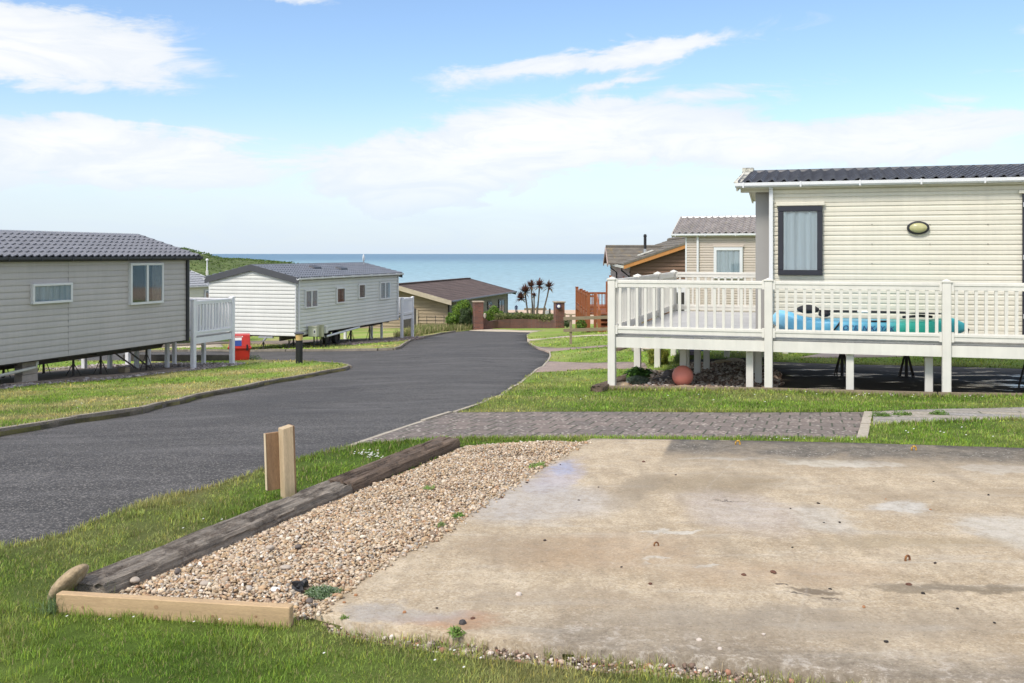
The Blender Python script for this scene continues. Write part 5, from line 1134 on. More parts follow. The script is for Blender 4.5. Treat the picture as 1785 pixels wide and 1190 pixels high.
def onhood(name, x0, x1, f0, f1, mat, o=.004):
    return MB().add([(x0, fy(f0, o), zm+.03+hz*f0), (x1, fy(f0, o), zm+.03+hz*f0), (x1, fy(f1, o), zm+.03+hz*f1), (x0, fy(f1, o), zm+.03+hz*f1), (x0, fy(f0, -.001), zm+.03+hz*f0), (x1, fy(f0, -.001), zm+.03+hz*f0), (x1, fy(f1, -.001), zm+.03+hz*f1), (x0, fy(f1, -.001), zm+.03+hz*f1)], [(0,1,2,3),(7,6,5,4),(0,4,5,1),(1,5,6,2),(2,6,7,3),(3,7,4,0)]).build(name, mat, rc_)
onhood('notice', -.24, .06, .08, .55, M['blue_sign']); onhood('notice', -.24, .06, .555, .78, M['white_paint'])
text('lettering', 'FIRE POINT', .058, M['white_paint'], rc_, (-.10, fy(.87, .006), zm+.03+hz*.87), (R(90)-tl, 0, 0))
MB().add([(.045, fy(.82, .006), zm+.03+hz*.82), (.105, fy(.82, .006), zm+.03+hz*.82), (.075, fy(.94, .006), zm+.03+hz*.94), (.045, fy(.82), zm+.03+hz*.82), (.105, fy(.82), zm+.03+hz*.82), (.075, fy(.94), zm+.03+hz*.94)], [(0,1,2),(5,4,3)]).build('symbol', M['white_paint'], rc_)
MB().box(.2, .25, -.28, -.255, zm-.08, zm+.10).build('latch', M['black'], rc_); MB().box(-.33, .33, -.25, .25, -.06, 0).build('base_slab', M['block'], rc_)
q = G(521.5, 632.5); bl = thing('bollard_light', 'black bollard light with amber ring and flat black cap on the grass verge', 'bollard light', tuple(q)); h_ = zz(578, q.y)-q.z; r_ = .098
MB().lathe([(r_, -.1), (r_, h_*.72), (r_*.9, h_*.73)], 20).build('column', M['black'], bl, smooth=True)
MB().lathe([(r_*.95, h_*.73), (r_*1.08, h_*.92), (r_*.9, h_*.925)], 20).build('diffuser', M['amber'], bl, smooth=True)
MB().lathe([(r_*1.2, h_*.92), (r_*1.42, h_*.94), (r_*1.38, h_*.965), (r_*.9, h_*.995), (.01, h_*1.0)], 20).build('cap', M['dark_trim'], bl, smooth=True)

# ---------------------------------------------------------------- kayak on the deck
KO = A_+N_*.66; xa, xb = wall_x(KO, E_, 1347), wall_x(KO, E_, 1684); Lk = xb-xa; c_ = KO+E_*((xa+xb)/2)
ky = thing('kayak', 'blue to turquoise sit-on-top kayak lying on the deck behind the railing', 'kayak', (c_.x, c_.y, -1.293), aR)
ns, nc = 48, 28; vs = []; cs = []
def colk(f, z, ang):
    a = np.array([.14, .46, .72]); b = np.array([.10, .40, .58]); c = np.array([.03, .42, .32]); d = np.array([.03, .33, .38])
    st = [(0, np.array([.28, .58, .78])), (.12, a), (.45, np.array([.12, .44, .64])), (.58, b), (.68, c), (.82, c*.95), (.90, d), (1, np.array([.05, .38, .44]))]
    for (p, q), (r_, s_) in zip(st[:-1], st[1:]):
        if f <= r_: k = (f-p)/(r_-p); base_ = q*(1-k)+s_*k; break
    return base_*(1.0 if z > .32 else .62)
for i in range(ns+1):
    f = i/ns; x_ = -Lk/2+Lk*f; tp_ = min(f, 1-f)*2
    wd = .36*(1-(1-min(1, tp_*1.15))**2.3)+.012; zb_ = .14*(1-min(1, min(f, 1-f)/.16))**2+.012*0; top = .335+.10*(1-min(1, f/.22))**1.6+.02*(1-min(1, (1-f)/.25))-.12*(1-min(1, (1-f)/.10))**1.5
    if f < .05: top -= .12*(1-f/.05)**2
    if f < .05: zb_ += .05*(1-f/.05)
    for k in range(nc):
        a = 2*pi*k/nc; ca, sa = cos(a), sin(a); yv = math.copysign(abs(ca)**.65, ca)*wd; h = top-zb_
        zv = zb_+h*(.5+.5*math.copysign(abs(sa)**.75, sa))
        if sa > .55 and .12 < f < .9: zv -= .06*sin(pi*(f-.12)/.78)**.3*min(1, (sa-.55)/.25)
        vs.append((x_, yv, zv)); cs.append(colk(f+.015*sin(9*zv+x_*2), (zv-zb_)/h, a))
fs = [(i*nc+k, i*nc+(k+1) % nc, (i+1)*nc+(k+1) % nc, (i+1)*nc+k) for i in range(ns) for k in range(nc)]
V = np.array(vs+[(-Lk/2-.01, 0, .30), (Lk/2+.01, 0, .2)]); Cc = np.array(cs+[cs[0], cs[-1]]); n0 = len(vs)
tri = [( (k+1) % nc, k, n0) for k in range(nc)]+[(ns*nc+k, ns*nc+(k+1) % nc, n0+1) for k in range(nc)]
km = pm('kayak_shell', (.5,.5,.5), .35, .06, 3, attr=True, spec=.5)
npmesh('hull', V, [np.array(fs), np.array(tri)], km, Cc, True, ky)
MB().blob((-Lk*.31, .05, .42), (.17, .16, .07), 3, .10, 3).build('seat', M['kayak_black'], ky, smooth=True)
MB().blob((-Lk*.31+.25, -.05, .355), (.10, .16, .05), 2, .1, 5).build('seat_strap', M['kayak_black'], ky, smooth=True)
MB().tube([(Lk*.18, -.1, .33), (Lk*.27, -.12, .355), (Lk*.33, -.05, .34)], .022, 6).build('bungee', M['kayak_black'], ky)
hd = MB(); xh = -Lk*.13; hd.tube([(xh, -.30, .34), (xh-.03, -.37, .25), (xh-.09, -.38, .17), (xh-.14, -.37, .11), (xh-.07, -.38, .07), (xh+.02, -.36, .10)], .014, 6); hd.build('rope', M['kayak_black'], ky)
MB().tube([(Lk*.0, -.335, .27), (Lk*.10, -.335, .275)], .016, 6).build('side_handle', M['kayak_black'], ky)
MB().tube([(Lk/2-.02, 0, .2), (Lk/2+.04, 0, .15), (Lk/2+.02, 0, .10)], .016, 6).build('toggle', M['kayak_black'], ky)
text('lettering', 'OCEAN KAYAK', .105, pm('dark_blue_ink', (.02, .05, .2), .5, .05, 3), ky, (.0, -.383, .165), (R(84), 0, 0), .001, .25)
pd = thing('paddle', 'black and white kayak paddle lying along the top of the kayak', 'paddle', (c_.x, c_.y, -1.293+.405), aR)
yp = -.12
MB().tube([(-Lk*.25, yp, .0), (-.05*Lk, yp, 0)], .017, 8).build('grip', M['kayak_black'], pd, smooth=True); MB().tube([(-Lk*.05, yp, 0), (.02*Lk, yp, 0)], .015, 8).build('shaft', M['white_paint'], pd, smooth=True)
MB().tube([(Lk*.02, yp, 0), (Lk*.2, yp, -.005)], .017, 8).build('grip', M['kayak_black'], pd, smooth=True); MB().blob((Lk*.30, yp, -.01), (.24, .09, .012), 3, .05, 2).build('blade', M['kayak_black'], pd, smooth=True)

# ---------------------------------------------------------------- under and around the deck
def on(px, py): return G(px, py)
Yb = 15.85; bz = Tz(ax(1190, Yb), Yb)
rb_ = 18.3/F*Yb; o_ = MB().blob((0, 0, 0), (rb_, rb_, rb_), 4, 0).build('ball', M['coral'], smooth=True); o_.location = (ax(1190, Yb), Yb, zz(655, Yb)); tag(o_, 'coral pink ball resting on a flat stone under the deck', 'ball')
def rock(name, label, px, py, r, seed, mat='rock', rot=0, grp=None, z=0, sub=3, noise=.18):
    q = G(px, py); o_ = MB().blob((0, 0, 0), r, sub, noise, seed).build(name, M[mat], smooth=True); o_.location = (q.x, q.y, q.z+r[2]*.45+z); o_.rotation_euler = (0, 0, rot)
    return tag(o_, label, 'stone', grp)
rock('stone', 'flat tan stone beneath the coral ball', 1193, 679, (.20, .13, .045), 1, 'cobble')
rock('stone', 'tan angular stone behind the front corner post of the deck', 1083, 676, (.13, .1, .07), 2, 'cobble')
rock('stone', 'pale lumpy stone right of the leafy plant under the deck', 1131, 656, (.11, .1, .10), 3, 'rock', noise=.3)
rock('stone', 'small pale stone just right of the lumpy pale stone', 1141, 654, (.09, .08, .07), 4)
rock('stone', 'flat yellowish stone lying behind the pale stones under the deck', 1150, 650, (.16, .1, .04), 5, 'cobble')
rock('stone', 'dark flat stone left of the coral ball', 1158, 664, (.19, .13, .06), 6, 'rock_dark')
rock('stone', 'dark stone stacked closest to the coral ball', 1167, 659, (.12, .1, .07), 7, 'rock_dark', z=.03)
rock('stone', 'buff stone at the far edge of the garden bed', 1262, 633, (.2, .12, .05), 8, 'cobble'); rock('stone', 'buff stone beside the tall grey leg at the far edge of the bed', 1281, 631, (.17, .12, .06), 9, 'rock')
def sleeper(name, label, p, q, w, h, mat, seed=0, nseg=60, gouge=.018, z=0, sink=.08):
    p, q = Vector(p), Vector(q); d_ = q-p; L = d_.length; d_.normalize(); s_ = Vector((-d_.y, d_.x, 0)).normalized(); u = s_.cross(d_)*-1
    if u.z < 0: u = -u
    ny, nz2 = 16, 8; prof = [(-.5+i/ny, 1) for i in range(ny+1)]+[(.5, 1-i/nz2) for i in range(1, nz2+1)]+[(.5-i/ny, 0) for i in range(1, ny+1)]+[(-.5, i/nz2) for i in range(1, nz2)]
    K = len(prof); vs = []
    for i in range(nseg+1):
        f = i/nseg
        for (a, b_) in prof:
            yy_, zz_ = a*w, b_*h
            n1 = vn(np.array([f*L*4+seed*9.]), np.array([a*w*70+b_*h*70.]), seed)[0]; n2 = vn(np.array([f*L*1.2+seed]), np.array([a*6+b_*3.]), seed+3)[0]; n3 = vn(np.array([f*L*5+seed]), np.array([a*w*110+b_*h*90.]), seed+5)[0]
            gd = gouge*(max(0, n1-.6)*1.6+.25*(n2-.5)+.9*max(0, n3-.62)*2); rr = 1.0
            edge = max(0, abs(a)*2-.82)/.18*max(0, b_-.7)/.3
            yy_ *= 1-.05*edge-gd*(abs(a) > .49)*3; zz_ -= (gd*1.3 if b_ > .99 else 0)+edge*.02
            endw = 0
            if i in (0, nseg): yy_ *= .97; zz_ *= .97
            x_ = f*L+(.012*(n3-.5)*4 if i in (0, nseg) else 0)
            vs.append(p+d_*x_+s_*yy_+Vector((0, 0, 1))*(zz_-sink))
    fs = [(i*K+k, i*K+(k+1) % K, (i+1)*K+(k+1) % K, (i+1)*K+k) for i in range(nseg) for k in range(K)]+[tuple(range(K-1, -1, -1)), tuple(nseg*K+k for k in range(K))]
    mb = MB(); mb.add([v-p for v in vs], fs); o_ = mb.build(name, M[mat], smooth=False); o_.location = p; return tag(o_, label, 'sleeper')
def sleeper_mat(name, top, side, rot):
    m, t, b, c = gm(name); v = t.map(c, rot=(0, 0, -rot)); v = t.map(v, scale=(1.2, 26, 26)); geo = t.new('ShaderNodeNewGeometry')
    n1 = t.rng(t.noise(v, 1.3, 6, .75, .3), .3, .7, 0, 1, False); n2 = t.noise(c, 6, 6, .75); n3 = t.noise(v, 2.6, 5, .75)
    col = t.mix(n1, tuple(a*.45 for a in top), top); col = t.mix(t.rng(n2, .46, .68), col, side); col = t.mix(t.m('MULTIPLY', t.rng(n3, .58, .70), .85), col, (.018, .014, .011))
    t.l.new(col, b.inputs['Base Color']); b.inputs['Roughness'].default_value = .88; t.l.new(t.bump(n3, .8, .012, t.bump(n1, .7, .02)), b.inputs['Normal']); return m
s0, s1 = G(163, 1038), G(783, 779)
M['sleeper'] = sleeper_mat('weathered_sleeper', (.37, .32, .265), (.10, .078, .06), atan2(s1.y-s0.y, s1.x-s0.x))
M['sleeper_dark'] = sleeper_mat('dark_sleeper', (.22, .155, .11), (.07, .05, .038), atan2(s1.y-s0.y, s1.x-s0.x))
mid = s0+(s1-s0)*.555
sleeper('railway_sleeper', 'weathered grey railway sleeper edging the gravel, nearest to the viewer', s0-(s1-s0).normalized()*.04, mid, .225, .17, 'sleeper', 1, 160, .034, sink=.09)
sleeper('railway_sleeper', 'dark brown railway sleeper edging the gravel beyond the timber stump', mid+(s1-s0).normalized()*.008, s1, .215, .17, 'sleeper_dark', 2, 120, .030, sink=.082)
a_, b_ = G(1040, 683), G(1128, 650); sleeper('garden_sleeper', 'dark timber edging log at the left end of the deck garden bed', a_, b_, .2, .14, 'sleeper_dark', 4, 24, .02, sink=.04)
e = MB(); p_, q_ = rd(-.1, -.09), rd(9.5, -.09)
for i in range(4):
    a0 = rd(-.1+i*2.45, -.09); b0_ = rd(-.1+(i+1)*2.44, -.09); e.bar((a0[0], a0[1], Tz(*a0)+.015), (b0_[0], b0_[1], Tz(*b0_)+.015), .045, .10)
tag(e.build('timber_edging', M['fence_wood'], loc=(A_.x, A_.y, gA)), 'thin brown timber edging along the front of the deck, flush with the grass', 'edging')
wb = MB(); a0, b0_ = G(1086, 677), G(1122, 656); wb.bar((a0.x, a0.y, a0.z+.05), (b0_.x, b0_.y, b0_.z+.06), .03, .03); tag(wb.build('white_batten', M['upvc'], loc=tuple(a0)), 'thin white batten lying beside the dark edging log', 'batten')
e = MB(); a0, b0_ = rd(.55, 4.75), rd(2.1, 4.85); e.bar((a0[0], a0[1], Tz(*a0)+.03), (b0_[0], b0_[1], Tz(*b0_)+.03), .06, .12); tag(e.build('timber_edging', M['grey_wood'], loc=(a0[0], a0[1], Tz(*a0))), 'dark timber edging behind the garden bed under the deck', 'edging')
# far things glimpsed under the deck
q = G(1211, 612); bb = thing('blue_crate', 'blue plastic crate glimpsed beneath the deck', 'crate', tuple(q)); MB().box(-.2, .2, -.15, .15, 0, .28).build('body', pm('blue_plastic', (.02, .06, .25), .5, .1, 4), bb, bevel=.02); MB().box(-.22, .22, -.17, .17, .28, .31).build('rim', MATS['blue_plastic'], bb)
for i, (px, py) in enumerate(((1117, 608), (1123, 611), (1129, 607), (1112, 612), (1134, 611), (1125, 605))):
    rock('stone', 'grey stone '+['left of centre', 'front centre', 'right of centre', 'leftmost', 'rightmost', 'topmost'][i]+' in the small pile seen between the deck legs', px, py, (.2, .15, .12), 20+i, 'rock', grp='stones piled behind the deck', sub=2)
q = G(1500, 612); st_ = thing('step_slab', 'low pale green step slab on the pink paving behind the caravan', 'step', tuple(q), aR); MB().box(-.6, .5, -.2, .2, .0, .05).build('riser', M['slab_green'], st_); MB().box(-.63, .53, -.23, .23, .05, .085).build('tread', M['upvc'], st_)
a0, b0_ = G(1075, 612), G(1100, 603); sleeper('garden_sleeper', 'small dark log lying on the grass seen past the left deck posts', a0, b0_, .2, .15, 'sleeper_dark', 9, 12, .02)
# low dark border by the red box
a0, b0_ = G(352, 629), G(402, 628); e = MB(); e.bar((a0.x-2.5, a0.y+.3, a0.z+.07), (b0_.x, b0_.y, b0_.z+.07), .15, .2); tag(e.build('garden_sleeper', M['grey_wood'], loc=tuple(a0)), 'dark low timber border along the side road behind the white deck', 'sleeper')

# ---------------------------------------------------------------- foreground timber
pa, pb = G(97, 1069), G(505, 1094.5); d_ = (pb-pa); L = d_.length; an = atan2(d_.y, d_.x)
pl = MB(); n = 24
pl.box(0, L, 0, .047, -.04, .088)
o_ = pl.build('timber_board', M['wood_new'], bevel=.004); o_.location = pa; o_.rotation_euler = (0, atan2(-(pb.z-pa.z), L), an); tag(o_, 'fresh sawn timber board closing the near end of the gravel bed', 'timber board')
kn = MB()
for i, (f, z_) in enumerate(((.12, .035), (.44, .055), (.68, .03), (.86, .04))):
    k_ = MB(); m_ = 14; r_ = .006 if i != 1 else .009; k_.add([(L*f+r_*cos(2*pi*j/m_)*1.2, -.0008, z_+r_*sin(2*pi*j/m_)) for j in range(m_)]+[(L*f+r_*cos(2*pi*j/m_)*1.2, .004, z_+r_*sin(2*pi*j/m_)) for j in range(m_)], [tuple(range(m_))]+[(j, (j+1) % m_, m_+(j+1) % m_, m_+j) for j in range(m_)])
    k_.build('knot', pm('timber_knot', (.30, .185, .10), .8, .3, 40) if i == 0 else MATS['timber_knot'], o_)
# stump post
q = G(502, 868); h_ = zz(743, q.y)-q.z
ps = thing('timber_post', 'short sawn timber post with a brown board fixed to its back', 'post', (q.x, q.y, q.z), R(38)); ps.rotation_euler = (R(0), R(-2.0), R(36))
s_ = .074
b_ = MB().box(-s_/2, s_/2, -s_/2, s_/2, -.1, h_); b_.v = [(x_, y_, z_+(x_*.18+.0 if z_ > 0 else 0)) for x_, y_, z_ in b_.v]; b_.build('post', M['wood_vert'], ps, bevel=.003)
MB().box(s_/2+.0005, s_/2+.012, -s_/2+.005, s_/2+.008, -.05, h_+.004).build('rough_strip', M['wood_board'], ps, bevel=.001)
bd = MB().box(-.125, -.02, s_/2+.001, s_/2+.024, h_-.46+.045, h_-.035); bd.build('board', M['wood_board'], ps, bevel=.002)
MB().box(-.1285, -.1252, s_/2-.001, s_/2+.026, h_-.41, h_-.036).build('board_edge', M['wood_end'], ps)
# leaning cobble disc
M['cobble_disc'] = pm('weathered_cobble', (.31,.235,.145), .85, .3, 9, bump=.8, bscale=45, fine=.3, blot=[((.52,.45,.36), 16, .55, .66, .8), ((.15,.10,.05), 7, .52, .7, .7)])
q = G(95, 1046); o_ = MB().blob((0, 0, 0), (.122, .082, .040), 4, .07, 3).build('cobble', M['cobble_disc'], smooth=True); o_.location = (q.x+.052, q.y+.03, q.z+.075); o_.rotation_euler = (R(0), R(-45), R(-12)); tag(o_, 'large smooth tan cobble leaning on the end of the near sleeper', 'cobble')
# lifting eyes in the concrete
def ring(label, px, py, r, mat, rz, grp='iron rings set in the concrete'):
    q = G(px, py); q.z += .03; tb = MB(); n = 20; pts = [Vector((r*cos(a), 0, r*.55+r*1.15*sin(a))) for a in [(-.35+(i/(n-1))*1.7)*pi*.75-.0 for i in range(n)]]
    pts = [Vector((r*cos(a), 0, r*.4+r*1.2*sin(a))) for a in np.linspace(-.45, pi+.45, n)]
    tb.tube(pts, r*.36, 8); o_ = tb.build('iron_ring', M[mat], smooth=True); o_.location = q; o_.rotation_euler = (0, 0, rz); tag(o_, label, 'iron ring', grp); return o_
ring('rusty iron ring nearest the middle of the concrete slab', 1144, 961, .0125, 'rust', .3); ring('rusty iron ring at the right of the concrete slab', 1582, 987, .016, 'rust', .5)
ring('yellow rusted ring at the far edge of the slab, left one', 1286, 781, .020, 'yellow_rust', .2); ring('yellow rusted ring at the far edge of the slab, right one', 1593, 791, .020, 'yellow_rust', .2)
# loose bits on the concrete
SMALL = [(1009, 880, 'd'), (950, 952, 'd'), (1378, 895, 'k'), (1381, 964, 'k'), (1297, 1013, 'r'), (1134, 1029, 'r'), (1584, 1030, 'r'), (1609, 1046, 'k'), (1545, 1132, 'k'), (1733, 1098, 'k'), (1219, 1128, 'w'), (1331, 1119, 'w'), (1254, 1144, 'w'), (904, 1048, 'w'), (807, 1099, 'K'), (705, 1080, 'o'), (824, 1090, 'r'), (762, 1072, 'd'), (1122, 812, 'r'), (1178, 835, 'd'), (1622, 897, 'o'), (1544, 878, 'o'), (1427, 886, 'k'), (1464, 920, 'k'), (1436, 920, 'k'), (1669, 1073, 'k'), (1506, 1070, 'o'), (1627, 847, 'k'), (1723, 871, 'k'), (977, 817, 'd'), (918, 849, 'd'), (1350, 1010, 'd'), (1349, 1009, 'r'), (1043, 857, 'd'), (875, 876, 'r'), (620, 1049, 'o'), (600, 1062, 'o'), (1447, 1038, 'k'), (1630, 992, 'd'), (1083, 999, 'd')]
cols = dict(d=(.05, .035, .03), k=(.02, .016, .014), K=(.05, .045, .045), r=(.11, .05, .032), w=(.55, .48, .42), o=(.34, .17, .08)); nm = dict(d='small dark brown', k='tiny black', K='smooth dark grey', r='small reddish brown', w='pale chipped', o='small orange')
for k_, c__ in cols.items(): M['bit_'+k_] = pm({'d': 'brown', 'k': 'black', 'K': 'grey', 'r': 'red', 'w': 'white', 'o': 'orange'}[k_]+'_pebble', c__, .8, .25, 60)
LM = [(1144, 961, 'the middle iron ring'), (1582, 987, 'the right iron ring'), (1286, 781, 'the left yellow ring'), (1593, 791, 'the right yellow ring'), (970, 835, 'the blue stain'), (1390, 1045, 'the dark muddy patch'), (563, 1046, 'the grey green weed'), (799, 909, 'the slab edge weed'), (795, 1118, 'the rubble weed'), (1450, 815, 'the pale far patch')]
SEEN = {}
def where(px, py, i):
    k = SMALL[i][2]; c_ = sorted(LM, key=lambda l: math.hypot(px-l[0], (py-l[1])*1.6))
    for l in c_:
        dx, dy = px-l[0], (py-l[1])*1.6; far = ' close' if math.hypot(dx, dy) < 70 else ' further'; d_ = ('right of' if dx > 0 else 'left of') if abs(dx) > abs(dy) else ('in front of' if dy > 0 else 'behind')
        s_ = 'on the concrete'+(far if far == ' close' else ' well')+' '+d_+' '+l[2]
        if (k, s_) not in SEEN: SEEN[(k, s_)] = 1; return s_
for i, (px, py, k_) in enumerate(SMALL):
    q = G(px, py); q.z += .03; rr = random.uniform(.006, .011)*(1.5 if k_ == 'K' else 1.2 if k_ in 'rw' else .8)
    o_ = MB().blob((0, 0, 0), (rr*1.3, rr, rr*.6), 2, .3, i).build('pebble', M['bit_'+k_], smooth=True); o_.location = (q.x, q.y, q.z+rr*.35); o_.rotation_euler = (0, 0, random.uniform(0, 3)); tag(o_, nm[k_]+' pebble '+where(px, py, i), 'pebble', 'small pebbles loose on the concrete')
# ---------------------------------------------------------------- scattered stones
def ico(sub):
    bm = bmesh.new(); bmesh.ops.create_icosphere(bm, subdivisions=sub, radius=1); v = np.array([tuple(q.co) for q in bm.verts]); bm.verts.index_update(); f = np.array([[q.index for q in fc.verts] for fc in bm.faces]); bm.free(); return v, f
def scatter(name, X, Y, Zb, rad, pal, wts, sub=1, flat=.62, smooth=False, embed=.35, amp=.28, label=None, cat=None):
    n = len(X); v, f = ico(sub); k = len(v); g = np.random.default_rng(abs(hash(name)) % 1000 if False else len(name)*7+n % 97)
    var = [v*(1+amp*(g.random((k, 1))-.5)*2) for _ in range(24)]; sel = g.integers(0, 24, n); T0 = np.array(var)[sel]
    sc = np.column_stack([rad*g.uniform(.75, 1.6, n), rad*g.uniform(.7, 1.15, n), rad*g.uniform(.45, .85, n)*flat/.62])
    a, b_, c_ = g.uniform(0, 2*pi, n), g.normal(0, .35, n), g.normal(0, .35, n)
    P_ = T0*sc[:, None, :]
    cb, sb = np.cos(b_)[:, None], np.sin(b_)[:, None]; x_, y_, z_ = P_[..., 0], P_[..., 1], P_[..., 2]; y_, z_ = y_*cb-z_*sb, y_*sb+z_*cb
    cb, sb = np.cos(c_)[:, None], np.sin(c_)[:, None]; x_, z_ = x_*cb+z_*sb, -x_*sb+z_*cb
    cb, sb = np.cos(a)[:, None], np.sin(a)[:, None]; x_, y_ = x_*cb-y_*sb, x_*sb+y_*cb
    V = np.stack([x_+X[:, None], y_+Y[:, None], z_+(Zb+sc[:, 2]*(1-embed*2))[:, None]], -1).reshape(-1, 3)
    Fc = (f[None]+(np.arange(n)*k)[:, None, None]).reshape(-1, 3)
    pal = np.array(pal); w = np.array(wts, float); w /= w.sum(); pc = pal[g.choice(len(pal), n, p=w)]*g.uniform(.75, 1.3, (n, 1))*np.array([.99, 1.0, 1.03])
    C_ = np.repeat(pc, k, 0); o = npmesh(name, V, [Fc], M['stone_attr'], C_, smooth); o['kind'] = 'stuff'
    return o
PAL = [(.45,.345,.225), (.49,.40,.285), (.53,.455,.35), (.33,.205,.12), (.38,.26,.15), (.27,.195,.135), (.60,.54,.46), (.32,.285,.24), (.42,.29,.16), (.46,.36,.26)]
WT = [5.5, 4, 2.2, 3, 2.8, 2.4, .9, 1.5, 1.6, 4]
def sample(poly, n):
    p = np.array(poly); lo_, hi_ = p.min(0), p.max(0); X = rng.uniform(lo_[0], hi_[0], n); Y = rng.uniform(lo_[1], hi_[1], n); k = pip(poly, X, Y); return X[k], Y[k]
def polyarea(p): p = np.array(p); return abs(np.dot(p[:, 0], np.roll(p[:, 1], 1))-np.dot(p[:, 1], np.roll(p[:, 0], 1)))/2
bp_ = P['gravel_bed']; bb = np.array(bp_); frac = polyarea(bp_)/np.prod(bb.max(0)-bb.min(0))
A__ = polyarea(bp_); X, Y = sample(bp_, int(A__*8800/frac))
# keep the stones out of the sleeper, heap them slightly in the middle
dd = seg_dist(X, Y, [(s0.x, s0.y), (s1.x, s1.y)]); k = dd > .085; X, Y = X[k], Y[k]
lift = .012+.03*np.clip((fbm(X*2.5, Y*2.5, 5, 3)-.3)*2, 0, 1)*np.clip(seg_dist(X, Y, bp_+bp_[:1])/.15, 0, 1)+rng.uniform(-.004, .010, len(X))
rad = rng.lognormal(math.log(.0069), .28, len(X))
near = Y < 6.2
scatter('gravel', X[near], Y[near], T(X[near], Y[near])+lift[near]-.010, rad[near], PAL, WT, 2, smooth=False, amp=.16)
scatter('gravel', X[~near], Y[~near], T(X[~near], Y[~near])+lift[~near]-.010, rad[~near], PAL, WT, 1, amp=.22)
# stray stones along the slab edge and the rubble along its near side
ed_ = gp([(547, 1079), (601, 1035), (673, 988), (753, 948), (825, 897), (897, 850), (952, 814), (1020, 775)])
t_ = rng.uniform(0, 1, 900); sgm = np.array(ed_); idx = np.minimum((t_*(len(sgm)-1)).astype(int), len(sgm)-2); fr_ = t_*(len(sgm)-1)-idx
X = sgm[idx, 0]*(1-fr_)+sgm[idx+1, 0]*fr_+np.abs(rng.normal(0, .035, 900))*.94-.02; Y = sgm[idx, 1]*(1-fr_)+sgm[idx+1, 1]*fr_-np.abs(rng.normal(0, .02, 900))
scatter('gravel', X, Y, T(X, Y)+.03, rng.lognormal(math.log(.0072), .3, 900), PAL, WT, 1, embed=.1)
X, Y = sample(P['edge_rubble'], 16000); X, Y = X[:4600], Y[:4600]
rp = [(.40,.30,.23), (.34,.17,.11), (.50,.43,.36), (.22,.15,.11), (.16,.12,.09), (.28,.23,.19), (.60,.55,.48)]
scatter('rubble', X, Y, T(X, Y)-.03+rng.uniform(0, .022, len(X)), rng.lognormal(math.log(.0066), .35, len(X)), rp, [4, 3, 3, 3, 3, 3, 1.2], 1)
X, Y = sample(P['garden_bed'], 14000); X, Y = X[:6500], Y[:6500]; m_ = np.clip(1-((X-4.1)**2/1.2+(Y-17.3)**2/1.6), 0, 1)*.08
scatter('garden_gravel', X, Y, T(X, Y)+m_*.5+rng.uniform(-.01, .02, len(X)), rng.lognormal(math.log(.022), .3, len(X)), [(.42,.34,.26), (.3,.2,.14), (.55,.48,.40), (.14,.09,.06), (.20,.14,.10)], [4, 3, 2.4, 3, 3], 1)
X, Y = sample(P['left_gravel'], 60000); k = (Y > 17) & (X > -16); X, Y = X[k][:8000], Y[k][:8000]
scatter('caravan_gravel', X, Y, T(X, Y)-.01, rng.lognormal(math.log(.028), .3, len(X)), [(.30,.26,.23), (.42,.38,.35), (.15,.12,.10), (.22,.19,.17)], [3, 2, 3, 3], 1)
X, Y = sample(P['middle_gravel'], 30000); X, Y = X[:5000], Y[:5000]
scatter('caravan_gravel', X, Y, T(X, Y)-.01, rng.lognormal(math.log(.035), .3, len(X)), [(.26,.20,.18), (.36,.30,.27), (.13,.10,.09), (.20,.16,.15)], [3, 2, 3, 3], 1)
for i, (px, py, r_, mt, lb) in enumerate([(480, 1042, (.022, .018, .008), 'white_paint', 'flat bright white shell piece on the gravel'), (358, 1032, (.024, .02, .013), 'rock', 'large pale pebble at the left of the gravel'), (236, 1026, (.032, .022, .016), 'rock', 'big pale lumpy stone next to the near sleeper'),
        (498, 1004, (.032, .022, .015), 'rock', 'largest smooth buff pebble near the white shell'), (470, 968, (.024, .02, .012), 'rock', 'smooth cream pebble in the middle of the gravel'), (520, 966, (.02, .017, .012), 'rock_dark', 'smooth dark grey pebble in the middle of the gravel'), (310, 1009, (.02, .018, .012), 'rock_dark', 'dark pebble near the near sleeper'), (540, 1062, (.018, .015, .011), 'rock_dark', 'round grey pebble at the end of the timber board')]):
    q = G(px, py); o_ = MB().blob((0, 0, 0), r_, 3, .14, 40+i).build('pebble', M[mt], smooth=True); o_.location = (q.x, q.y, q.z+.035+r_[2]*.5); o_.rotation_euler = (.1, .1, i*.8); tag(o_, lb, 'pebble')
q = G(527, 1040); cr = MB(); 
for i in range(9): cr.blob((random.uniform(-.035, .03), random.uniform(-.03, .03), random.uniform(0, .03)), (.026, .006, .018), 1, .5, i, Matrix.Rotation(i*1.3, 3, (random.random(), .4, 1)))
o_ = cr.build('black_plastic', M['black']); o_.location = (q.x, q.y, q.z+.04); tag(o_, 'crumpled scrap of black plastic beside the grey green weed', 'scrap')

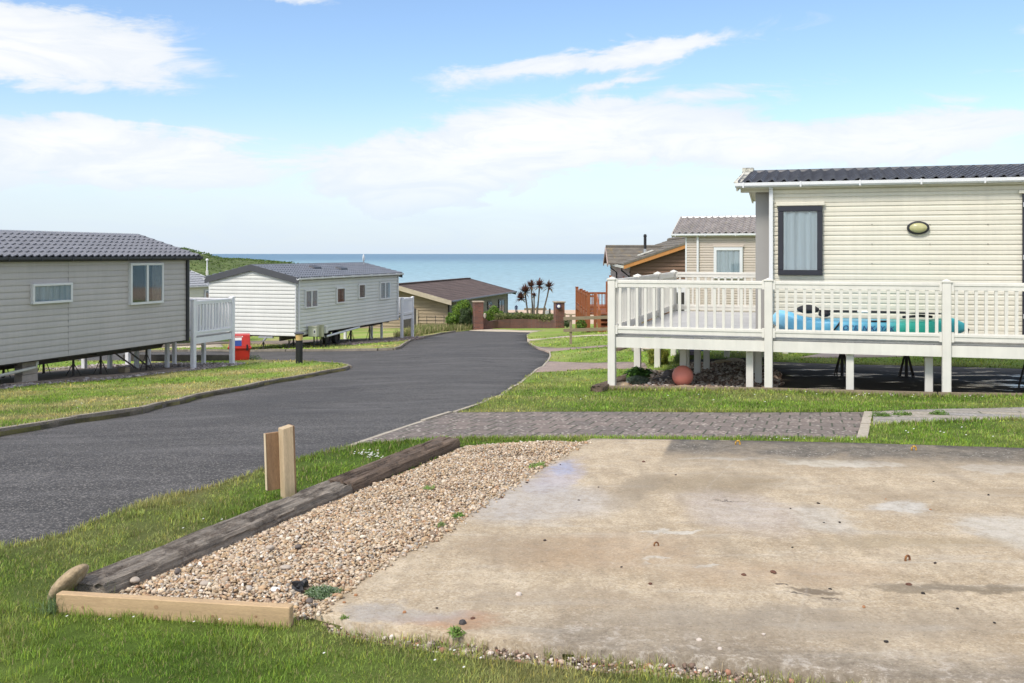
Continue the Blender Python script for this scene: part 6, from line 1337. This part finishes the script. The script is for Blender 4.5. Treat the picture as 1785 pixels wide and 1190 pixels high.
# ---------------------------------------------------------------- grass
def blades(X, Y, Z, H, Wd_, C_, lean=.8, mat='grass_blade', name='grass', azb=None, kind_='stuff'):
    n = len(X); a = rng.uniform(0, 2*pi, n); ln = rng.uniform(.15, lean, n)*H; la = a+rng.normal(0, .5, n)+pi/2
    dx, dy = np.cos(a)*Wd_/2, np.sin(a)*Wd_/2; lx, ly = np.cos(la)*ln, np.sin(la)*ln
    hz_ = H*np.sqrt(np.clip(1-(ln/H/1.15)**2, .12, 1))
    b0_ = np.stack([X-dx, Y-dy, Z], -1); b1_ = np.stack([X+dx, Y+dy, Z], -1)
    m0 = np.stack([X-dx*.8+lx*.35, Y-dy*.8+ly*.35, Z+hz_*.62], -1); m1 = np.stack([X+dx*.8+lx*.35, Y+dy*.8+ly*.35, Z+hz_*.62], -1)
    tp = np.stack([X+lx, Y+ly, Z+hz_], -1); V = np.stack([b0_, b1_, m1, m0, tp], 1).reshape(-1, 3)
    o = (np.arange(n)*5)[:, None]; q4 = np.concatenate([o, o+1, o+2, o+3], 1); t3 = np.concatenate([o+3, o+2, o+4], 1)
    ob = npmesh(name, V, [q4, t3], M[mat], np.repeat(C_, 5, 0)); ob['kind'] = kind_; return ob
objs_ex = []                                  # footprints that grass must not pierce
def strip(p, q, w): p, q = Vector(p[:2]), Vector(q[:2]); d_ = (q-p).normalized(); n_ = Vector((-d_.y, d_.x))*w/2; return [tuple(p-n_), tuple(q-n_), tuple(q+n_), tuple(p+n_)]
ex = [strip(s0-(s1-s0).normalized()*.02, s1, .21), [(pa.x, pa.y+.006), (pb.x, pb.y+.006), (pb.x+.01, pb.y+.05), (pa.x+.01, pa.y+.05)]]
def gcol(X, Y):
    c = lawn_col(X, Y); n = len(X); r_ = rng.random(n)
    c = c*rng.uniform(.55, 1.5, (n, 1))*(.62+1.0*fbm(X*11, Y*11, 91, 3))[:, None]; dk = r_ < .13
    c[dk] = np.array([.34, .29, .14])*rng.uniform(.7, 1.3, (dk.sum(), 1)); yl = (r_ > .86); c[yl] = c[yl]*np.array([1.5, 1.25, .9]); return c
def wedge(y0, y1, dn, lim=.72):
    n = int(dn*lim*(y1*y1-y0*y0)); Y = np.sqrt(rng.uniform(y0*y0, y1*y1, n)); X = rng.uniform(-lim, lim, n)*Y
    k = (classify(X, Y) < 0) & (rng.random(n) < np.clip((fbm(X*9, Y*9, 77, 3)-.27)*4.2, .15, 1))
    for e_ in ex: k &= ~pip(e_, X, Y)
    return X[k], Y[k]
GX, GY, GH, GW = [], [], [], []
for (y0, y1, dn, h_, w_) in [(3.1, 4.7, 19000, .026, .0024), (4.7, 6.8, 11500, .027, .0032), (6.8, 9.5, 4600, .028, .005), (9.5, 13, 1700, .030, .0075), (13, 18, 900, .032, .011), (18, 27, 300, .034, .018), (27, 45, 70, .04, .034)]:
    X, Y = wedge(y0, y1, dn); n = len(X); hh = fbm(X*3, Y*3, 21, 3)
    GX.append(X); GY.append(Y); GH.append(h_*(.35+1.2*hh)*(.6+.9*fbm(X*8, Y*8, 78, 2))*rng.uniform(.5, 1.5, n)); GW.append(np.full(n, w_)*rng.uniform(.7, 1.3, n))
X, Y, H_, W_ = map(np.concatenate, (GX, GY, GH, GW)); print('blades', len(X))
blades(X, Y, T(X, Y)-.004, H_, W_, gcol(X, Y), .98)
# longer fringe where the mower does not reach: against timber, slab, kerbs, posts
def fringe(line, n, h_, w_, spread, off=0):
    p = np.array([tuple(q)[:2] for q in line]); L_ = np.hypot(*(p[1:]-p[:-1]).T); cu = np.concatenate([[0], np.cumsum(L_)]); s_ = rng.uniform(0, cu[-1], n)
    i = np.clip(np.searchsorted(cu, s_)-1, 0, len(L_)-1); f_ = (s_-cu[i])/L_[i]; d_ = (p[1:]-p[:-1])[i]/L_[i][:, None]; o_ = off+rng.normal(0, spread, n)
    X = p[i, 0]+d_[:, 0]*f_*L_[i]-d_[:, 1]*o_; Y = p[i, 1]+d_[:, 1]*f_*L_[i]+d_[:, 0]*o_
    k = np.isin(classify(X, Y), [-1]); X, Y = X[k], Y[k]; n = len(X)
    return X, Y, h_*rng.uniform(.5, 1.5, n), np.full(n, w_)
FR = [fringe([pa, pb], 420, .045, .0026, .012, -.015), fringe([s0, s1], 1500, .05, .003, .03, .14), fringe(wN[:8], 5000, .04, .005, .05, .05), fringe(wN[7:], 2600, .035, .006, .04, .04),
      fringe(gp([(575, 1103), (640, 1118), (760, 1138), (880, 1152), (1050, 1172), (1240, 1185), (1400, 1212)]), 1500, .04, .0024, .03, 0), fringe(gp([(815, 768), (1030, 769), (1200, 771), (1500, 777), (1785, 786)]), 3500, .045, .005, .03, .03),
      fringe([rd(-.2, -.16), rd(9.5, -.16)], 3000, .06, .010, .03), fringe(wK, 2500, .05, .016, .05, -.12), fringe(gp([(1525, 742), (1785, 731)]), 700, .05, .007, .02), fringe(gp([(1100, 716.5), (1520, 716.5)]), 1500, .04, .008, .03), fringe(gp([(615, 778), (766, 766.5), (1025, 764), (1512, 766.5)]), 2600, .04, .006, .02, -.02)]
X, Y, H_, W_ = [np.concatenate([f[i] for f in FR]) for i in range(4)]
blades(X, Y, T(X, Y)-.004, H_, W_, gcol(X, Y)*1.05, .8)
# dead stems and straw along the near side of the slab
X, Y = sample(P['edge_rubble'], 2600); n = len(X); blades(X, Y, T(X, Y)-.015, rng.uniform(.02, .075, n), np.full(n, .002), np.array([.42, .34, .20])*rng.uniform(.5, 1.3, (n, 1)), 1.1, name='dead_grass')
X, Y = sample(P['edge_rubble'], 14000); k = fbm(X*4, Y*4, 9, 3) > .47; X, Y = X[k], Y[k]; n = len(X); blades(X, Y, T(X, Y)-.01, rng.uniform(.02, .05, n), np.full(n, .0026), gcol(X, Y), .9)
# rough bank by the gate
bx = [mf(10.4, -1.3)]; X = rng.uniform(ax(700, 52), ax(835, 60), 9000); Y = rng.uniform(47, 62, 9000); k = (classify(X, Y) < 0) & (seg_dist(X, Y, wL) > .5); X, Y = X[k], Y[k]; n = len(X)
cc = np.where(rng.random((n, 1)) < .45, np.array([[.36, .31, .16]]), np.array([[.16, .20, .06]]))*rng.uniform(.7, 1.3, (n, 1)); blades(X, Y, T(X, Y), rng.uniform(.12, .5, n), np.full(n, .035), cc, 1.0, name='rough_grass')
# daisies
dx_, dy_ = [], []
for (px, py, sx_, sy_, n) in [(640, 797, 16, 5, 26), (655, 802, 12, 3, 10), (1560, 690, 120, 8, 26), (1680, 683, 70, 4, 18), (1480, 684, 50, 5, 8), (1240, 700, 200, 8, 8), (1650, 760, 90, 10, 8), (1380, 772, 250, 2, 10), (250, 1090, 200, 40, 9), (700, 1150, 300, 20, 6), (330, 930, 80, 25, 5), (200, 700, 140, 14, 10), (1500, 618, 60, 3, 30), (1290, 615, 60, 4, 8), (1020, 590, 30, 8, 6)]:
    for _ in range(n):
        q = G(px+random.gauss(0, sx_*.6), py+random.gauss(0, sy_*.6))
        if classify(np.array([q.x]), np.array([q.y]))[0] < 0: dx_.append(q.x); dy_.append(q.y)
dx_, dy_ = np.array(dx_), np.array(dy_); n = len(dx_); a = np.arange(8)*pi/4; r_ = np.clip(.0035+.0006*dy_, .006, .02)*.9
V = np.stack([dx_[:, None]+r_[:, None]*np.cos(a), dy_[:, None]+r_[:, None]*np.sin(a), (T(dx_, dy_)+.035)[:, None]+.3*r_[:, None]*np.sin(a+1)], -1).reshape(-1, 3)
npmesh('daisies', V, [np.arange(n*8).reshape(n, 8)], M['grass_blade'], np.tile([.8, .8, .78], (n*8, 1)))['kind'] = 'stuff'

# ---------------------------------------------------------------- foliage
def leaves(name, C0, Rr, n, size, cols, wts, seed=0, shell=.55, mat='leaf', lump=.35, parent=None, up=0, aspect=.55, low=-1.0):
    g = np.random.default_rng(seed); d_ = g.normal(size=(n*2, 3)); d_ /= np.linalg.norm(d_, axis=1)[:, None]; d_ = d_[d_[:, 2] > low][:n]; n = len(d_)
    ph = g.uniform(0, 6, 6); lm = 1+lump*(np.sin(4*d_[:, 0]+ph[0])*np.sin(5*d_[:, 2]+ph[1])+.6*np.sin(9*d_[:, 1]+ph[2])*np.sin(8*d_[:, 0]+ph[3]))*.6
    r_ = (shell+(1-shell)*g.random(n)**.6)*lm; c = d_*r_[:, None]*np.array(Rr)+np.array(C0)
    nrm = d_*.7+g.normal(size=(n, 3))*.7+np.array([0, 0, .3+up]); nrm /= np.linalg.norm(nrm, axis=1)[:, None]
    t1 = np.cross(nrm, g.normal(size=(n, 3))); t1 /= np.linalg.norm(t1, axis=1)[:, None]; t2 = np.cross(nrm, t1)
    s_ = size*g.uniform(.6, 1.4, n)[:, None]; V = np.stack([c-t1*s_, c-t2*s_*aspect*.6-nrm*s_*.1, c+t1*s_, c+t2*s_*aspect*.6-nrm*s_*.1], 1).reshape(-1, 3)
    w = np.array(wts, float); w /= w.sum(); cc = np.array(cols)[g.choice(len(cols), n, p=w)]*g.uniform(.75, 1.3, (n, 1))
    return npmesh(name, V, [np.arange(n*4).reshape(n, 4)], M[mat], np.repeat(cc, 4, 0), parent=parent)
def shrub(name, label, cat, px, Yd, ytop, ybot, wpx, n, size, cols, wts, seed, grp=None, dy=None, **kw):
    zt_, X0 = zz(ytop, Yd), ax(px, Yd); zb_ = min(zz(ybot, Yd), zt_-.1); rz_ = (zt_-zb_)/2; o_ = leaves(name, (0, 0, 0), (wpx/2/F*Yd, dy or wpx/2/F*Yd, rz_), n, size, cols, wts, seed, **kw); o_.location = (X0, Yd, (zt_+zb_)/2); return tag(o_, label, cat, grp)
BG = [(.16, .26, .035), (.10, .19, .03), (.07, .12, .03), (.22, .32, .05)]; DG = [(.055, .09, .03), (.08, .12, .05), (.11, .14, .08)]
shrub('bush', 'bright yellow green bush against the chalet left of the brick pier', 'bush', 806, 61, 523, 566, 36, 5200, .085, BG, [4, 3, 2, 3], 1)
shrub('bush', 'dark green bush tucked in front of the bright bush by the pier', 'bush', 812, 60.2, 536, 568, 22, 2400, .07, DG, [3, 3, 2], 2)
shrub('bush', 'low green bush spilling down at the left of the bright bush', 'bush', 790, 60.5, 545, 568, 26, 2200, .08, BG, [2, 4, 3, 1], 3)
shrub('bush', 'bright green bush at the right of the oval light pier', 'bush', 861, 63, 535, 568, 32, 4200, .08, BG, [4, 4, 3, 2], 4)
def gcov(name, label, pts, n, h_, size, cols, wts, seed, depth=1.0):
    g = np.random.default_rng(seed); P_ = np.array(pts); t_ = g.uniform(0, len(P_)-1.001, n); i = t_.astype(int); f_ = (t_-i)[:, None]; c = P_[i]*(1-f_)+P_[i+1]*f_
    c = c+np.column_stack([g.normal(0, .1, n), g.uniform(0, depth, n)-.15, -g.uniform(0, .12, n)+h_*g.random(n)*(.5+.8*fbm(c[:, 0]*2, c[:, 1]*2, seed, 2))])
    nrm = g.normal(size=(n, 3))+np.array([0, -.4, .6]); nrm /= np.linalg.norm(nrm, axis=1)[:, None]; t1 = np.cross(nrm, g.normal(size=(n, 3))); t1 /= np.linalg.norm(t1, axis=1)[:, None]; t2 = np.cross(nrm, t1); s_ = size*g.uniform(.6, 1.4, n)[:, None]
    V = np.stack([c-t1*s_, c-t2*s_*.35, c+t1*s_, c+t2*s_*.35], 1).reshape(-1, 3); w = np.array(wts, float); w /= w.sum(); cc = np.array(cols)[g.choice(len(cols), n, p=w)]*g.uniform(.7, 1.3, (n, 1))
    m0 = c.mean(0); o = npmesh(name, V-m0, [np.arange(n*4).reshape(n, 4)], M['leaf'], np.repeat(cc, 4, 0)); o.location = m0; return tag(o, label, 'ground cover plants')
gcov('trailing_plants', 'green and straw coloured plants spilling over the low brick wall', [tuple(at(866, 557, 61.2)), tuple(at(890, 556, 61.5)), tuple(at(920, 556, 61.5)), tuple(at(945, 557, 61)), tuple(at(962, 559, 60))], 9000, .38, .07, [(.17, .20, .06), (.11, .15, .04), (.30, .27, .13), (.08, .10, .04)], [4, 4, 2, 3], 5, 1.6)
# a few weeds at the foot of the right pier and by the timber deck
shrub('weed', 'green weeds below the orange timber deck posts', 'weed', 1013, 44, 556, 576, 18, 900, .05, BG, [2, 3, 3, 1], 6); shrub('weed', 'dark green weeds at the foot of the emblem pier', 'weed', 989, 58.5, 557, 570, 12, 500, .06, DG, [3, 3, 2], 7)
# palm-like cordylines
def cordyline(label, bx_, by, hx, hy, Yd, hr, n=70, seed=0, small=False, heads=None):
    g = random.Random(seed); b_ = at(bx_, by, Yd); b_.z = Tz(b_.x, b_.y); h = at(hx, hy, Yd); r = thing('cordyline', label, 'palm', tuple(b_), 0, 'palm trees behind the gateway')
    hd = h-b_; tm = MB(); mid_ = hd*.5+Vector((hd.x*-.12, 0, 0)); tm.tube([(0, 0, -.2), tuple(hd*.25+Vector((hd.x*-.1, 0, 0))), tuple(mid_), tuple(hd*.8), tuple(hd)], [.075, .06, .052, .045, .05], 8); tm.build('trunk', M['trunk'], r, smooth=True)
    n = int(n*1.7)
    for hi, (ox, oz, sc) in enumerate(heads or [(0, 0, 1)]):
        cm = []; fc = []; co = []
        for i in range(n):
            a = g.uniform(0, 2*pi); el = g.gauss(.55, .55); el = max(-1.25, min(1.5, el)); L_ = hr*1.22*sc*g.uniform(.7, 1.15); w_ = .045*sc
            dr = Vector((cos(a)*cos(el), sin(a)*cos(el), sin(el))); sd_ = dr.cross(Vector((0, 0, 1))).normalized()*w_; dead = el < -.35; c0 = hd+Vector((ox, 0, oz)); dp_ = Vector((0, 0, -1))*(L_*.10 if not dead else L_*.2)
            o = len(cm); cm += [c0-sd_*.5, c0+sd_*.5, c0+dr*L_*.5+sd_+dp_*.2, c0+dr*L_*.5-sd_+dp_*.2, c0+dr*L_+dp_]; fc.append((o, o+1, o+2, o+3)); fc.append((o+3, o+2, o+4, o+4))
            c_ = (.20, .15, .09) if dead else g.choice([(.15, .06, .05), (.10, .04, .036), (.20, .085, .065), (.13, .09, .055)]); co += [c_]*5
        f4 = np.array([f for f in fc if f[2] != f[3]]); f3 = np.array([f[:3] for f in fc if f[2] == f[3]]); npmesh('crown', np.array([tuple(v) for v in cm]), [f4, f3], M['leaf'], np.array(co), parent=r)
        if hi: MB().tube([tuple(hd*.86), tuple(hd+Vector((ox, 0, oz)))], .035, 6).build('limb', M['trunk'], r)
cordyline('leftmost purple leaved palm with two drooping heads', 921.5, 560, 915.5, 509, 63, .50, 80, 1, heads=[(0, 0, 1), (-.30, -.42, .9)])
cordyline('slim purple leaved palm second from the left', 929.5, 560, 926, 499, 64, .44, 60, 2)
cordyline('small short purple palm low between taller palms', 931, 560, 931, 516, 62.5, .24, 34, 3)
cordyline('upright purple palm third among the tall ones', 935.5, 560, 940.5, 498, 63, .46, 70, 4)
cordyline('purple palm leaning right, nearest to the emblem pier', 944, 560, 957, 500.5, 63, .44, 64, 5)
# headland on the left
SIL = np.array([(-400, 405), (0, 415), (200, 424), (300, 431.5), (325, 435), (338, 438.5), (352, 441), (366, 446), (382, 449), (420, 449), (450, 450.5), (480, 453), (503, 457), (520, 463), (545, 474), (600, 490)], float)
Yh = 130.; Xs = ax(SIL[:, 0], Yh); Zs = zz(SIL[:, 1], Yh)
gx = np.arange(-150, -22, .8); gy = np.arange(88, 185, 1.2); XX, YY = np.meshgrid(gx, gy); rt = XX/YY*Yh; top = np.interp(rt, Xs, Zs)
base_z = T(XX, YY)-.6; prof_ = np.where(YY < Yh, np.exp(-((YY-Yh)/24)**2), np.exp(-((YY-Yh)/30)**2)); top2 = top-.25; ZZ = base_z+(top2*(YY/Yh)**0-base_z)*prof_+.6*(fbm(XX*.25, YY*.25, 31, 4)-.5)*prof_*1.2
nyy, nxx = XX.shape; V = np.stack([XX, YY, ZZ], -1).reshape(-1, 3); i0 = (np.arange(nyy-1)[:, None]*nxx+np.arange(nxx-1)[None]).ravel(); Q = np.column_stack([i0, i0+1, i0+nxx+1, i0+nxx])
M['scrub'] = pm('scrub_ground', (.085,.12,.035), .95, .3, .25, fine=.35, bscale=2.5, blot=[((.16,.17,.06), .3, .5, .7, .6), ((.04,.06,.02), .4, .5, .7, .6)])
hl = npmesh('hill', V, [Q], M['scrub'], None, True); hl['kind'] = 'structure'
n = 90000; X = rng.uniform(-120, -25, n); Y = rng.uniform(92, 140, n); k = (X/Y*Yh > ax(290, Yh)) & (X/Y*Yh < ax(548, Yh)); X, Y = X[k], Y[k]
fx_ = (X-gx[0])/.8; fy_ = (Y-gy[0])/1.2; ix, iy = fx_.astype(int), fy_.astype(int); Z_ = ZZ[iy, ix]
n = len(X); hgt = .5*np.clip(fbm(X*.35, Y*.35, 41, 4)-.3, 0, 1); nrm = rng.normal(size=(n, 3))+np.array([0, -.5, .7]); nrm /= np.linalg.norm(nrm, axis=1)[:, None]
t1 = np.cross(nrm, rng.normal(size=(n, 3))); t1 /= np.linalg.norm(t1, axis=1)[:, None]; t2 = np.cross(nrm, t1); s_ = rng.uniform(.05, .14, n)[:, None]; c = np.column_stack([X, Y, Z_+hgt*rng.uniform(.1, 1, n)])
V = np.stack([c-t1*s_, c-t2*s_*.7, c+t1*s_, c+t2*s_*.7], 1).reshape(-1, 3); kd = fbm(X*.12, Y*.12, 51, 3)[:, None]
cc = np.where(kd > .5, np.array([[.16, .19, .06]]), np.array([[.09, .14, .035]]))*rng.uniform(.65, 1.4, (n, 1)); npmesh('scrub', V, [np.arange(n*4).reshape(n, 4)], M['leaf'], np.repeat(cc, 4, 0))['kind'] = 'stuff'
# garden plants under the deck
shrub('garden_plant', 'bushy plant with broad glossy green leaves by the deck corner post', 'plant', 1112, 16.7, 640, 672, 40, 700, .055, [(.06, .14, .025), (.10, .20, .03), (.035, .08, .02)], [4, 3, 2], 11, shell=.3, aspect=.8, up=.5)
shrub('garden_plant', 'soft grey green cushion plant in front of the broad leaved plant', 'plant', 1111, 16.25, 655, 677, 42, 5000, .018, [(.15, .19, .13), (.10, .13, .09), (.20, .24, .17)], [3, 2, 2], 12, shell=.7, lump=.12, aspect=.25)
shrub('garden_plant', 'yellow green feathery shrub between the deck legs', 'plant', 1148, 20.6, 606, 640, 36, 4200, .035, [(.30, .30, .05), (.20, .24, .04), (.12, .16, .04)], [4, 3, 2], 13, aspect=.25)
shrub('lavender', 'lavender clump with pale purple flowers behind the coral ball', 'plant', 1196, 20.6, 612, 641, 44, 5200, .030, [(.17, .23, .07), (.12, .17, .05), (.24, .28, .10)], [4, 3, 2], 14, aspect=.2)
o_ = shrub('lavender', 'thin purple flower heads above the lavender clump', 'plant', 1200, 20.5, 607, 618, 46, 700, .022, [(.30, .22, .36), (.38, .30, .42)], [1, 1], 15, aspect=.3)
lv = [o for o in COL.objects if o.name.startswith('lavender')]; base_l = min(lv, key=lambda o: o.name)
for o in lv:
    if o is not base_l:
        o.parent = base_l; o.location = Vector(o.location)-Vector(base_l.location); o.name = 'flower_heads'
        for k_ in ('label', 'category'): 
            if k_ in o.keys(): del o[k_]
# weeds in the gravel and joints
def weed(label, px, py, r_, n, size, cols, seed, h_=.5, zo=.03, nm_='weed', up=.3, asp=.35):
    q = G(px, py); o_ = leaves(nm_, (0, 0, 0), (r_, r_*.7, r_*h_), n, size, cols, [1]*len(cols), seed, shell=.2, up=up, aspect=asp, low=-.1); o_.location = (q.x, q.y, q.z+zo); tag(o_, label, 'weed')
weed('low grey green ferny weed at the edge of the gravel and slab', 563, 1046, .085, 900, .012, [(.17, .24, .13), (.12, .19, .08), (.24, .31, .20)], 1, .4)
weed('small round leaved weed touching the black plastic scrap', 545, 1044, .03, 60, .016, [(.13, .24, .05), (.17, .28, .06)], 2, .5, asp=.9)
weed('light green weed at the far edge between gravel and slab', 938, 820, .07, 160, .016, [(.20, .34, .07), (.26, .36, .10)], 3, .5)
weed('green weed at the slab edge halfway along the gravel', 799, 909, .04, 120, .014, [(.12, .24, .05), (.17, .28, .06)], 4, .7)
weed('faint small weed in the gravel just below the halfway weed', 770, 924, .035, 50, .012, [(.16, .26, .07)], 5, .6)
weed('small green weed by the sleeper near the timber post', 505, 898, .03, 60, .012, [(.12, .22, .05)], 6, .7)
weed('tiny green weed in the middle of the upper gravel', 748, 858, .05, 50, .014, [(.2, .33, .08)], 7, .4)
weed('upright green weed in the rubble along the slab', 795, 1118, .035, 130, .013, [(.16, .27, .06), (.22, .33, .08)], 8, 1.0)
weed('small pale green weed near the near left corner of the slab', 600, 1090, .02, 40, .011, [(.20, .30, .07)], 9, .8)
for i, (px, py, lb) in enumerate([(1538, 727, 'green tuft growing in the first joint of the slab path'), (1573, 725, 'wide green tuft on the slab path near its left end'), (1637, 724, 'green tuft between the middle slabs of the path')]):
    weed(lb, px, py, .12, 260, .022, [(.11, .20, .04), (.15, .25, .05)], 30+i, .5, 0)
weed('low dark green weed beside the red cabinet', 437, 626.5, .45, 500, .03, [(.06, .12, .03), (.10, .17, .04)], 40, .35, 0)
# long grass under the leaning cobble
def tuft(label, px, py, n, h_, w_, col, spread, lean=1.0):
    q = G(px, py); X = q.x+rng.normal(0, spread, n); Y = q.y+rng.normal(0, spread*.6, n); o_ = blades(X-q.x, Y-q.y, np.zeros(n), rng.uniform(.4, 1, n)*h_, np.full(n, w_), np.array(col)*rng.uniform(.7, 1.4, (n, 1)), lean, name='grass_tuft'); del o_['kind']; o_.location = q; tag(o_, label, 'grass tuft')
tuft('long blue green grass tuft drooping under the leaning cobble', 92, 1068, 90, .12, .0035, (.15, .22, .10), .03, 1.12)
tuft('thin tall grass blades between cobble and near sleeper', 127, 1046, 14, .13, .003, (.20, .28, .06), .012, .5)
tuft('sparse tall grass blades behind the timber board', 190, 1046, 9, .10, .003, (.16, .18, .08), .02, .5)
tuft('green grass tuft at the right foot of the timber post', 514, 866, 40, .10, .004, (.13, .22, .05), .012, .6)
